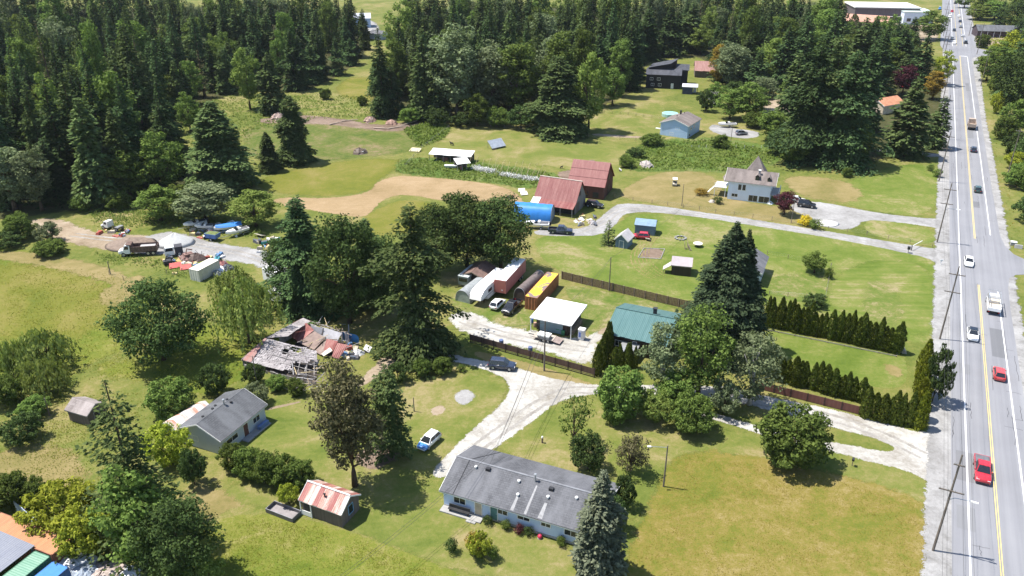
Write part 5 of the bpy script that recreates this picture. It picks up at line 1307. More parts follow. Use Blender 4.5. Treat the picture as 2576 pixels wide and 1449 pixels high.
for x, y in ((.1, .1), (6.2, .1), (6.2, 5.2), (.1, 5.2)): MB().box(x, x + .14, y, y + .14, 0, 2.95).build('post', DARK, t)
MB().box(.3, 4.4, .3, .42, 0, 2.8).build('wall', plain('dark blue wall', (.05, .06, .09)), t); MB().box(4.6, 5.9, 4.4, 4.5, 0, 2.5).build('white_door', WHITE, t)
t = gable('rusty_barn', 'barn with rusty pink roof behind the black-stained house', 'barn', G(1747, 178, 3.0), -10, 13.0, 13.0, 3.0, 6.2, SID_BARN, ribbed('rusty pink roof', (.32, .18, .16), (.24, .12, .10), .4, 'x', .7, .5), o=.4, sheets=11, fascia=WOOD,
          sheet_mats=[ribbed('rusty pink roof', (.32, .18, .16), (.24, .12, .10), .4, 'x', .7, .5)] * 4 + [ribbed('white skylight sheet', (.6, .56, .55), (.35, .2, .18), .4, 'x', .7, .4)])

# --- far buildings
SALM = plain('salmon roof tiles', (.42, .24, .18), .9, .2, .5)
t = thing('school_building', 'large flat-roofed brown building at the top by the highway', 'building', (*G(2150, 58), 0), R(-8))
MB().box(0, 40, 4, 34, 0, 9).build('wall', siding('brown grey cladding', (.13, .105, .11), .8, True), t)
MB().box(-.6, 40.6, 3.4, 34.6, 9.0, 9.6).build('roof', plain('white membrane roof', (.6, .58, .55), .8, .1), t)
MB().box(-2, 44, 1.2, 3.9, 4.0, 4.25).build('canopy', plain('canopy grey', (.4, .4, .42)), t)
for k in range(5): MB().box(4 + 7 * k, 8 + 7 * k, 3.9, 3.99, 1.0, 3.2).build('window', GLASS, t)
t = thing('white_annex', 'white annex at the right end of the flat-roofed brown building', 'building', (*G(2262, 62), 0), R(-8))
MB().box(2, 20, 0, 22, 0, 7.5).build('wall', SID_WHITE, t); MB().box(1.7, 20.3, -.3, 22.3, 7.5, 7.9).build('roof', plain('pale green roof', (.42, .5, .47), .8, .1), t)
for k in range(3): MB().box(4 + 5 * k, 6.5 + 5 * k, -.06, 0, 2, 4).build('window', GLASS, t)
gable('salmon_roof_hall', 'hall with salmon tiled roof left of the flat-roofed brown building', 'building', G(2120, 52, 4), -30, 26, 14, 4.0, 7.5, plain('tan stucco', (.38, .3, .22)), SALM, o=.6, fascia=plain('tan trim', (.4, .3, .22)))
t = thing('gazebo', 'small gazebo with salmon hipped roof in the school yard', 'gazebo', (*G(2227, 63), 0), R(-8))
for x, y in ((-2, -2), (2, -2), (2, 2), (-2, 2)): MB().box(x - .12, x + .12, y - .12, y + .12, 0, 3).build('post', plain('tan post', (.3, .2, .15)), t)
MB().add([(-2.8, -2.8, 3), (2.8, -2.8, 3), (2.8, 2.8, 3), (-2.8, 2.8, 3), (0, 0, 5.4)], [(0, 1, 4), (1, 2, 4), (2, 3, 4), (3, 0, 4), (3, 2, 1, 0)]).build('roof', SALM, t)
t = gable('dark_roof_house', 'low house with dark grey roof right of the far highway', 'house', G(2460, 78, 3.5), -14, 26, 14, 3.5, 6.2, plain('dark porch wall', (.07, .05, .055)), ROOF_CHAR, o=1.0, fascia=DARK)
for k in range(7): MB().box(2 + 3.4 * k, 2.2 + 3.4 * k, .3, .5, 0, 3.4).build('porch_post', WHITE, t)
t = gable('orange_roof_house', 'house with orange tiled roof among the roadside trees', 'house', G(2225, 268, 3.2), 30, 12, 8, 3.2, 5.2, plain('cream stucco', (.5, .42, .32)), plain('orange tiles', (.42, .19, .11), .9, .3, .8), o=.5)
t = gable('green_trim_house', 'pale house with green-grey roof behind the garden terrace', 'house', G(1982, 318, 3), 20, 9, 7, 3.0, 4.4, SID_GREYW, plain('green grey roof', (.2, .27, .22), .8), o=.4)
t = gable('far_white_house', 'far pale blue house at the top left of the middle wood', 'house', G(872, 50, 5), 10, 15, 13, 5.5, 8.0, SID_BLUEW, plain('pale grey roof', (.42, .45, .5), .7), o=.5)
for u in (4, 10): wall_item(t, 15, 13, 'front', u, 2.5, 1.6, 1.4, o=.5)
gable('far_grey_garage', 'far grey-roofed garage below the far pale blue house', 'garage', G(925, 84, 3), -35, 10, 8, 3.0, 4.6, SID_GREYW, ROOF_GREY, o=.4)
gable('white_hall', 'white building glimpsed through the tree tops at upper left', 'building', (-232, 760), 0, 40, 20, 8.0, 11.0, SID_WHITE, plain('white far roof', (.6, .62, .66), .7), o=.5)

# ================================================================== COLLAPSED BARN
B0 = G(612, 916)
t = thing('collapsed_barn', 'collapsed barn with caved-in shake roof and rusty sheets', 'barn', (*B0, 0), R(-24))
def LP(px, py, z):                                      # survey point at height z in the barn's own frame
    v = Matrix.Rotation(R(24), 2) @ (Vector(G(px, py, z)) - Vector(B0)); return Vector((v.x, v.y, z))
SHK = [shingle('grey rotten shakes %d' % k, (.17 + .03*k, .15 + .03*k, .155 + .03*k), (.27 + .03*k, .25 + .03*k, .255 + .03*k), .35) for k in range(3)]
SHK_RED = ribbed('rusted red roof edge', (.33, .15, .13), (.28, .22, .21), .3, 'x', .8, .5)
a, b_, c, d = LP(608, 906, 1.0), LP(800, 955, .7), LP(797, 884, 2.9), LP(668, 851, 3.3)
NX, NY = 34, 24
deck = MB(); rngb = random.Random(3)
def onroof(u, v): return a.lerp(b_, u).lerp(d.lerp(c, u), v)
nrm = (b_ - a).cross(d - a).normalized()
holes = [(0.78, .26, .17, .26), (0.93, .35, .12, .30), (0.88, .10, .2, .13), (.68, .06, .12, .07), (.45, .72, .07, .10), (.62, .88, .12, .08)]
shakes = MB(), MB(), MB()
for i in range(NX):
    for j in range(NY):
        u, v = (i + .5) / NX, (j + .5) / NY
        jit = mnoise.noise((u * 9, v * 9, 2.2)) * .35
        if any(((u - hu) / ru) ** 2 + ((v - hv) / rv) ** 2 < 1 + jit * 2 for hu, hv, ru, rv in holes): continue
        if rngb.random() < .02: continue
        u0, u1 = i / NX + rngb.uniform(-.004, .006), (i + 1) / NX + rngb.uniform(-.006, .003); v0, v1 = j / NY - .012, (j + 1) / NY + .008
        sagv = nrm * (-.55 * math.sin(math.pi * u) * math.sin(math.pi * v) + .10 * mnoise.noise((u * 14, v * 14, 7)))
        lift = nrm * rngb.uniform(0, .05)
        q = [onroof(max(0, u0), v0) + sagv + nrm * .07 + lift, onroof(u1, v0) + sagv + nrm * .07 + lift, onroof(u1, v1) + sagv + nrm * .02, onroof(max(0, u0), v1) + sagv + nrm * .02]
        shakes[rngb.randrange(3)].slab(*q, .03)
for k in range(3):
    so = shakes[k].build('shakes', SHK[k], t); so['kind'] = 'stuff'
for k in range(9):                                     # bare rafters showing through the holes
    u = .06 + .11 * k; p, q = onroof(u, 0.02) - nrm * .45, onroof(u, .99) - nrm * .30
    MB().tube([p, q], .07, 4).build('rafter', GREYWOOD, t)
for k in range(5):
    v = .1 + .2 * k; MB().tube([onroof(.02, v) - nrm * .30, onroof(.98, v) - nrm * .30], .05, 4).build('purlin', GREYWOOD, t)
# strip of roof left along the back wing
o0, o1, i0, i1 = LP(668, 851, 3.3), LP(763, 799, 2.9), LP(724, 846, 2.9), LP(781, 808, 2.7)
for k in range(9):
    s0, s1 = k / 9, (k + .97) / 9; zz = Vector((0, 0, rngb.uniform(-.08, .08)))
    MB().slab(o0.lerp(o1, s0) + zz, i0.lerp(i1, s0) + zz, i0.lerp(i1, s1) + zz, o0.lerp(o1, s1) + zz, .05).build('roof_sheet', SHK[k % 3], t)
w0, w1 = LP(608, 902, 1.0), LP(752, 812, 1.0)
for k in range(7):
    s0, s1 = k / 7, (k + .97) / 7
    MB().slab(o0.lerp(o1, s0 * .95), o0.lerp(o1, s1 * .95), w0.lerp(w1, s1), w0.lerp(w1, s0), .05).build('roof_sheet', SHK_RED, t)
for k in range(5):                                     # red sheets lapped over the left edge of the front slope
    v0, v1 = k / 5, (k + .96) / 5
    MB().slab(onroof(0, v0) + nrm * .14, onroof(.13 - .02 * k, v0) + nrm * .12, onroof(.12 - .02 * k, v1) + nrm * .12, onroof(0, v1) + nrm * .14, .04).build('edge_sheet', SHK_RED, t)
for k in range(16):                                    # ragged top plate along the back
    p = LP(768, 803, 2.7).lerp(LP(872, 838, 2.4), k / 15); MB().tube([p, p + Vector((rngb.uniform(.5, 1.3), rngb.uniform(-.5, .2), rngb.uniform(-.3, .25)))], .06, 4).build('plank', [GREYWOOD, WOOD][k % 2], t)
# walls still standing
def stud_wall(p, q, h, name, mat, n, miss=0.0):
    for k in range(n):
        if rngb.random() < miss: continue
        s0, s1 = k / n, (k + .92) / n; A0, A1 = p.lerp(q, s0), p.lerp(q, s1); hh = h * rngb.uniform(.85, 1.05)
        dirn = (q - p).normalized(); nn = Vector((-dirn.y, dirn.x, 0)) * .03
        MB().hexa([A0 - nn, A1 - nn, A1 + nn, A0 + nn] + [x + Vector((rngb.uniform(-.06, .06), rngb.uniform(-.06, .06), hh)) for x in (A0 - nn, A1 - nn, A1 + nn, A0 + nn)]).build(name, mat, t)
def g0(px, py): v = LP(px, py, 0); return v
stud_wall(g0(615, 925), g0(792, 972), .7, 'wall_board', GREYWOOD, 26, .3)
stud_wall(g0(775, 840), g0(885, 868), 2.3, 'wall_board', plain('bleached boards', (.42, .41, .42), .9, .25), 22, .15)
stud_wall(g0(612, 920), g0(760, 835), 1.5, 'wall_board', GREYWOOD, 18, .1)
# caved-in wing: tilted red sheets and slabs
for pts, m, nm in (([(728,842,1.0),(770,812,3.0),(790,830,2.2),(752,862,.5)], RED_RUST, 'fallen_sheet'), ([(752,862,.6),(790,832,2.0),(818,850,1.6),(790,880,.3)], plain('fallen ceiling board', (.22, .165, .145), .9, .3), 'fallen_panel'),
                   ([(790,884,.35),(820,856,1.5),(836,868,1.6),(808,893,.4)], plain('fallen ceiling board', (.22, .165, .145), .9, .3), 'fallen_panel'), ([(812,888,.5),(822,852,2.3),(850,858,2.4),(836,886,.8)], RED_RUST, 'fallen_sheet'),
                   ([(834,898,.9),(848,862,2.5),(876,868,2.2),(852,902,.6)], RED_RUST, 'fallen_sheet'), ([(808,890,.7),(830,874,1.4),(836,882,1.3),(814,896,.5)], plain('bleached panel', (.6, .57, .48), .8), 'fallen_panel'),
                   ([(782,818,2.6),(812,826,2.6),(806,850,.6),(784,844,.6)], plain('pale hanging boards', (.46, .45, .47), .9, .2), 'hanging_boards'), ([(815,824,2.6),(860,838,2.4),(846,862,.7),(812,852,.7)], plain('pale hanging boards', (.46, .45, .47), .9, .2), 'hanging_boards')):
    q = [LP(*p) for p in pts]
    MB().slab(*q, .06).build(nm, m, t)
for k in range(90):                                    # splintered beams and planks in the hollow and at the front
    if k < 38: px, py = rngb.uniform(770, 880), rngb.uniform(815, 880)
    else: px, py = rngb.uniform(735, 825), rngb.uniform(895, 985)
    p = LP(px, py, rngb.uniform(.2, 1.6)); az = rngb.uniform(0, 6.28); Ln = rngb.uniform(.8, 3.0)
    q = p + Vector((math.cos(az) * Ln, math.sin(az) * Ln, rngb.uniform(-.6, .9))); q.z = max(q.z, .1)
    MB().tube([p, q], rngb.uniform(.04, .09), 4).build('plank', [GREYWOOD, FRESHWOOD, plain('bleached boards', (.42, .41, .42), .9, .25), WOOD][rngb.randrange(4)], t)
MB().prism([(p.x, p.y) for p in (g0(770, 835), g0(880, 868), g0(850, 905), g0(740, 870))], .04, .1).build('shade_floor', plain('painted shade floor', (.04, .034, .03), .95, .4), t)  # near-black floor, the shade of the hollow put into its colour
MB().prism([(p.x, p.y) for p in (g0(620, 922), g0(795, 970), g0(800, 905), g0(690, 872))], .04, .09).build('shade_floor', plain('painted shade floor', (.04, .034, .03), .95, .4), t)  # dark sheet added under the front slope, paints the holes as shaded
# blue tarp hanging off its right end
tp = MB(); rows = []
for i in range(7):
    s = i / 6; p = Vector((*G(862 + 40 * s, 862 + 10 * s), 0)); 
    rows.append([p + Vector((.12 * math.sin(i * 2 + j), .5 * j * .35 + .1 * math.sin(i * 3 + j * 2), 2.3 * (1 - j / 5) ** 1.0 + .06)) for j in range(6)])
tp.strip(rows); o = tp.build('blue_tarp', TARPB, None, True); tag(o, 'crumpled blue tarp hanging off the right end of the collapsed barn', 'tarp')
# ================================================================== VEHICLES
P_WHITE = paint('white car paint', (.78, .78, .77)); P_BLACK = paint('black car paint', (.018, .02, .026)); P_RED = paint('red car paint', (.42, .022, .035))
P_NAVY = paint('dark navy paint', (.025, .035, .065)); P_GREY = paint('grey car paint', (.17, .18, .2)); P_SILV = paint('silver paint', (.45, .46, .48)); P_BLUE = paint('bright blue paint', (.06, .22, .52))
P_GREEN = paint('dark green paint', (.035, .07, .06)); P_TAN = paint('faded tan paint', (.42, .35, .29), .5); P_SALM = paint('faded red paint', (.42, .13, .10), .5)
CGLASS = glass('car glass', (.010, .012, .015)); HEADL = plain('headlamp lens', (.75, .76, .78), .15, .05); TAILL = plain('tail lamp lens', (.35, .01, .012), .25, .05)
def wheel_mesh(r, w):
    m = MB(); n = 14; prof = [(-w/2, r * .72), (-w/2, r * .94), (-w*.3, r), (w*.3, r), (w/2, r * .94), (w/2, r * .72)]
    m.loft([[(q * math.cos(6.2832*k/n), y, q * math.sin(6.2832*k/n)) for k in range(n)] for y, q in prof])
    return m.mesh('wheel', RUBBER, False), MB().disc((0, 0, 0), (0, 1, 0), r * .62, w * 1.03, 10).mesh('rim', STEEL)
WH = {k: wheel_mesh(*k) for k in ((.33, .22), (.38, .26), (.5, .3))}
def wheels(t, xs, yw, key=(.33, .22), dual=()):
    for x in xs:
        for s in (-1, 1):
            w = inst('wheel', WH[key][0], t, (x, s * yw, key[0])); inst('rim', WH[key][1], w)
def lower_body(L, W, st, zlow=.28):
    """st: list of (x, half width, hood z); rounded section lofted along x"""
    rings = []
    for x, hw, z in st:
        rings.append([(x, -hw * .90, zlow), (x, -hw, zlow + .14), (x, -hw, z - .16), (x, -hw * .93, z - .03), (x, -hw * .80, z), (x, 0, z + .03), (x, hw * .80, z), (x, hw * .93, z - .03), (x, hw, z - .16), (x, hw, zlow + .14), (x, hw * .90, zlow)][::-1])
    return MB().loft(rings)
def car(name, label, xy, head, body, style='sedan', roof=None, hood=None, group=None, z=0.0, far=False):
    """head: direction of travel in degrees (0 = +X)"""
    t = thing(name, label, {'sedan': 'car', 'hatch': 'car', 'suv': 'suv', 'pickup': 'pickup'}[style], (xy[0], xy[1], z), R(head), group)
    S = {'sedan': dict(L=4.7, W=1.84, zb=.92, zr=1.44, b=(-1.95, 1.15), tp=(-1.15, .25), hz=.86, tz=.95),
         'hatch': dict(L=4.2, W=1.8, zb=.92, zr=1.50, b=(-2.02, 1.15), tp=(-1.55, .3), hz=.88, tz=.95),
         'suv': dict(L=4.7, W=1.92, zb=1.05, zr=1.72, b=(-2.25, 1.20), tp=(-1.85, .45), hz=1.0, tz=1.06),
         'pickup': dict(L=5.8, W=2.02, zb=1.12, zr=1.88, b=(-.75, 1.55), tp=(-.55, .75), hz=1.12, tz=1.1)}[style]
    L, W, zb, zr, hz, tz = S['L'], S['W'], S['zb'], S['zr'], S['hz'], S['tz']; hw = W / 2
    (b0, b1), (t0, t1) = S['b'], S['tp']; xe = L / 2
    if style == 'pickup':
        st = [(-.9, hw, zb), (b1 - .1, hw, zb), (b1 + .15, hw * .99, hz + .02), (xe - .35, hw * .97, hz - .06), (xe - .08, hw * .92, hz - .18), (xe, hw * .86, hz - .3)]
    else:
        st = [(-xe, hw * .86, tz - .26), (-xe + .10, hw * .93, tz - .08), (-xe + .4, hw * .98, tz), (b0 + .1, hw, zb), (0, hw, zb), (b1 - .1, hw, zb - .01), (b1 + .15, hw * .99, hz), (xe - .45, hw * .96, hz - .07), (xe - .12, hw * .90, hz - .16), (xe, hw * .82, hz - .30)]
    lower_body(L, W, st).build('body', body, t, True)
    if hood:
        lower_body(L, W, [(b1 + .02, hw * 1.006, hz + .012), (xe - .45, hw * .97, hz - .06), (xe - .12, hw * .91, hz - .15), (xe + .012, hw * .83, hz - .29)], .27).build('front_end', hood, t, True)
        MB().slab((b1 + .12, -hw * .8, hz + .035), (xe - .15, -hw * .76, hz - .10), (xe - .15, hw * .76, hz - .10), (b1 + .12, hw * .8, hz + .035), .02).build('hood', hood, t)
    # cabin: painted frame, dark glass set proud of it
    hb, ht = hw * .92, hw * .70
    z0 = zb - .04
    MB().hexa([(b0, -hb, z0), (b1, -hb, z0), (b1, hb, z0), (b0, hb, z0), (t0, -ht, zr), (t1, -ht, zr), (t1, ht, zr), (t0, ht, zr)]).build('cabin', body, t)
    rf = MB(); rf.hexa([(t0 - .03, -ht - .03, zr), (t1 + .03, -ht - .03, zr), (t1 + .03, ht + .03, zr), (t0 - .03, ht + .03, zr), (t0 + .08, -ht + .1, zr + .05), (t1 - .08, -ht + .1, zr + .05), (t1 - .08, ht - .1, zr + .05), (t0 + .08, ht - .1, zr + .05)]).build('roof', roof or body, t)
    if far:
        MB().hexa([(b0 - .02, -hb * .97, zb + .05), (b1 + .02, -hb * .97, zb + .05), (b1 + .02, hb * .97, zb + .05), (b0 - .02, hb * .97, zb + .05), (t0 - .02, -ht, zr - .06), (t1 + .02, -ht, zr - .06), (t1 + .02, ht, zr - .06), (t0 - .02, ht, zr - .06)]).build('window', CGLASS, t)
    else:
        def pane(nm, A, B, C, D, m=.10):
            A, B, C, D = map(Vector, (A, B, C, D)); c = (A + B + C + D) / 4
            q = [p.lerp(c, m) for p in (A, B, C, D)]; MB().slab(*q, .015).build(nm, CGLASS, t)
        pane('windshield', (b1, hb, z0), (b1, -hb, z0), (t1, -ht, zr), (t1, ht, zr), .12) if False else None
        pane('windshield', (b1, -hb, zb), (b1, hb, zb), (t1, ht, zr), (t1, -ht, zr), .11)
        pane('rear_window', (b0, hb, zb), (b0, -hb, zb), (t0, -ht, zr), (t0, ht, zr), .13)
        for s in (-1, 1):
            mid0, mid1 = (b0 + b1) / 2, (t0 + t1) / 2
            for (x0, x1, y0, y1) in ((b0 + .15, mid0 - .05, t0 + .1, mid1 - .05), (mid0 + .05, b1 - .2, mid1 + .05, t1 - .05)):
                q = [(x0, s * hb, zb + .06), (x1, s * hb, zb + .06), (y1, s * (ht + .03), zr - .08), (y0, s * (ht + .03), zr - .08)]
                if s > 0: q = q[::-1]
                MB().slab(*q, .02).build('side_window', CGLASS, t)
            m = MB().box(b1 - .55, b1 - .40, s * (hw + .02) - .08, s * (hw + .02) + .08, zb, zb + .13); m.build('mirror', body, t)
        for s in (-1, 1):
            MB().box(xe - .16, xe - .015, s * hw * .66 - .2, s * hw * .66 + .2, hz - .36, hz - .22).build('headlight', HEADL, t)
        MB().box(xe - .1, xe + .03, -hw * .8, hw * .8, .3, .48).build('bumper', DARK if style == 'pickup' else body, t)
    if style == 'pickup':
        MB().box(-xe, -.95, -hw, -hw + .09, .5, zb).build('bed_side', body, t); MB().box(-xe, -.95, hw - .09, hw, .5, zb).build('bed_side', body, t)
        MB().box(-xe - .05, -xe + .04, -hw + .02, hw - .02, .5, zb - .03).build('tailgate', body, t); MB().box(-xe + .04, -.95, -hw + .09, hw - .09, .5, .62).build('bed_floor', DARK, t)
        MB().box(-xe + .1, -.95, -hw * .8, hw * .8, .32, .49).build('chassis', DARK, t)
    else:
        pass
    for s in (-1, 1):
        if not far: MB().box(-xe - .01, -xe + .08, s * hw * .72 - .17, s * hw * .72 + .17, tz - .36, tz - .2).build('tail_light', TAILL, t)
    key = (.38, .26) if style in ('pickup', 'suv') else (.33, .22)
    wheels(t, (-L * .30, L * .30), hw - .12, key)
    return t
NORTH = math.degrees(math.atan2(ROAD_D.y, ROAD_D.x)); SOUTH = NORTH + 180
def on_road(bx, by, s): l = road_l(by, bx); return RP(s, l)
ZR = rz
t = car('pickup_truck', 'red pickup truck driving towards the bottom of the picture', on_road(2465, 1190, 1.75), SOUTH, P_RED, 'pickup', z=ZR)
MB().box(-2.84, -.96, -.9, .9, 1.06, 1.10).build('bed_cover', plain('grey bed cover', (.12, .12, .13), .5), t)
car('hatchback', 'red car in the far lane below the white rack truck', on_road(2526, 950, 5.2), NORTH, paint('light red paint', (.48, .06, .06)), 'hatch', z=ZR)
car('sedan', 'white car with black glass roof on the highway', on_road(2451, 848, 1.6), SOUTH, P_WHITE, 'sedan', roof=paint('black glass roof', (.012, .014, .018), .1), z=ZR)
car('sedan', 'white sedan passing the side road on the highway', on_road(2436, 664, 1.65), SOUTH, P_WHITE, 'sedan', z=ZR)
car('sedan', 'dark green car heading away on the highway', on_road(2463, 482, 4.9), NORTH, P_GREEN, 'hatch', z=ZR)
car('sedan', 'dark blue car behind the dump truck on the highway', on_road(2449, 381, 4.9), NORTH, P_NAVY, 'hatch', z=ZR)
for (bx, by, s, hd, col, lb, sty) in [
    (2402,110,1.0,SOUTH,P_WHITE,'white car waiting at the far junction','sedan'), (2396,99,0.0,SOUTH,P_GREY,'grey car just behind the white one at the far junction','sedan'), (2421,109,6.6,NORTH,P_BLACK,'black car crossing the far junction','suv'),
    (2415,92,5.6,NORTH,P_SILV,'silver car beyond the far junction','sedan'), (2408,69,5.0,NORTH,P_GREY,'dark grey car on the far stretch of highway','sedan'), (2402,42,4.6,NORTH,P_WHITE,'small white car on the far stretch of highway','sedan'),
    (2383,43,-1.0,SOUTH,P_WHITE,'white van-like car left on the far stretch of highway','suv'), (2394,9,3.0,NORTH,P_BLACK,'dark car at the very top of the highway','suv'),
    (2398,78,1.2,SOUTH,P_BLACK,'black car coming down the far highway','sedan'), (2390,30,.5,SOUTH,P_RED,'red car far up the highway','sedan'), (2404,55,5.0,NORTH,P_NAVY,'navy car between two others on the far highway','sedan'),
    (2366,56,-6.5,SOUTH,P_BLUE,'blue car parked beside the far highway, nearer one','suv'), (2362,24,-7.5,SOUTH,P_BLUE,'blue car parked beside the far highway, farther one','suv')]:
    car('car', lb, on_road(bx, by, s), hd, col, sty, z=ZR if -6 < s < 11 else .1, far=True, group='cars on the far highway')
# parked cars
car('suv', 'dark navy SUV parked on the shaded drive by the board fence', G(1263, 927), -10, P_NAVY, 'suv', z=.3 if False else 0.15)
car('hatchback', 'white car with bright blue hood parked on the lawn', G(1080, 1118), 240, P_WHITE, 'hatch', hood=P_BLUE, z=.15)
car('hatchback', 'white hatchback parked left of the black pickup in the yard', G(1252, 772), 63, P_WHITE, 'hatch', z=.15)
car('pickup_truck', 'black pickup parked beside the yellow-topped container', G(1288, 780), 243, P_BLACK, 'pickup', z=.15)
car('suv', 'black SUV parked on the white house drive', G(2028, 521), -22, P_BLACK, 'suv', z=.15)
car('sedan', 'white car half hidden behind the black SUV', G(2003, 508), -22, P_WHITE, 'sedan', z=.15)
car('sedan', 'dark silver car on the pad beside the blue bungalow', G(1865, 339), 12, P_GREY, 'hatch', z=.15)
car('pickup_truck', 'dark pickup in front of the blue shelter', G(1410, 587), -10, P_NAVY, 'pickup', z=.15)
car('sedan', 'dark car in the shadow of the nearer red barn', G(1495, 521), -24, P_BLACK, 'suv', z=.1)
car('sedan', 'small red car parked between the two small garden sheds', G(1612, 600), 170, P_RED, 'hatch', z=.1)
car('sedan', 'red car hidden among the roadside trees', G(2275, 222), 100, P_RED, 'suv', z=.1)

def truck_cab(t, x0, x1, hw, z0, z1, body, nose=True, face=1):
    """cab box; face = +1 front at x1"""
    f = x1 if face > 0 else x0; bk = x0 if face > 0 else x1
    zb = z0 + (z1 - z0) * .5
    MB().box(min(x0, x1), max(x0, x1), -hw, hw, z0, zb).build('cab', body, t)
    ins = .35 * face
    MB().hexa([(x0, -hw, zb), (x1, -hw, zb), (x1, hw, zb), (x0, hw, zb), (x0 + (0 if face > 0 else .3), -hw * .92, z1), (x1 - (.3 if face > 0 else 0), -hw * .92, z1), (x1 - (.3 if face > 0 else 0), hw * .92, z1), (x0 + (0 if face > 0 else .3), hw * .92, z1)]).build('cab_top', body, t)
    e = .02 * face
    q = [(f + e, -hw * .88, zb + .06), (f + e, hw * .88, zb + .06), (f + e - ins * .86, hw * .84, z1 - .1), (f + e - ins * .86, -hw * .84, z1 - .1)]
    if face < 0: q = q[::-1]
    MB().slab(*q, .02).build('windshield', CGLASS, t)
    for s in (-1, 1):
        y = s * (hw * .97 + .02)
        q = [(bk + .25 * face, y, zb + .08), (f - .2 * face, y, zb + .08), (f - .45 * face, y * .97, z1 - .12), (bk + .25 * face, y * .97, z1 - .12)]
        if s * face > 0: q = q[::-1]
        MB().slab(*q, .02).build('side_window', CGLASS, t)
# white rack truck on the highway
t = thing('rack_truck', 'white flatbed truck with a ladder rack on the highway', 'truck', (*on_road(2507, 778, 5.35), ZR), R(NORTH))
truck_cab(t, 1.3, 2.9, 1.0, .55, 2.15, P_WHITE)
lower_body(5, 2, [(2.9, 1.0, 1.3), (3.5, .96, 1.22), (3.8, .85, 1.05)], .5).build('hood', P_WHITE, t, True)
MB().box(-3.4, 1.1, -.45, .45, .5, .8).build('chassis', DARK, t)
MB().box(-3.5, 1.15, -1.15, 1.15, .95, 1.08).build('bed_floor', plain('pale bed floor', (.5, .47, .42)), t)
for y in (-1.15, 1.05): MB().box(-3.5, 1.15, y, y + .1, 1.08, 1.75).build('bed_side', P_WHITE, t)
MB().box(-3.55, -3.45, -1.1, 1.1, .95, 1.6).build('tailgate', P_WHITE, t); MB().box(1.05, 1.15, -1.05, 1.05, 1.08, 2.2).build('headboard', P_WHITE, t)
for x in (-3.3, -1.2, 1.0):
    for y in (-1.1, 1.02): MB().box(x, x + .08, y, y + .08, 1.75, 2.6).build('rack_post', STEEL, t)
for y in (-1.1, 1.02): MB().box(-3.4, 3.0, y, y + .08, 2.6, 2.68).build('rack_rail', STEEL, t)
for x in (-3.3, 1.0, 2.8): MB().box(x, x + .08, -1.1, 1.1, 2.68, 2.75).build('rack_bar', STEEL, t)
for s in (-1, 1): MB().box(-3.58, -3.54, s * .85 - .12, s * .85 + .12, .7, .85).build('tail_light', TAILL, t)
MB().box(-.2, .9, -.9, .9, 1.08, 1.7).build('tool_box', plain('tan crate', (.45, .4, .33)), t)
wheels(t, (-2.2, 2.7), .88, (.5, .3))
# dump truck on the highway
def dump_truck(label, xy, rz, cabc, boxc, z, name='dump_truck', rust=None):
    t = thing(name, label, 'truck', (*xy, z), R(rz))
    truck_cab(t, 1.6, 3.0, 1.1, .7, 2.6, cabc)
    lower_body(5, 2, [(3.0, 1.05, 1.6), (3.9, .95, 1.5), (4.2, .85, 1.3)], .6).build('hood', cabc, t, True)
    MB().box(-3.9, 1.5, -.5, .5, .6, .95).build('chassis', DARK, t)
    b = MB(); b.box(-4.1, 1.3, -1.2, 1.2, 1.05, 1.2); b.build('box_floor', boxc, t)
    for y in (-1.2, 1.1):
        MB().box(-4.1, 1.3, y, y + .1, 1.2, 2.3).build('box_side', boxc, t)
        for x in np.arange(-3.9, 1.2, .55): MB().box(x, x + .1, y - (.06 if y < 0 else -.1), y + (0 if y < 0 else .16), 1.2, 2.25).build('box_rib', boxc, t)
    MB().box(-4.2, -4.1, -1.2, 1.2, 1.1, 2.2).build('tailgate', boxc, t); MB().box(1.2, 1.3, -1.1, 1.1, 1.2, 2.75).build('headboard', boxc, t)
    MB().slab((1.3, -1.1, 2.75), (2.4, -1.1, 2.85), (2.4, 1.1, 2.85), (1.3, 1.1, 2.75), .06).build('cab_shield', boxc, t)
    wheels(t, (-3.2, -2.1, 3.1), .98, (.5, .3))
    return t
dump_truck('tan dump truck heading away on the highway', on_road(2447, 322, 4.95), NORTH, P_TAN, plain('worn tan steel', (.36, .29, .24), .7), ZR)
t = dump_truck('old rusty dump truck with white cab in the scrap yard', G(352, 640), 190, P_WHITE, plain('rusty dark steel', (.13, .085, .07), .8, .5, 2.0), 0.05)
MB().box(-3.6, -.4, -1.05, 1.05, 1.25, 1.9).build('gravel_load', plain('grey gravel load', (.35, .34, .34), .95, .3, 4), t)
# scrap yard vehicles
t = thing('cab_chassis', 'white cab and bare chassis parked in the weeds', 'truck', (*G(285, 577), .02), R(158))
truck_cab(t, .6, 2.0, .95, .6, 2.1, P_WHITE); lower_body(5, 2, [(2.0, .95, 1.25), (2.7, .9, 1.15), (3.0, .8, 1.0)], .5).build('hood', P_WHITE, t, True)
for y in (-.45, .35): MB().box(-3.2, .5, y, y + .1, .55, .75).build('chassis_rail', DARK, t)
for x in (-3.0, -1.6, -.4): MB().box(x, x + .12, -.35, .35, .58, .72).build('cross_member', DARK, t)
MB().box(-2.6, -1.6, -.9, .9, .8, 1.1).build('axle_gear', STEEL, t); wheels(t, (-2.1, 2.1), .85, (.5, .3))
t = thing('box_truck', 'white cab-over truck cab tilted dark behind beside the dump truck', 'truck', (*G(438, 642), .02), R(205))
truck_cab(t, -.2, 1.9, 1.05, .5, 2.3, P_WHITE); MB().box(-2.0, -.3, -1.05, 1.05, .6, 2.2).build('engine_box', plain('dark tarp load', (.05, .05, .06)), t); wheels(t, (-1.2, 1.2), .9, (.5, .3))
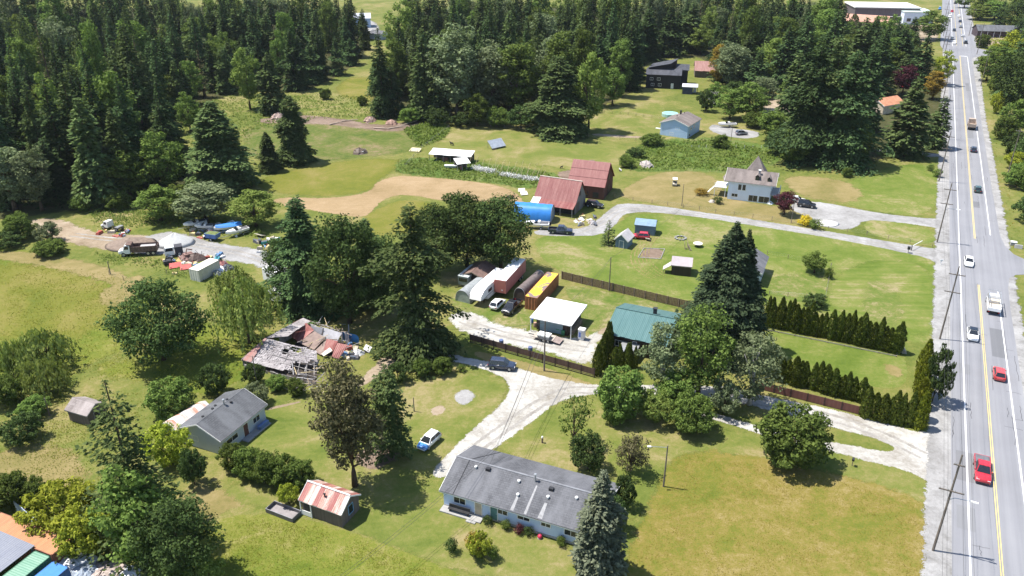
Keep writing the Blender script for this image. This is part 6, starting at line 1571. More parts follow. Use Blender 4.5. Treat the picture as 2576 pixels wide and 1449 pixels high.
t = thing('dumper', 'small blue dump trailer on the scrap yard grass', 'trailer', (*G(537, 604), .02), R(-18))
MB().hexa([(-1.4, -.9, .7), (1.4, -.9, .7), (1.4, .9, .7), (-1.4, .9, .7), (-1.6, -1.05, 1.8), (1.6, -1.05, 1.8), (1.6, 1.05, 1.8), (-1.6, 1.05, 1.8)]).build('hopper', plain('blue steel', (.07, .14, .32), .5, .3), t)
MB().hexa([(-1.5, -.95, 1.801), (1.5, -.95, 1.801), (1.5, .95, 1.801), (-1.5, .95, 1.801), (-1.2, -.7, 1.95), (1.2, -.7, 1.95), (1.2, .7, 1.95), (-1.2, .7, 1.95)]).build('load', plain('green debris load', (.12, .15, .05), .9, .5, 4), t)
MB().box(-2.8, 1.2, -.12, .12, .45, .62).build('drawbar', DARK, t); wheels(t, (0,), .85, (.38, .26))

def boat(name, label, xy, rz, L=6.0, W=2.2, hull=None, deck=None, cover=None, z=.6, trailer=True, cabin=False, screen=True):
    t = thing(name, label, 'boat', (*xy, 0.02), R(rz)); hull = hull or P_WHITE; deck = deck or WHITE
    st = [(-L/2, W*.44, .05), (-L*.2, W*.5, 0), (L*.12, W*.48, 0), (L*.32, W*.34, .1), (L*.44, W*.16, .3), (L*.5, .03, .55)]
    rings = []
    for x, hw, k in st: rings.append([(x, 0, z + k), (x, hw * .72, z + .25 + k * .6), (x, hw, z + .85 + k * .25), (x, hw * .96, z + .9 + k * .25), (x, -hw * .96, z + .9 + k * .25), (x, -hw, z + .85 + k * .25), (x, -hw * .72, z + .25 + k * .6)])
    MB().loft(rings).build('hull', hull, t)
    if cover:
        rr = []
        for x, hw, k in st[:-1]:
            rr.append([(x, hw * 1.02, z + .86 + k*.25), (x, hw * .5, z + 1.35), (x, 0, z + 1.5), (x, -hw * .5, z + 1.35), (x, -hw * 1.02, z + .86 + k*.25)])
        MB().strip(rr).build('cover', cover, t, True)
    else:
        MB().prism([(L*.1, -W*.42), (L*.3, -W*.30), (L*.43, -W*.1), (L*.43, W*.1), (L*.3, W*.30), (L*.1, W*.42)], z + .95, z + 1.06).build('foredeck', deck, t)
        MB().prism([(-L*.47, -W*.38), (L*.08, -W*.42), (L*.08, W*.42), (-L*.47, W*.38)], z + .915, z + .93).build('cockpit', plain('dark cockpit', (.10, .10, .11)), t)
        for y in (-.45, .45): MB().box(-L*.15, -L*.05, y - .25, y + .25, z + .93, z + 1.3).build('seat', WHITE, t)
        if screen: MB().slab((L*.06, -W*.4, z + 1.0), (L*.1, W*.4, z + 1.0), (L*.0, W*.36, z + 1.5), (-L*.02, -W*.36, z + 1.5), .03).build('windscreen', CGLASS, t)
    MB().box(-L/2 - .45, -L/2 + .05, -.2, .2, z + .3, z + 1.2).build('outboard', DARK, t)
    if trailer:
        for y in (-W*.3, W*.3): MB().box(-L*.48, L*.3, y - .05, y + .05, .38, .5).build('trailer_rail', STEEL, t)
        MB().box(L*.3, L*.75, -.06, .06, .4, .5).build('trailer_tongue', STEEL, t); MB().box(-L*.2, -L*.16, -W*.45, W*.45, .3, .38).build('axle', STEEL, t)
        wheels(t, (-L*.18,), W * .47, (.33, .22))
    else: MB().box(-L*.3, L*.2, -W*.2, W*.2, 0, z + .3).build('cradle', WOOD, t)
    return t
boat('motor_boat', 'white motor boat on a trailer in front of the blue shelter', G(1350, 574), 172, 6.2, 2.3)
boat('motor_boat', 'white boat with teal cover beside the blue bungalow', G(1828, 320), 178, 6.4, 2.3, cover=None)
tc = MB(); p0 = G(1828, 317)
boat('covered_boat', 'boat under a bright blue cover in the scrap yard', G(575, 582), 205, 6.5, 2.3, cover=TARPB)
boat('motor_boat', 'open white boat beside the blue-covered one', G(598, 592), 222, 5.6, 2.0)
boat('motor_boat', 'white boat farthest left of the scrap yard boats', G(492, 572), 215, 5.4, 2.1)
boat('motor_boat', 'white boat next to the farthest left one in the scrap yard', G(515, 580), 180, 4.6, 1.8)
boat('canoe', 'teal canoe lying by the scrap yard track', G(682, 613), 35, 4.6, 1.0, hull=plain('teal hull', (.04, .28, .30), .4), z=.1, trailer=False, screen=False)

# ================================================================== TRAILERS AND CONTAINERS
def container(name, label, A, ang, L, W, Hh, side, top, cat='container', z=0.0):
    """A: near-left top corner ground point, long side runs along local y"""
    t = thing(name, label, cat, (*A, z), R(ang))
    def corr(p, q, z0, z1, nrm, nm):
        n = max(8, int((Vector(q) - Vector(p)).length / .28)); rows = [[], []]
        for k in range(n * 2 + 1):
            s = k / (n * 2); v = Vector(p).lerp(Vector(q), s) + Vector(nrm) * (-.05 if (k // 1) % 4 in (1, 2) else 0)
            rows[0].append((v.x, v.y, z0)); rows[1].append((v.x, v.y, z1))
        MB().strip(rows).build(nm, side, t)
    corr((0, 0, 0), (W, 0, 0), .15, Hh - .1, (0, 1, 0), 'end_wall' ); corr((W, 0, 0), (W, L, 0), .15, Hh - .1, (-1, 0, 0), 'side_wall'); corr((W, L, 0), (0, L, 0), .15, Hh - .1, (0, -1, 0), 'end_wall'); corr((0, L, 0), (0, 0, 0), .15, Hh - .1, (1, 0, 0), 'side_wall')
    MB().box(.06, W - .06, .06, L - .06, .1, Hh - .08).build('inner_shell', side, t)
    MB().box(.07, W - .07, .07, L - .07, Hh - .07, Hh - .01).build('roof', top, t)
    fr = MB()
    for x in (-.04, W - .1):
        for y in (-.04, L - .1): fr.box(x, x + .14, y, y + .14, 0, Hh)
    for z0 in (0, Hh - .12):
        fr.box(-.03, W + .03, -.03, .07, z0, z0 + .12); fr.box(-.03, W + .03, L - .07, L + .03, z0, z0 + .12); fr.box(-.03, .07, -.03, L + .03, z0, z0 + .12); fr.box(W - .07, W + .03, -.03, L + .03, z0, z0 + .12)
    fr.build('frame', side, t)
    return t
RUSTY = plain('rust orange steel', (.30, .12, .055), .7, .35, 1.0)
ytop = NT('patchy yellow container roof'); o_ = ytop.coords(); pn = ytop.noise(.45, 2, .5, o_, .6)
ytop = ytop.done(ytop.principled(ytop.mix(ytop.maprange(pn, .47, .49), (.20, .15, .14), (.72, .47, .045)), .6))
t = container('yellow_container', 'rusty orange shipping container with patchy yellow top', (*G(1321, 744.5, 2.8),), ANG + 1, 12.2, 2.5, 2.8, RUSTY, ytop)
BEIGE = plain('beige container paint', (.55, .53, .47), .6, .12)
container('beige_container', 'beige shipping container among junk in the scrap yard', (*G(475, 676, 2.6),), -24, 6.1, 2.5, 2.6, BEIGE, plain('cream container roof', (.68, .65, .55), .6, .1))
# red semi-trailer
t = thing('semi_trailer', 'faded red semi-trailer box with white roof', 'trailer', (*G(1243, 702, 4.0), 0), R(ANG + 3))
MB().box(0, 2.55, 0, 11.5, 1.15, 3.95).build('box', ribbed('faded red trailer skin', (.42, .13, .11), (.48, .19, .165), .9, 'y', .5, .45, depth=.2), t)
MB().box(.02, 2.53, .02, 11.48, 3.951, 4.0).build('roof', plain('white trailer roof', (.75, .75, .74), .5, .06), t)
MB().box(.05, 2.5, -.03, .0, 1.3, 3.85).build('front_panel', P_SALM, t)
for x in (1.55, 1.75): MB().box(x, x + .12, -.05, -.031, 1.7, 1.95).build('marker_plate', WHITE, t)
MB().box(.9, 1.6, .3, 11, .95, 1.14).build('chassis', DARK, t)
for x in (.5, 1.9): MB().box(x, x + .14, 1.8, 1.95, .05, 1.0).build('landing_leg', DARK, t)
for y in (8.6, 9.9):
    for x in (.35, 2.2):
        w = inst('wheel', WH[(.5, .3)][0], t, (x, y, .5), (0, 0, math.pi / 2)); inst('rim', WH[(.5, .3)][1], w)
# fifth-wheel camper
t = thing('camper_trailer', 'white fifth-wheel camper trailer beside the red semi-trailer', 'trailer', (*G(1186, 735, 2.6), 0), R(ANG - 1))
prof = [(-.9, 1.55), (1.9, 1.55), (2.2, .55), (11, .55), (11, 3.35), (2.0, 3.35), (.4, 3.1), (-.6, 2.5)]
MB().loft([[(0, y, z) for y, z in prof], [(2.5, y, z) for y, z in prof]]).build('body', plain('white camper skin', (.74, .74, .73), .35, .05), t)
MB().box(.05, 2.45, 2.1, 10.95, 3.352, 3.40).build('roof', plain('white rubber roof', (.76, .76, .75), .6, .06), t)
MB().box(2.5, 2.53, 2.4, 4.0, 1.9, 2.6).build('window', GLASS, t); MB().box(2.5, 2.53, 6.0, 7.4, 1.9, 2.6).build('window', GLASS, t); MB().box(2.5, 2.54, 4.6, 5.4, .7, 2.6).build('door', plain('camper door', (.6, .6, .6)), t)
MB().box(2.5, 2.52, -.4, 10.9, 1.35, 1.55).build('stripe', plain('grey stripe', (.3, .3, .33)), t)
for y in (5, 8): MB().box(1.0, 1.5, y, y + .5, 3.401, 3.6).build('roof_vent', WHITE, t)
for x in (.35, 2.15):
    for y in (7.6, 8.6):
        w = inst('wheel', WH[(.38, .26)][0], t, (x, y, .38), (0, 0, math.pi / 2)); inst('rim', WH[(.38, .26)][1], w)
for x in (.5, 1.9): MB().box(x, x + .1, 1.5, 1.6, 0, 1.55).build('landing_leg', DARK, t)
t = thing('old_camper', 'grey-green old camper van in the shade behind the tarp shelter', 'camper', (*G(1152, 696, 2.2), 0), R(ANG))
MB().box(0, 2.3, 0, 6.0, .45, 2.35).build('body', plain('grey green camper skin', (.2, .23, .22), .5), t); MB().box(-.05, 2.35, -.1, 6.1, 2.35, 2.5).build('roof', plain('pale camper roof', (.44, .48, .47), .6), t)
MB().box(.2, 2.1, -.03, 0, 1.3, 2.0).build('windshield', CGLASS, t); MB().box(2.3, 2.33, 1.5, 3.4, 1.4, 2.0).build('window', CGLASS, t)
for x in (.2, 2.1):
    for y in (1, 4.8): w = inst('wheel', WH[(.33, .22)][0], t, (x, y, .33), (0, 0, math.pi / 2)); inst('rim', WH[(.33, .22)][1], w)
# white motorhome and truck by the big clump, scrap yard end
t = thing('motorhome', 'white motorhome half hidden at the end of the scrap yard track', 'motorhome', (*G(700, 712), 0), R(-35))
MB().box(-3.2, 3.0, -1.2, 1.2, .45, 2.9).build('body', plain('white motorhome skin', (.72, .72, .72), .4, .08), t); MB().box(-3.1, 3.3, -1.15, 1.15, 2.9, 3.05).build('roof', WHITE, t)
MB().box(3.0, 3.04, -1.0, 1.0, 1.4, 2.3).build('windshield', CGLASS, t)
for x in (-2, .2): MB().box(x, x + 1.1, -1.23, -1.2, 1.5, 2.2).build('window', CGLASS, t)
wheels(t, (-2.0, 2.1), 1.05, (.38, .26))
t = thing('white_trailer', 'white travel trailer beside the tall dark clump, nearer than the motorhome', 'trailer', (*G(712, 760), 0), R(-30))
MB().box(-2.6, 2.6, -1.1, 1.1, .4, 2.5).build('body', plain('white motorhome skin', (.72, .72, .72), .4, .08), t); MB().box(-2.0, -1.0, -1.13, -1.1, 1.3, 1.9).build('window', CGLASS, t); wheels(t, (0,), .95)

# containers and junk at the bottom left
OR = ribbed('orange container steel', (.40, .195, .09), (.33, .15, .07), .3, 'y', .6, .42)
ORS = plain('rust brown container side', (.24, .10, .06), .7, .35)
A0 = Vector(G(130, 1396, 2.9)); 
t = container('orange_container', 'orange shipping container with ribbed top at the lower left', tuple(A0), 68 + 90 - 90, 12.2, 2.9, 2.9, ORS, OR)
t.rotation_euler = (0, 0, R(68)); t.location = (A0.x, A0.y, 0)
# its long side runs up-left: local y axis at 68+90 degrees
G1 = Vector(G(127, 1399, 2.75))
t = container('green_container', 'green shipping container beside the orange one at the lower left', tuple(G1), 68, 2.45, 12.2, 2.75, plain('dark green container side', (.035, .12, .07), .6, .3), ribbed('mint green container top', (.13, .27, .19), (.18, .31, .23), .3, 'x', .6, .45))
ax = Vector((math.cos(R(68)), math.sin(R(68)))); ay = Vector((-ax.y, ax.x))
t.location = (*(A0 - ax * 12.35 + ay * .15), 0)
t2 = container('blue_container', 'bright blue shipping container at the bottom left corner', (0, 0), 68, 2.45, 12.2, 2.6, plain('blue container side', (.03, .10, .28), .5, .2), plain('bright blue container top', (.045, .18, .44), .5, .12))
t2.location = (*(A0 - ax * 12.7 - ay * 3.1), 0)
t3 = thing('metal_canopy', 'grey corrugated metal canopy spanning the containers at lower left', 'canopy', (*(A0 - ax * 13 + ay * 2.9), 0), R(68))
for k in range(14):
    x0 = 13.2 * k / 14
    MB().slab((x0, 0, 3.1), (x0 + .94, 0, 3.1), (x0 + .94, 12, 3.7), (x0, 12, 3.7), .05 + .008 * (k % 2)).build('roof_sheet', ribbed('blue grey corrugated roof', (.175, .185, .225), (.205, .215, .25), .32, 'y', .45, .45), t3)
for x, y in ((.2, .2), (12.8, .2), (.2, 11.6), (12.8, 11.6)): MB().box(x, x + .15, y, y + .15, 0, 3.1 if y < 1 else 3.6).build('post', STEEL, t3)
# ================================================================== FENCES
def board_fence(name, label, pts, h, mat, postm, bay=2.45, board=.0, rail=True, post_extra=.08, lattice=False):
    c = [Vector(G(*p)) for p in pts]
    o = thing(name, label, 'fence', (*c[0], 0)); base = c[0]
    meshes = {}
    for a, b in zip(c[:-1], c[1:]):
        d = (b - a); L = d.length; n = max(1, round(L / bay)); ang = math.atan2(d.y, d.x); st = L / n
        for k in range(n + 1):
            p = a + d * k / n - base
            if 'post' not in meshes: meshes['post'] = MB().box(-.07, .07, -.07, .07, 0, h + post_extra).mesh('post', postm)
            inst('post', meshes['post'], o, (p.x, p.y, 0), (0, 0, ang))
        for k in range(n):
            p = a + d * k / n - base
            if board:
                m = int((st - .14) / board)
                key = 'board'
                if key not in meshes: meshes[key] = MB().box(0, board - .02, -.012, .012, .06, h).mesh('board', mat)
                for j in range(m):
                    q = p + d.normalized() * (.07 + j * (st - .14) / m)
                    inst('board', meshes[key], o, (q.x, q.y, random.uniform(-.03, .03)), (0, 0, ang))
            else:
                key = 'panel%.2f' % st
                if key not in meshes: meshes[key] = MB().box(.07, st - .07, -.02, .02, .55 if lattice else .1, h).mesh('panel', mat)
                inst('panel', meshes[key], o, (p.x, p.y, 0), (0, 0, ang))
            if rail:
                key = 'rail%.2f' % st
                if key not in meshes: meshes[key] = MB().box(.07, st - .07, -.05, -.022, 0, .12).mesh('rail', postm)
                for z in ((.12, .36) if lattice else (.35, h - .3)): inst('rail', meshes[key], o, (p.x, p.y, z), (0, 0, ang))
    return o
FB = siding('brown fence boards', (.10, .062, .048), .16, True, .85); FP = plain('dark fence post', (.045, .03, .026), .85)
board_fence('board_fence', 'brown panel fence along the gravel yard of the white-roofed garage', [(1183,862),(1495,950)], 1.75, FB, FP, 2.5, 0, True, .1, True)
board_fence('board_fence', 'brown panel fence in front of the near cedar hedge', [(1905,978),(2160,1043)], 1.5, siding('red brown fence panel', (.16, .07, .055), .16, True, .85), FP, 2.5, 0, False)
board_fence('board_fence', 'weathered vertical board fence behind the green-roofed house', [(1413,702),(1735,779)], 1.8, plain('weathered fence board', (.15, .10, .068), .9, .45, 3.0), WOOD, 2.4, .3, False)
t = board_fence('low_edging', 'low timber edging along the far cedar hedge', [(1918,829),(2255,898)], .28, plain('pale edging timber', (.33, .30, .27), .9), WOOD, 3.0, 0, False, 0)
def wire_fence(name, label, pts, gap=3.5, h=1.15, r=.06, mat=WOOD, wires=3):
    c = [Vector(G(*p)) for p in pts]; o = thing(name, label, 'fence', (*c[0], 0)); pm = MB().tube([(0, 0, 0), (0, 0, h)], r, 6).mesh('post', mat)
    wm = MB()
    for a, b in zip(c[:-1], c[1:]):
        n = max(1, round((b - a).length / gap))
        for k in range(n + 1):
            p = a.lerp(b, k / n) - c[0]; inst('post', pm, o, (p.x, p.y, 0), (random.uniform(-.04, .04), random.uniform(-.04, .04), 0))
        for w in range(wires):
            z = h * (.35 + .3 * w); wm.tube([(*(a - c[0]), z), (*(b - c[0]), z)], .012, 3)
    wm.build('wire', STEEL, o)
    return o
wire_fence('wire_fence', 'post and wire fence between the white house lawn and the gravel drive', [(1545,500),(1640,512),(1800,535),(1990,562),(2180,592),(2345,622)], 4.5)
wire_fence('wire_fence', 'wire fence along the back of the pasture', [(1090,318),(1200,315),(1340,330),(1480,345),(1640,358)], 5)
wire_fence('wire_fence', 'wire fence running down from the wood to the vegetable plot', [(1130,322),(1060,375),(1020,420)], 5)
wire_fence('wire_fence', 'wire fence around the small field lawn', [(1930,640),(2090,672),(2075,755),(1935,742)], 4.0, 1.0)
wire_fence('wire_fence', 'fence across the lawn behind the blue bungalow', [(1500,283),(1580,290),(1660,300)], 3.0, 1.1)
wire_fence('wire_fence', 'old wire fence crossing the left meadow', [(275,692),(350,720),(420,690),(560,700),(680,735)], 6.0, 1.2)
w = wire_fence('white_rail_fence', 'white rail fence along the weedy strip', [(1740,372),(1830,372),(1915,374)], 2.5, 1.0, .05, WHITE, 2)
# hoop stakes of the vegetable plot
def stake_row(label, p0, p1, n, h, lean, bow=1.0):
    a, b = Vector(G(*p0)), Vector(G(*p1))
    for i in range(n):
        p = a.lerp(b, i / (n - 1)); rr = random.Random(i * 7 + n)
        o = thing('hoop_stake', label, 'stake', (p.x, p.y, 0), rr.uniform(-.3, .3), 'hoop stakes of the vegetable plot')
        hh = h * rr.uniform(.8, 1.15)
        MB().tube([(0, 0, 0), (lean * .5, .1, hh * .6), (lean * 1.1, .25, hh)], .05, 5).build('stake', FRESHWOOD, o)
        MB().tube([(lean * 1.1, .25, hh), (lean * 1.4, 1.3 * bow, hh * .92), (lean * 1.5, 2.2 * bow, hh * .45)], .03, 4).build('hoop', FRESHWOOD, o)
stake_row('pale hoop stake in the near row of the vegetable plot', (1232,440), (1362,455), 11, 3.0, .9)
stake_row('pale hoop stake in the far row of the vegetable plot', (1180,420), (1360,438), 12, 3.0, .7)
for i, (p0, p1, lb) in enumerate((((1195, 425), (1240, 433), 'grey netting heap on the left of the vegetable plot'), ((1262, 440), (1355, 455), 'grey netting heap along the vegetable plot'))):
    rngn = np.random.default_rng(i + 40); a, b = np.array(G(*p0)), np.array(G(*p1)); k = 1500
    s = rngn.uniform(0, 1, k)[:, None]; c = np.c_[a + (b - a) * s + rngn.normal(0, .8, (k, 2)), rngn.uniform(0, .8, k)]
    V, Q = cards(c, rngn.normal(0, 1, (k, 3)), rngn.normal(0, 1, (k, 3)) + np.array([0, 0, 1]), rngn.uniform(.2, .5, k), rngn.uniform(.15, .35, k), rngn)
    o = bpy.data.objects.new('netting_heap', np_mesh('netting_heap', V, Q, foliage('grey netting', (.25, .25, .25), (.55, .55, .54), 0, .1, .05), rngn.uniform(0, 1, k))); COL.objects.link(o); tag(o, lb, 'netting'); o['kind'] = 'stuff'
# white open sheds at the plot
for (px, py, z, ang, L, W, lb) in ((1078, 388, 2.2, -14, 13.5, 4.6, 'long open shed with white sheet roof beside the vegetable plot'), (1150, 414, 2.2, 20, 4.2, 4.0, 'small open shed with white roof at the end of the long one')):
    t = thing('open_shed', lb, 'shed', (*G(px, py, z), 0), R(ang)); n = 6 if L > 6 else 3
    for k in range(n):
        x0, x1 = L * k / n, L * (k + 1) / n
        MB().slab((x0, 0, z + .05 * (k % 2)), (x1, 0, z + .05 * (k % 2)), (x1, W, z + .7), (x0, W, z + .7), .05).build('roof_sheet', WHITE_M, t)
        MB().box(x0 + .1, x0 + .22, .1, .22, 0, z).build('post', GREYWOOD, t); MB().box(x0 + .1, x0 + .22, W - .3, W - .18, 0, z + .6).build('post', GREYWOOD, t)
    MB().box(.2, L - .2, W - .5, W - .4, 0, z + .3).build('back_wall', SID_BARN, t); MB().box(L * .3, L * .42, .6, 1.6, 0, 1.1).build('crate', plain('rusty crate', (.25, .1, .08)), t)
t = thing('feed_trough', 'white trough beside the small open shed', 'trough', (*G(1134, 423), 0), R(-5))
MB().hexa([(-1.6, -.4, .35), (1.6, -.4, .35), (1.6, .4, .35), (-1.6, .4, .35), (-1.9, -.6, .95), (1.9, -.6, .95), (1.9, .6, .95), (-1.9, .6, .95)]).build('basin', plain('pale enamel', (.6, .62, .63), .5), t)
for x in (-1.2, 1.2): MB().box(x - .06, x + .06, -.35, .35, 0, .35).build('leg', DARK, t)
# dark lean-to in the pasture
t = thing('field_shelter', 'small grey lean-to shelter alone in the pasture', 'shelter', (*G(1238, 378), 0), R(38))
MB().slab((0, 0, .5), (5.6, 0, .5), (5.6, 2.6, 2.5), (0, 2.6, 2.5), .08).build('roof', plain('grey blue sheet', (.28, .31, .36), .5, .2), t)
for x in (.1, 5.4): MB().box(x, x + .1, 2.4, 2.5, 0, 2.4).build('post', WOOD, t)
MB().box(.2, 1.8, -.02, .1, 0, .5).build('kick_board', WOOD, t)
# small dark animal in the pasture
def critter(xy, rz, s, label, mat):
    vs = [(0, 0, .62), (.35, 0, .66), (-.35, 0, .64), (.55, 0, .85), (.75, 0, .88), (.3, .13, .3), (.3, .13, 0), (.3, -.13, .3), (.32, -.13, 0), (-.34, .13, .36), (-.42, .13, 0), (-.34, -.13, .36), (-.38, -.13, 0), (-.55, 0, .55)]
    es = [(0, 1), (0, 2), (1, 3), (3, 4), (1, 5), (5, 6), (1, 7), (7, 8), (2, 9), (9, 10), (2, 11), (11, 12), (2, 13)]
    rd = [.2, .19, .19, .11, .09, .07, .045, .07, .045, .08, .045, .08, .045, .03]
    me = bpy.data.meshes.new('animal'); me.from_pydata(vs, es, []); me.materials.append(mat)
    o = bpy.data.objects.new('animal', me); COL.objects.link(o); o.location = (*xy, .02); o.rotation_euler = (0, 0, rz); o.scale = (s, s, s)
    sk = o.modifiers.new('skin', 'SKIN'); sub = o.modifiers.new('sub', 'SUBSURF'); sub.levels = sub.render_levels = 1
    for i, v in enumerate(me.skin_vertices[0].data): v.radius = (rd[i], rd[i]); v.use_root = (i == 0)
    tag(o, label, 'animal')
critter(G(1137, 366), 2.6, 1.3, 'dark animal standing at the left of the pasture', plain('dark hide', (.02, .018, .016)))
critter(G(1412, 424), .5, .9, 'dark animal left on the bare patch by the far red barn', plain('dark hide', (.02, .018, .016)))
critter(G(1458, 428), 3.4, .9, 'dark animal right on the bare patch by the far red barn', plain('dark hide', (.02, .018, .016)))

# ================================================================== POLES AND WIRES
POLE = plain('grey brown utility pole', (.15, .125, .105), .9, .3, 2.0)
def pole(label, xy, h, arms=(), rz=0.0, street=False, r=.16, name='utility_pole', group=None):
    t = thing(name, label, 'pole', (*xy, 0), rz, group)
    MB().tube([(0, 0, 0), (0, 0, h)], [r, r * .62], 8).build('shaft', POLE, t)
    for z, w in arms:
        MB().box(-w/2, w/2, -.06 - r * .9, .06 - r * .9, z - .07, z + .07).build('crossarm', POLE, t)
        for x in (-w/2 + .1, 0.35, -.35, w/2 - .1): MB().tube([(x, -r * .9, z + .07), (x, -r * .9, z + .28)], [.05, .03], 6).build('insulator', plain('porcelain', (.3, .3, .3)), t)
    if street:
        MB().tube([(0, 0, h * .55), (.6, 0, h * .55 + .45), (2.4, 0, h * .55 + .6)], .05, 6).build('lamp_arm', STEEL, t)
        MB().hexa([(2.2, -.12, h*.55+.52), (3.0, -.1, h*.55+.54), (3.0, .1, h*.55+.54), (2.2, .12, h*.55+.52), (2.2, -.1, h*.55+.66), (3.0, -.06, h*.55+.64), (3.0, .06, h*.55+.64), (2.2, .1, h*.55+.66)]).build('lamp_head', WHITE, t)
    return t
rdir = math.atan2(-ROAD_N.y, -ROAD_N.x) + math.pi
ls = []
for i, (bx, by) in enumerate(((2347, 1385), (2364, 853), (2357, 610))):
    ls.append(Vector(G(bx, by)))
step = ROAD_D * 50.0
for k in range(1, 9): ls.append(ls[2] + step * k)
names = ['nearest tall utility pole with street lamp at the lower right', 'second utility pole along the left of the highway', 'third utility pole along the left of the highway, beside the gravel drive']
ORD = ['fourth', 'fifth', 'sixth', 'seventh', 'eighth', 'ninth', 'tenth', 'eleventh']
for i, p in enumerate(ls):
    pole(names[i] if i < 3 else ORD[i - 3] + ' utility pole from the bottom along the left of the highway', p, 14.6, ((13.0, 2.6), (9.6, 2.6)) if i else ((13.2, 1.2), (9.4, 2.7)), rdir, i in (0, 2, 5), group='utility poles left of the highway')
rs = [Vector(G(2530, 457)), Vector(G(2467, 217)), Vector(G(2457, 137)), Vector(G(2437, 90))]
for i, p in enumerate(rs): pole(['nearest', 'second', 'third', 'farthest'][i] + ' utility pole on the right side of the highway', p, 15.5, ((14.6, 2.0),), rdir, group='utility poles right of the highway')
def wire(pts, sag, r, label, group='overhead wires'):
    m = MB()
    for a, b in zip(pts[:-1], pts[1:]):
        a, b = Vector(a), Vector(b); m.tube([a.lerp(b, k / 10) - Vector((0, 0, sag * 4 * (k / 10) * (1 - k / 10))) for k in range(11)], r, 4)
    o = m.build('overhead_wire', plain('weathered cable', (.05, .05, .052), .6)); tag(o, label, 'wire', group); return o
for off, z, lb in ((-1.2, 13.35, 'highway power line wire on the field side'), (0, 14.6, 'topmost highway power line wire'), (1.2, 13.35, 'highway power line wire on the road side'), (-.9, 9.9, 'lower highway cable on the field side'), (.4, 8.4, 'lowest highway cable strung along the poles')):
    pts = [(*(ls[0] - step * 1.1 + ROAD_N * off), z)] + [(*(p + ROAD_N * off), z) for p in ls]
    wire(pts, .7, .014, lb)
# drop poles inside the plots
p1 = Vector(G(1369, 933)); pole('brown pole standing at the board fence by the garage', p1, 9.6, (), 0)
p2 = Vector(G(1532, 732)); pole('thin dark pole on the middle lawn behind the board fence', p2, 7.6, (), 0, r=.12)
p3 = Vector(G(1669, 1224)); t = pole('wooden lamp post on the lawn right of the long house', p3, 6.9, (), math.pi, r=.13); 
MB().tube([(0, 0, 6.6), (2.4, 0, 6.75)], .04, 5).build('lamp_arm', STEEL, t); MB().box(2.2, 2.7, -.12, .12, 6.66, 6.8).build('lamp_head', WHITE, t)
p4 = Vector(G(1042, 1035)); pole('dark leaning post beside the dark green pine', p4, 2.6, (), 0, r=.1, name='wooden_post')
p5 = Vector(G(648, 975)); pole('dark pole in front of the collapsed barn', p5, 6.0, (), 0, r=.11)
p6 = Vector(G(1715, 518)); pole('thin pole on the dry grass left of the white house', p6, 6.0, (), 0, r=.1)
p7 = Vector(G(1838, 358)); pole('pole at the front of the parking pad', p7, 6.0, (), 0, r=.1)
p8 = Vector(G(1990, 560)); pole('green-grey pole at the plum tree by the white house', p8, 6.5, (), 0, r=.1)
p9 = Vector(G(278, 690)); pole('lone dark fence post in the left meadow', p9, 3.0, (), 0, r=.13, name='wooden_post')
p10 = Vector(G(125, 1045)); pole('grey snag post beside the old wooden shed', p10, 3.2, (), .3, r=.13, name='wooden_post')
MB()
wire([(*p1, 9.3), (*p2, 7.4), (*G(1756, 540), 6.0)], .8, .025, 'drop wire from the fence pole over the middle lawn')
wire([(*p1, 9.3), (*G(1010, 905), 6.5)], .8, .025, 'drop wire from the fence pole to the drooping conifer')
for dx in (0, .8): wire([(p1.x + dx, p1.y, 9.2), (*G(1250 + dx * 10, 1120, 6.0), 6.0), (*G(840 + dx * 16, 1460, 5.0), 5.0)], .6, .022, 'cable crossing the lawn past the red-roofed shed, ' + ('left' if dx == 0 else 'right') + ' of a pair')
wire([(*p1, 9.1), (*(Vector((-9.5, 81.6)) + Matrix.Rotation(R(-23), 2) @ Vector((5, 5.2))), 5.0)], .5, .022, 'service cable down to the roof of the long house')
wire([(*p2, 7.4), (*G(1430, 800, 3.4), 3.4)], .4, .02, 'service cable to the white-roofed garage')

# ================================================================== YARD THINGS
t = thing('metal_trough', 'long dark metal tray trough lying beside the red-roofed shed', 'trough', (*G(714, 1292), 0.02), R(-26))
w_ = plain('dark grey steel', (.09, .09, .10), .5, .3); Lh, Wh = 2.15, .8
MB().box(-Lh, Lh, -Wh, Wh, .08, .14).build('floor', plain('dusty steel floor', (.22, .20, .205), .7), t)
for x0, x1, y0, y1 in ((-Lh - .08, Lh + .08, -Wh - .08, -Wh), (-Lh - .08, Lh + .08, Wh, Wh + .08), (-Lh - .08, -Lh, -Wh, Wh), (Lh, Lh + .08, -Wh, Wh)): MB().box(x0, x1, y0, y1, .05, .62).build('side', w_, t)
MB().tube([(-Lh-.04, -Wh-.04, .64), (Lh+.04, -Wh-.04, .64), (Lh+.04, Wh+.04, .64), (-Lh-.04, Wh+.04, .64), (-Lh-.04, -Wh-.04, .64)], .045, 5).build('rim', plain('grey rim', (.25, .25, .27)), t)
t = thing('flat_trailer', 'low flatbed trailer parked before the white-roofed garage', 'trailer', (*G(1380, 856), .02), R(-25))
MB().box(-2.8, 1.2, -1.0, 1.0, .55, .68).build('deck', plain('pale plywood deck', (.36, .31, .27), .85), t)
for k in range(6): MB().box(1.25 + .22 * k, 1.44 + .22 * k, -1.05, 1.05, .50 - .04 * k, .58 - .04 * k).build('ramp_board', plain('ramp board', (.30, .24, .22), .85), t)
MB().box(-4.0, -2.8, -.06, .06, .45, .56).build('tongue', DARK, t); wheels(t, (-.6, .3), .98, (.33, .22))
t = thing('pallet_stack', 'white-covered stack of goods on the flatbed trailer', 'stack', (*G(1372, 850, .7), .70), R(-25))
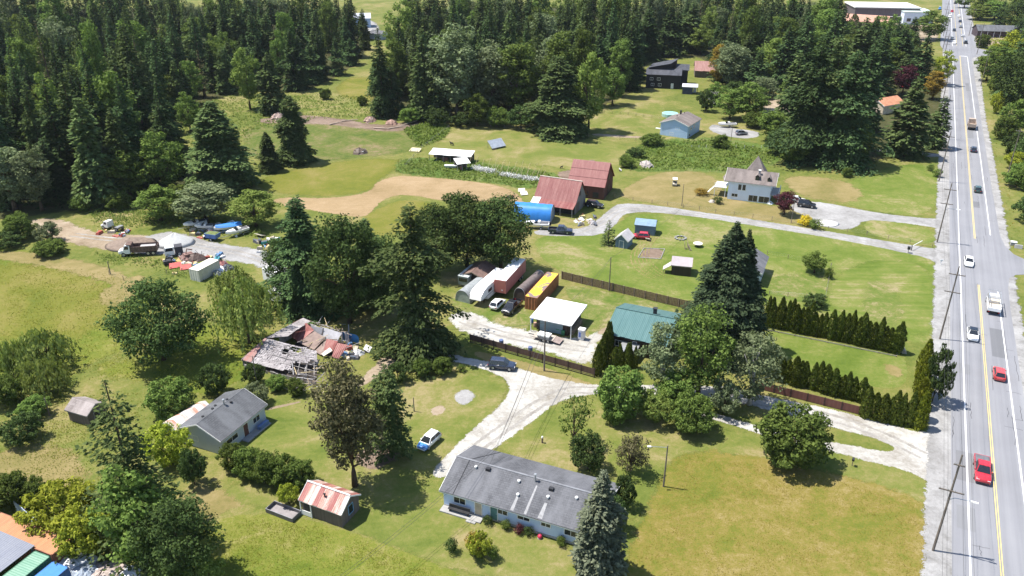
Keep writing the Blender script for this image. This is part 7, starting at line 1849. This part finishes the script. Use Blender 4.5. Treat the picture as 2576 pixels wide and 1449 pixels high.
MB().box(-1.3, .9, -.7, .7, 0, .55).build('timber', GREYWOOD, t); MB().box(-1.35, .95, -.75, .75, .55, .8).build('cover', WHITE, t)
t = thing('ice_chest', 'tall white and blue cabinet standing beside the garage', 'cabinet', (*G(1463, 853), .02), R(-24))
MB().box(-.55, .55, -.5, .5, .1, 1.95).build('case', plain('white cabinet', (.72, .72, .74), .4, .06), t); MB().box(-.45, .0, -.53, -.5, .6, 1.6).build('blue_panel', plain('blue print', (.12, .18, .42)), t); MB().box(-.6, .6, -.55, .55, 1.95, 2.15).build('top', WHITE, t); MB().box(.05, .48, -.53, -.5, .3, 1.8).build('door', STEEL, t)
for i, (px, py, c) in enumerate(((1404, 838, (.06, .22, .12)), (1417, 843, (.05, .2, .1)))):
    t = thing('wheelie_bin', ['dark green bin beside the flatbed trailer', 'green bin nearer the garage post'][i], 'bin', (*G(px, py), .02), R(-24))
    m_ = plain('green bin plastic %d' % i, c, .5); MB().hexa([(-.25, -.3, .05), (.25, -.3, .05), (.25, .3, .05), (-.25, .3, .05), (-.32, -.38, .95), (.32, -.38, .95), (.32, .38, .95), (-.32, .38, .95)]).build('body', m_, t); MB().box(-.34, .34, -.4, .42, .95, 1.02).build('lid', m_, t)
for i, (px, py) in enumerate(((1261, 868), (1334, 886))):
    t = thing('barrel', ['blue bin behind the board fence, left one', 'blue bin behind the board fence, right one'][i], 'bin', (*G(px, py), .02), 0)
    m_ = plain('slate blue plastic', (.10, .13, .24), .5); MB().tube([(0, 0, 0), (0, 0, .5), (0, 0, 1.0)], [.36, .42, .4], 10).build('body', m_, t); MB().tube([(0, 0, 1.0), (0, 0, 1.08)], [.43, .38], 10).build('lid', m_, t)
for i, (px, py, c, lb) in enumerate(((1338, 812, (.08, .2, .5), 'blue barrel at the left corner of the garage'), (1346, 822, (.35, .22, .16), 'brown barrel at the left corner of the garage'))):
    t = thing('barrel', lb, 'barrel', (*G(px, py), .02), 0); m_ = plain('barrel paint %d' % i, c, .5)
    MB().tube([(0, 0, 0), (0, 0, .3), (0, 0, .6), (0, 0, .9)], [.29, .31, .31, .29], 10).build('body', m_, t); MB().tube([(0, 0, .3), (0, 0, .34)], .33, 10).build('hoop', m_, t)
t = thing('well_cap', 'white-topped post pipe on the lawn behind the long house', 'post', (*G(1364, 1114), 0), 0); MB().tube([(0, 0, 0), (0, 0, .95)], .14, 8).build('pipe', plain('brown pipe', (.2, .15, .11)), t); MB().tube([(0, 0, .95), (0, 0, 1.15)], [.18, .12], 8).build('cap', WHITE, t)
t = thing('garden_ball', 'red ball-shaped planter by the wall of the long house', 'planter', (*G(1358, 1354), 0), 0); MB().tube([(0, 0, .05), (0, 0, .15), (0, 0, .33), (0, 0, .5), (0, 0, .6)], [.15, .27, .31, .24, .1], 12).build('ball', plain('red glaze', (.42, .03, .07), .4), t, True); MB().tube([(0, 0, 0), (0, 0, .08)], .3, 10).build('foot', CONC, t)
for i, (px, py, k, lb) in enumerate(((1272, 1330, 'shrub', 'round shrub against the wall of the long house'), (1305, 1340, 'shrubp', 'dark red shrub against the wall of the long house'), (1330, 1345, 'shrubd', 'low dark shrub by the red planter'), (1410, 1372, 'shrub', 'green shrub at the spruce end of the long house'), (1228, 1318, 'shrubd', 'low shrub under the windows of the long house'))):
    ptree(k, px, py, py - 22, 30, lb, 'shrub', 'shrub')
t = thing('mailbox', 'small dark mailbox on a post at the near drive', 'mailbox', (*G(2143, 1172), 0), R(-24)); MB().box(-.05, .05, -.05, .05, 0, 1.0).build('post', WOOD, t); MB().box(-.16, .16, -.28, .28, 1.0, 1.3).build('box', DARK, t)
t = thing('mailbox', 'dark mailbox at the mouth of the grey drive', 'mailbox', (*G(2284, 636), 0), R(-24)); MB().box(-.06, .06, -.06, .06, 0, 1.0).build('post', WOOD, t); MB().box(-.3, .3, -.35, .35, .9, 1.5).build('box', DARK, t)
t = thing('swing_gate', 'white swing gate arm open beside the grey drive', 'gate', (*G(2292, 630), 0), R(40)); MB().box(-.08, .08, -.08, .08, 0, 1.3).build('post', DARK, t); MB().box(0, 5.0, -.05, .05, 1.0, 1.12).build('arm', WHITE, t)
t = thing('sign_block', 'white concrete block beside the side road mouth', 'block', (*RP(11.2, 117.5), 0), R(-24)); MB().box(-.6, .6, -.5, .5, 0, .8).build('block', CONC, t); MB().box(-.64, .64, -.54, .54, .8, .92).build('cap', WHITE, t)
t = thing('roadside_post', 'white marker cluster at the field corner by the highway', 'post', (*G(2366, 665), 0), 0); MB().tube([(0, 0, 0), (0, 0, 1.1)], .08, 6).build('post', WHITE, t); MB().box(-.3, .3, -.05, .05, .8, 1.2).build('plate', WHITE, t)
t = thing('concrete_barrier', 'white concrete block low beside the highway drive', 'block', (*G(2561, 624), 0), R(-24)); MB().hexa([(-.8, -.4, 0), (.8, -.4, 0), (.8, .4, 0), (-.8, .4, 0), (-.8, -.2, .8), (.8, -.2, .8), (.8, .2, .8), (-.8, .2, .8)]).build('block', CONC, t)
t = thing('golf_cart', 'cream golf cart parked by the weedy mound', 'cart', (*G(1697, 466), .02), R(-100))
MB().box(-1.2, 1.2, -.6, .6, .3, .7).build('body', plain('cream body', (.5, .45, .36)), t); MB().box(-1.1, .9, -.65, .65, 1.85, 1.93).build('roof', WHITE, t)
for x in (-1.0, .8):
    for y in (-.58, .54): MB().box(x, x + .05, y, y + .05, .7, 1.85).build('post', STEEL, t)
MB().box(-.5, .0, -.5, .5, .7, 1.1).build('seat', DARK, t); wheels(t, (-.8, .8), .55, (.33, .22))
t = thing('mower', 'dark red ride-on mower left on the hay field', 'mower', (*G(1285, 500), .02), R(20))
MB().box(-.2, .9, -.35, .35, .35, .85).build('hood', plain('dark red hood', (.15, .03, .03), .4), t); MB().box(-.8, -.3, -.3, .3, .55, .75).build('seat', DARK, t); MB().box(-.86, -.78, -.3, .3, .7, 1.15).build('backrest', DARK, t); MB().box(-.5, .4, -.6, .6, .12, .3).build('deck', DARK, t); wheels(t, (-.6, .6), .5, (.33, .22))
t = thing('fire_pit', 'ring of stones and grate on the middle lawn', 'fire pit', (*G(1712, 600), .02), 0)
for k in range(10): a_ = k * .628; MB().box(-.25, .25, -.18, .18, 0, .3).build('stone', CONC, t).location = (1.2 * math.cos(a_), 1.2 * math.sin(a_), 0)
MB().box(-.7, .7, -.03, .03, .5, .56).box(-.03, .03, -.7, .7, .5, .56).build('grate', DARK, t)
t = thing('stone_bench', 'pale round table on the middle lawn left of the huge spruce', 'table', (*G(1755, 620), .02), 0)
MB().tube([(0, 0, .7), (0, 0, .8)], 1.1, 14).build('top', plain('pale table top', (.55, .5, .42)), t); MB().tube([(0, 0, 0), (0, 0, .7)], .25, 8).build('base', DARK, t)
t = thing('flower_stakes', 'cluster of dark garden stakes on the middle lawn', 'stakes', (*G(1728, 625), .02), 0)
for k in range(8): MB().tube([(random.uniform(-.8, .8), random.uniform(-1.5, 1.5), 0), (random.uniform(-.8, .8), random.uniform(-1.5, 1.5), random.uniform(.8, 1.7))], .06, 5).build('stake', WOOD, t)
t = thing('raised_bed', 'timber frame around the raised garden bed', 'bed frame', (0, 0, .02), 0)
cn = [Vector(G(*p)) for p in ((1620, 625), (1672, 627), (1662, 652), (1605, 648))]
for a_, b2 in zip(cn, cn[1:] + cn[:1]): MB().tube([(*a_, .08), (*b2, .08)], .09, 4).build('board', GREYWOOD, t)
t = thing('umbrella', 'closed salmon garden umbrella by the boat at the bungalow', 'umbrella', (*G(1832, 300), 0), 0); MB().tube([(0, 0, 0), (0, 0, 3)], .04, 6).build('pole', WOOD, t); MB().tube([(0, 0, 2.2), (0, 0, 2.6), (0, 0, 3.1)], [1.7, 1.1, .05], 10).build('canopy', plain('salmon cloth', (.45, .2, .14)), t)
t = thing('sports_goal', 'wooden soccer-goal-like frame fence court at the right edge', 'frame', (*G(2556, 275), 0), R(-25))
for x in (0, 9): MB().tube([(x, 0, 0), (x, 0, 5)], .08, 6).build('post', STEEL, t)
MB().tube([(0, 0, 5), (9, 0, 5)], .06, 6).build('bar', STEEL, t)
for k in range(5): MB().tube([(0, 0, 1 + k), (9, 0, 1 + k)], .02, 4).build('wire', STEEL, t)
t = thing('aqua_pool', 'pale green above-ground pool behind the blue bungalow', 'pool', (*G(1685, 292), .02), 0)
MB().tube([(0, 0, 0), (0, 0, 1.1)], 3.0, 18).build('wall', plain('pale green pool wall', (.3, .45, .4)), t); MB().tube([(0, 0, 1.1), (0, 0, 1.13)], 2.8, 18).build('cover', plain('aqua pool cover', (.25, .5, .45), .4), t)
t = thing('terrace_platform', 'pale deck with rails on the garden terrace', 'deck', (*G(1965, 285), .02), R(-20))
for k in range(9): MB().box(-4 + .9 * k, -3.15 + .9 * k, -3.5, 3.5, .6, .7).build('deck_board', plain('pale pink deck board', (.52, .4, .33), .8), t)
for k in range(5): MB().box(-4 + 2 * k, -3.9 + 2 * k, -3.5, -3.4, 0, 1.6).build('post', WHITE, t)
MB().box(-4, 4.1, -3.5, -3.42, 1.6, 1.7).build('rail', WHITE, t)

# junk heaps: each visible piece on its own
rj = random.Random(21)
def junk(px, py, kind, col, label, s=1.0, rz=None):
    t = thing({'panel': 'scrap_metal', 'machine': 'scrap_machine', 'heap': 'scrap_heap'}[kind], label, 'scrap', (*G(px, py), .02), rj.uniform(0, 3) if rz is None else rz); m_ = plain('scrap paint ' + label[:24], col, .6, .35, 2)
    if kind == 'panel':
        MB().slab((-1 * s, -.6 * s, .1), (1 * s, -.6 * s, .15), (.95 * s, .6 * s, .75), (-.9 * s, .6 * s, .7), .06).build('sheet', m_, t); MB().box(-.8 * s, -.7 * s, -.5 * s, .5 * s, 0, .45).build('support', WOOD, t)
    elif kind == 'machine':
        MB().box(-1 * s, .6 * s, -.6 * s, .6 * s, .25, 1.1 * s).build('body', m_, t); MB().hexa([(.6*s, -.4*s, .3), (1.3*s, -.3*s, .3), (1.3*s, .3*s, .3), (.6*s, .4*s, .3), (.6*s, -.4*s, .9*s), (1.1*s, -.25*s, .7*s), (1.1*s, .25*s, .7*s), (.6*s, .4*s, .9*s)]).build('hood', m_, t); MB().tube([(-.6*s, 0, 1.1*s), (-.2*s, .2*s, 1.9*s), (.7*s, .1*s, 1.5*s)], .12*s, 6).build('arm', m_, t)
        for x in (-.6*s, .7*s):
            for y in (-.6*s, .6*s): inst('wheel', WH[(.33, .22)][0], t, (x, y, .33))
    elif kind == 'heap':
        n = 10; rings = []
        for k, (rr, z) in enumerate(((1.5, 0), (1.25, .35), (.8, .75), (.3, 1.0), (.05, 1.05))): rings.append([(s * rr * (1 + .25 * math.sin(j * 2.3 + k)) * math.cos(6.283 * j / n), s * rr * .8 * (1 + .2 * math.cos(j * 1.7 + k)) * math.sin(6.283 * j / n), s * z * (1 + .1 * math.sin(j * 3))) for j in range(n)])
        MB().loft(rings).build('heap', m_, t)
        for k in range(7): a_ = rj.uniform(0, 6.28); MB().tube([(s * .9 * math.cos(a_), s * .7 * math.sin(a_), .3), (s * 1.3 * math.cos(a_ + 1), s * 1.0 * math.sin(a_ + 1), rj.uniform(.3, 1.2) * s)], .06, 4).build('bar', [DARK, WOOD, STEEL][k % 3], t)
    return t
for a in ((442, 672, 'panel', (.40, .07, .06), 'red hatch panel lying left in the scrap rows', 1.3, .4), (468, 676, 'panel', (.42, .08, .07), 'red hatch panel right of another in the scrap rows', 1.2, .4), (425, 666, 'machine', (.05, .05, .055), 'black machine at the left end of the scrap rows', 1.0),
          (463, 654, 'heap', (.22, .13, .11), 'rust-brown scrap heap behind the red panels', 1.2), (478, 650, 'machine', (.20, .12, .10), 'rusty machine with raised arm in the scrap rows', 1.2), (495, 652, 'heap', (.09, .06, .05), 'dark brown scrap heap beside the beige container', 1.4), (455, 660, 'panel', (.5, .32, .12), 'tan plank panel in the scrap rows', 1.0),
          (548, 658, 'machine', (.05, .22, .26), 'teal machine right of the beige container', .9), (556, 668, 'heap', (.3, .12, .11), 'reddish scrap heap right of the beige container', 1.0), (558, 682, 'panel', (.65, .66, .68), 'white panel lying right of the beige container', 1.1), (573, 676, 'heap', (.06, .07, .09), 'dark scrap heap under the willow', 1.0), (545, 690, 'heap', (.2, .22, .2), 'grey scrap heap before the beige container', .9),
          (536, 578, 'heap', (.42, .40, .37), 'pale pile of boards between the scrap yard boats', 1.3), (545, 572, 'panel', (.5, .48, .45), 'pale boards leaning behind the blue dump trailer', 1.4), (655, 595, 'panel', (.62, .56, .42), 'cream pallet boards by the scrap yard track', 1.2), (520, 600, 'machine', (.6, .6, .6), 'white machine left of the blue dump trailer', .7),
          (900, 890, 'heap', (.5, .5, .5), 'white rubbish heap right of the collapsed barn', .8), (925, 882, 'panel', (.7, .7, .7), 'white panel lying right of the collapsed barn', .9), (1490, 562, 'heap', (.35, .33, .33), 'grey rubble heap by the blue shelter', .8), (1462, 556, 'panel', (.68, .68, .68), 'white panel beside the blue shelter', .8), (1625, 418, 'heap', (.34, .30, .28), 'grey brush heap on the weedy mound', 1.6), (1318, 490, 'panel', (.7, .68, .62), 'white board behind the nearer red barn', 1.0), (1312, 482, 'panel', (.6, .56, .45), 'cream board behind the nearer red barn', 1.0), (1560, 430, 'panel', (.7, .68, .64), 'white scrap by the far red barn', .6), (1790, 508, 'heap', (.5, .45, .4), 'pale stones beside the white house stair', .6), (1935, 512, 'heap', (.6, .64, .66), 'white stone heap before the white house', .7), (1630, 606, 'panel', (.7, .7, .68), 'white board beside the small red car', .6),
          (1045, 380, 'panel', (.5, .45, .28), 'yellowish planks lying left of the long open shed', 1.8, -.3), (930, 305, 'heap', (.30, .2, .16), 'brush pile in the slash below the middle wood', 1.7), (985, 312, 'heap', (.28, .17, .13), 'second brush pile in the slash below the middle wood', 1.5), (700, 298, 'heap', (.3, .22, .19), 'brush pile below the loose tree at the clearing', 2.0), (905, 385, 'heap', (.12, .09, .07), 'dark brush heap in the rough pasture', 1.6), (2255, 880, 'heap', (.3, .27, .2), 'dry twig heap at the end of the far cedar hedge', 1.2)):
    junk(*a)
LIT = [plain('litter paint %d' % k, c, .6, .3, 3) for k, c in enumerate(((.6, .6, .6), (.35, .08, .06), (.08, .08, .09), (.42, .36, .28), (.10, .2, .36), (.5, .42, .2)))]
for k in range(90):
    a_ = rj.choice(((400, 640, 560, 690), (480, 560, 620, 600), (250, 580, 330, 600), (640, 590, 700, 640), (420, 645, 500, 670), (860, 870, 900, 905), (1440, 545, 1500, 570)))
    px, py = rj.uniform(a_[0], a_[2]), rj.uniform(a_[1], a_[3]); z_ = rj.uniform(.2, .8); s_ = rj.uniform(.35, 1.0)
    t = thing('scrap_item', 'small piece of scrap lying among the junk', 'scrap', (*G(px, py), .03), rj.uniform(0, 3.1), 'small scrap litter')
    MB().hexa([(-s_, -s_*.5, 0), (s_, -s_*.5, 0), (s_, s_*.5, 0), (-s_, s_*.5, 0), (-s_*.8, -s_*.4, z_), (s_*.9, -s_*.45, z_*.8), (s_*.7, s_*.4, z_), (-s_*.9, s_*.4, z_*.6)]).build('lump', LIT[k % 6], t)
    MB().tube([(-s_, 0, .1), (s_*.4, s_*.6, z_ + .3)], .05, 4).build('bar', LIT[(k + 2) % 6], t)
def cone_pile(name, label, px, py, r, h, mat):
    rings = []; n = 22
    for k in range(7):
        f = k / 6; rr = r * (1 - f) ** 1.1 + .05; rings.append([(rr * (1 + .10 * mnoise.noise((j * .6, k * .5, px))) * 1.25 * math.cos(6.283 * j / n), rr * (1 + .1 * mnoise.noise((j * .6, k * .5, py))) * math.sin(6.283 * j / n), h * f ** .8 * (1 + .06 * math.sin(j))) for j in range(n)])
    o = MB().loft(rings).build(name, mat, None, True); o.location = (*G(px, py), 0); return tag(o, label, 'pile')
cone_pile('gravel_pile', 'pale grey gravel pile in the scrap yard', 442, 612, 3.6, 2.6, plain('pale gravel', (.40, .40, .395), .95, .12, 3, bump=.6))
cone_pile('soil_pile', 'brown soil pile behind the old dump truck', 330, 615, 4.6, 1.6, plain('brown soil', (.19, .145, .115), .95, .3, 1.5, bump=.6))
cone_pile('sand_pile', 'low white gravel pile by the white house drive', 2080, 562, 2.4, .6, plain('white gravel', (.52, .51, .48), .95, .1, 3, bump=.5))
# stumps, logs in the slash
for i, (px, py, rz_, L) in enumerate(((1000,322,.5,7),(1030,312,.9,8),(960,325,-.3,6),(880,305,.2,6),(720,303,-.2,6),(845,312,.7,5))):
    t = thing('log', ['pale log beside the weeds at the middle wood', 'leaning pale log at the foot of the middle wood', 'log low in the slash strip', 'log in the middle of the slash strip', 'log by the loose tree at the clearing', 'short log left in the slash strip'][i], 'log', (*G(px, py), .25), rz_)
    MB().tube([(-L/2, 0, 0), (0, .1, .1), (L/2, 0, .25)], [.24, .2, .13], 7).build('stem', plain('bleached log', (.38, .3, .24), .9, .3), t); MB().tube([(L*.1, 0, .1), (L*.2, .8, .6)], [.08, .03], 5).build('branch_stub', WOOD, t)
# plastic-covered junk at lower left corner
def crumpled(name, label, px, py, r, h, mat, seed):
    rg = np.random.default_rng(seed); n, m = 30, 9; rings = []
    for k in range(m):
        f = k / (m - 1); rings.append([(r * (1 - f ** 2.2) ** .5 * (1 + .25 * mnoise.noise((j * .8, k * .9, seed))) * math.cos(6.283 * j / n) * 1.3, r * (1 - f ** 2.2) ** .5 * (1 + .25 * mnoise.noise((j * .7, k * .8, seed + 5))) * math.sin(6.283 * j / n), h * f + .18 * mnoise.noise((j * 1.1, k * 1.3, seed + 9))) for j in range(n)])
    o = MB().loft(rings).build(name, mat); o.location = (*G(px, py), 0); return tag(o, label, 'tarp')
PLAST = plain('white plastic sheet', (.62, .63, .66), .3, .2, 1.2)
crumpled('plastic_sheet', 'crumpled white plastic over goods beside the blue container', 190, 1425, 2.0, 1.5, PLAST, 3)
crumpled('plastic_sheet', 'grey plastic-wrapped heap at the bottom left', 215, 1450, 1.5, 1.4, plain('grey blue plastic', (.26, .30, .36), .3, .3, 1.5), 4)
crumpled('junk_heap', 'brown and white junk heap at the bottom edge', 262, 1450, 2.1, 1.0, plain('mixed junk', (.36, .30, .27), .9, .6, 2.2), 5)
crumpled('plastic_sheet', 'white plastic strip along the junk at the bottom edge', 300, 1452, 1.8, .6, PLAST, 6)
t = thing('plastic_wall', 'pale blue plastic-sheeted wall behind the orange container', 'wall', (*G(45, 1290), 0), R(-36))
for k in range(7): MB().box(-.2 + 1.25 * k, 1.0 + 1.25 * k, -.03 + .04 * (k % 2), .03 + .04 * (k % 2), .1, 1.9).build('panel', plain('pale blue sheet', (.42, .50, .60), .4, .25, 1.5), t)
for k in range(4): MB().box(-.25 + 2.9 * k, -.13 + 2.9 * k, .08, .2, 0, 2.0).build('post', WOOD, t)

# ================================================================== GROUND COVER (stuff)
def tufts(name, label, poly, n, h, wdt, mat, seed, fade=3.0):
    rg = np.random.default_rng(seed); pl = [G(*p) for p in poly]; a = np.array(pl); mn, mx_ = a.min(0), a.max(0)
    P = rg.uniform(mn, mx_, (int(n * 2.2), 2)); P = P[sdist(P, pl) > .1][:n]
    clump = np.array([mnoise.noise((x * .35, y * .35, seed)) + .6 * mnoise.noise((x * .11, y * .11, seed)) for x, y in P]); keep = clump > rg.uniform(-.9, .25, len(P)); P = P[keep]; clump = clump[keep]
    sdd = sdist(P, pl); keep = rg.uniform(0, 1, len(P)) < np.clip(sdd / fade, 0, 1); P = P[keep]; clump = clump[keep]
    k = len(P); hh = h * rg.uniform(.5, 1.3, k) * (1 + .5 * clump)
    az = rg.uniform(0, 6.283, k); tl = rg.uniform(.5, 1.25, k)
    d = np.c_[np.cos(az) * np.sin(tl), np.sin(az) * np.sin(tl), np.cos(tl)]; c = np.c_[P, .02 + d[:, 2] * hh * .5]
    nn = np.c_[-np.cos(az) * np.cos(tl), -np.sin(az) * np.cos(tl), np.sin(tl)] + rg.normal(0, .25, (k, 3))
    V, Q = cards(c, d, nn, hh, wdt * rg.uniform(.6, 1.4, k), rg)
    o = bpy.data.objects.new(name, np_mesh(name, V, Q, mat, np.clip(.5 + .5 * clump + rg.normal(0, .2, k), 0, 1))); COL.objects.link(o); tag(o, label, 'grass'); o['kind'] = 'stuff'
T_MEAD = foliage('ripe meadow grass', (.105, .105, .012), (.185, .140, .036), 0, .35, 0); T_TALL = foliage('green tall grass', (.092, .120, .013), (.165, .160, .030), 0, .35, 0); T_WEED = foliage('weeds', (.065, .105, .018), (.130, .160, .042), 0, .3, 0)
tufts('meadow_grass', 'ripe brownish meadow grass at the lower right', [(1705,1130),(1950,1165),(2130,1205),(2280,1250),(2325,1275),(2340,1330),(2338,1480),(1560,1480),(1600,1370),(1650,1260)], 22000, .11, .08, T_MEAD, 1, 1.5)
tufts('tall_grass', 'tall green grass at the lower left', [(420,1345),(600,1295),(760,1305),(880,1340),(1010,1390),(1200,1465),(1150,1490),(380,1490),(380,1420)], 14000, .13, .09, T_TALL, 2, 1.5)
tufts('meadow_grass', 'uneven meadow grass at the left', [(-20,640),(290,690),(430,800),(560,830),(680,900),(560,1010),(380,970),(160,960),(-20,960)], 18000, .18, .16, T_TALL, 3)
tufts('meadow_grass', 'rank grass around the old wooden shed', [(-20,1000),(160,980),(380,980),(380,1080),(300,1200),(200,1260),(-20,1240)], 9000, .18, .14, T_TALL, 4)
tufts('weeds', 'rank weeds beside the blue bungalow garden', [(1560,390),(1640,352),(1800,350),(1960,378),(1970,400),(1880,440),(1760,430),(1640,432),(1580,430)], 9000, .7, .5, T_WEED, 5)
tufts('weeds', 'rank weeds around the vegetable plot', [(1000,400),(1100,398),(1380,432),(1420,452),(1330,480),(1250,462),(1080,447),(990,435)], 6000, .6, .45, T_WEED, 6)
tufts('weeds', 'weeds filling the rough pasture corner', [(1010,325),(1090,305),(1140,315),(1120,350),(1050,375)], 5000, .9, .6, T_WEED, 7)
tufts('weeds', 'weeds around the scrap yard', [(200,520),(420,520),(660,560),(690,600),(560,600),(400,570),(240,580)], 8000, .5, .3, T_WEED, 8)
tufts('weeds', 'weeds below the scrap rows', [(230,630),(420,650),(560,690),(700,720),(680,760),(520,720),(380,680),(240,665)], 8000, .5, .25, T_WEED, 9)
tufts('weeds', 'rough growth across the clearing', [(460,262),(600,235),(960,240),(960,300),(800,300),(640,330),(600,440),(560,420),(480,390),(440,330)], 8000, .6, .5, T_WEED, 10)
tufts('roadside_grass', 'roadside grass right of the highway', [(2482,230),(2500,230),(2530,420),(2560,520),(2576,640),(2545,640),(2520,540),(2490,380)], 5000, .5, .3, T_MEAD, 11)

# ================================================================== HAZE
hz = MB().box(-5700, 5700, -5400, 6000, -1.0, 78.0)
hm = bpy.data.materials.new('summer haze'); hm.use_nodes = True; hm.node_tree.nodes.clear()
ho = hm.node_tree.nodes.new('ShaderNodeOutputMaterial'); hv = hm.node_tree.nodes.new('ShaderNodeVolumePrincipled')
hv.inputs['Color'].default_value = (0.86, 0.92, 1.0, 1); hv.inputs['Density'].default_value = 0.00004; hv.inputs['Anisotropy'].default_value = 0.2
hm.node_tree.links.new(hv.outputs[0], ho.inputs['Volume'])
hobj = hz.build('haze', hm); hobj['kind'] = 'stuff'
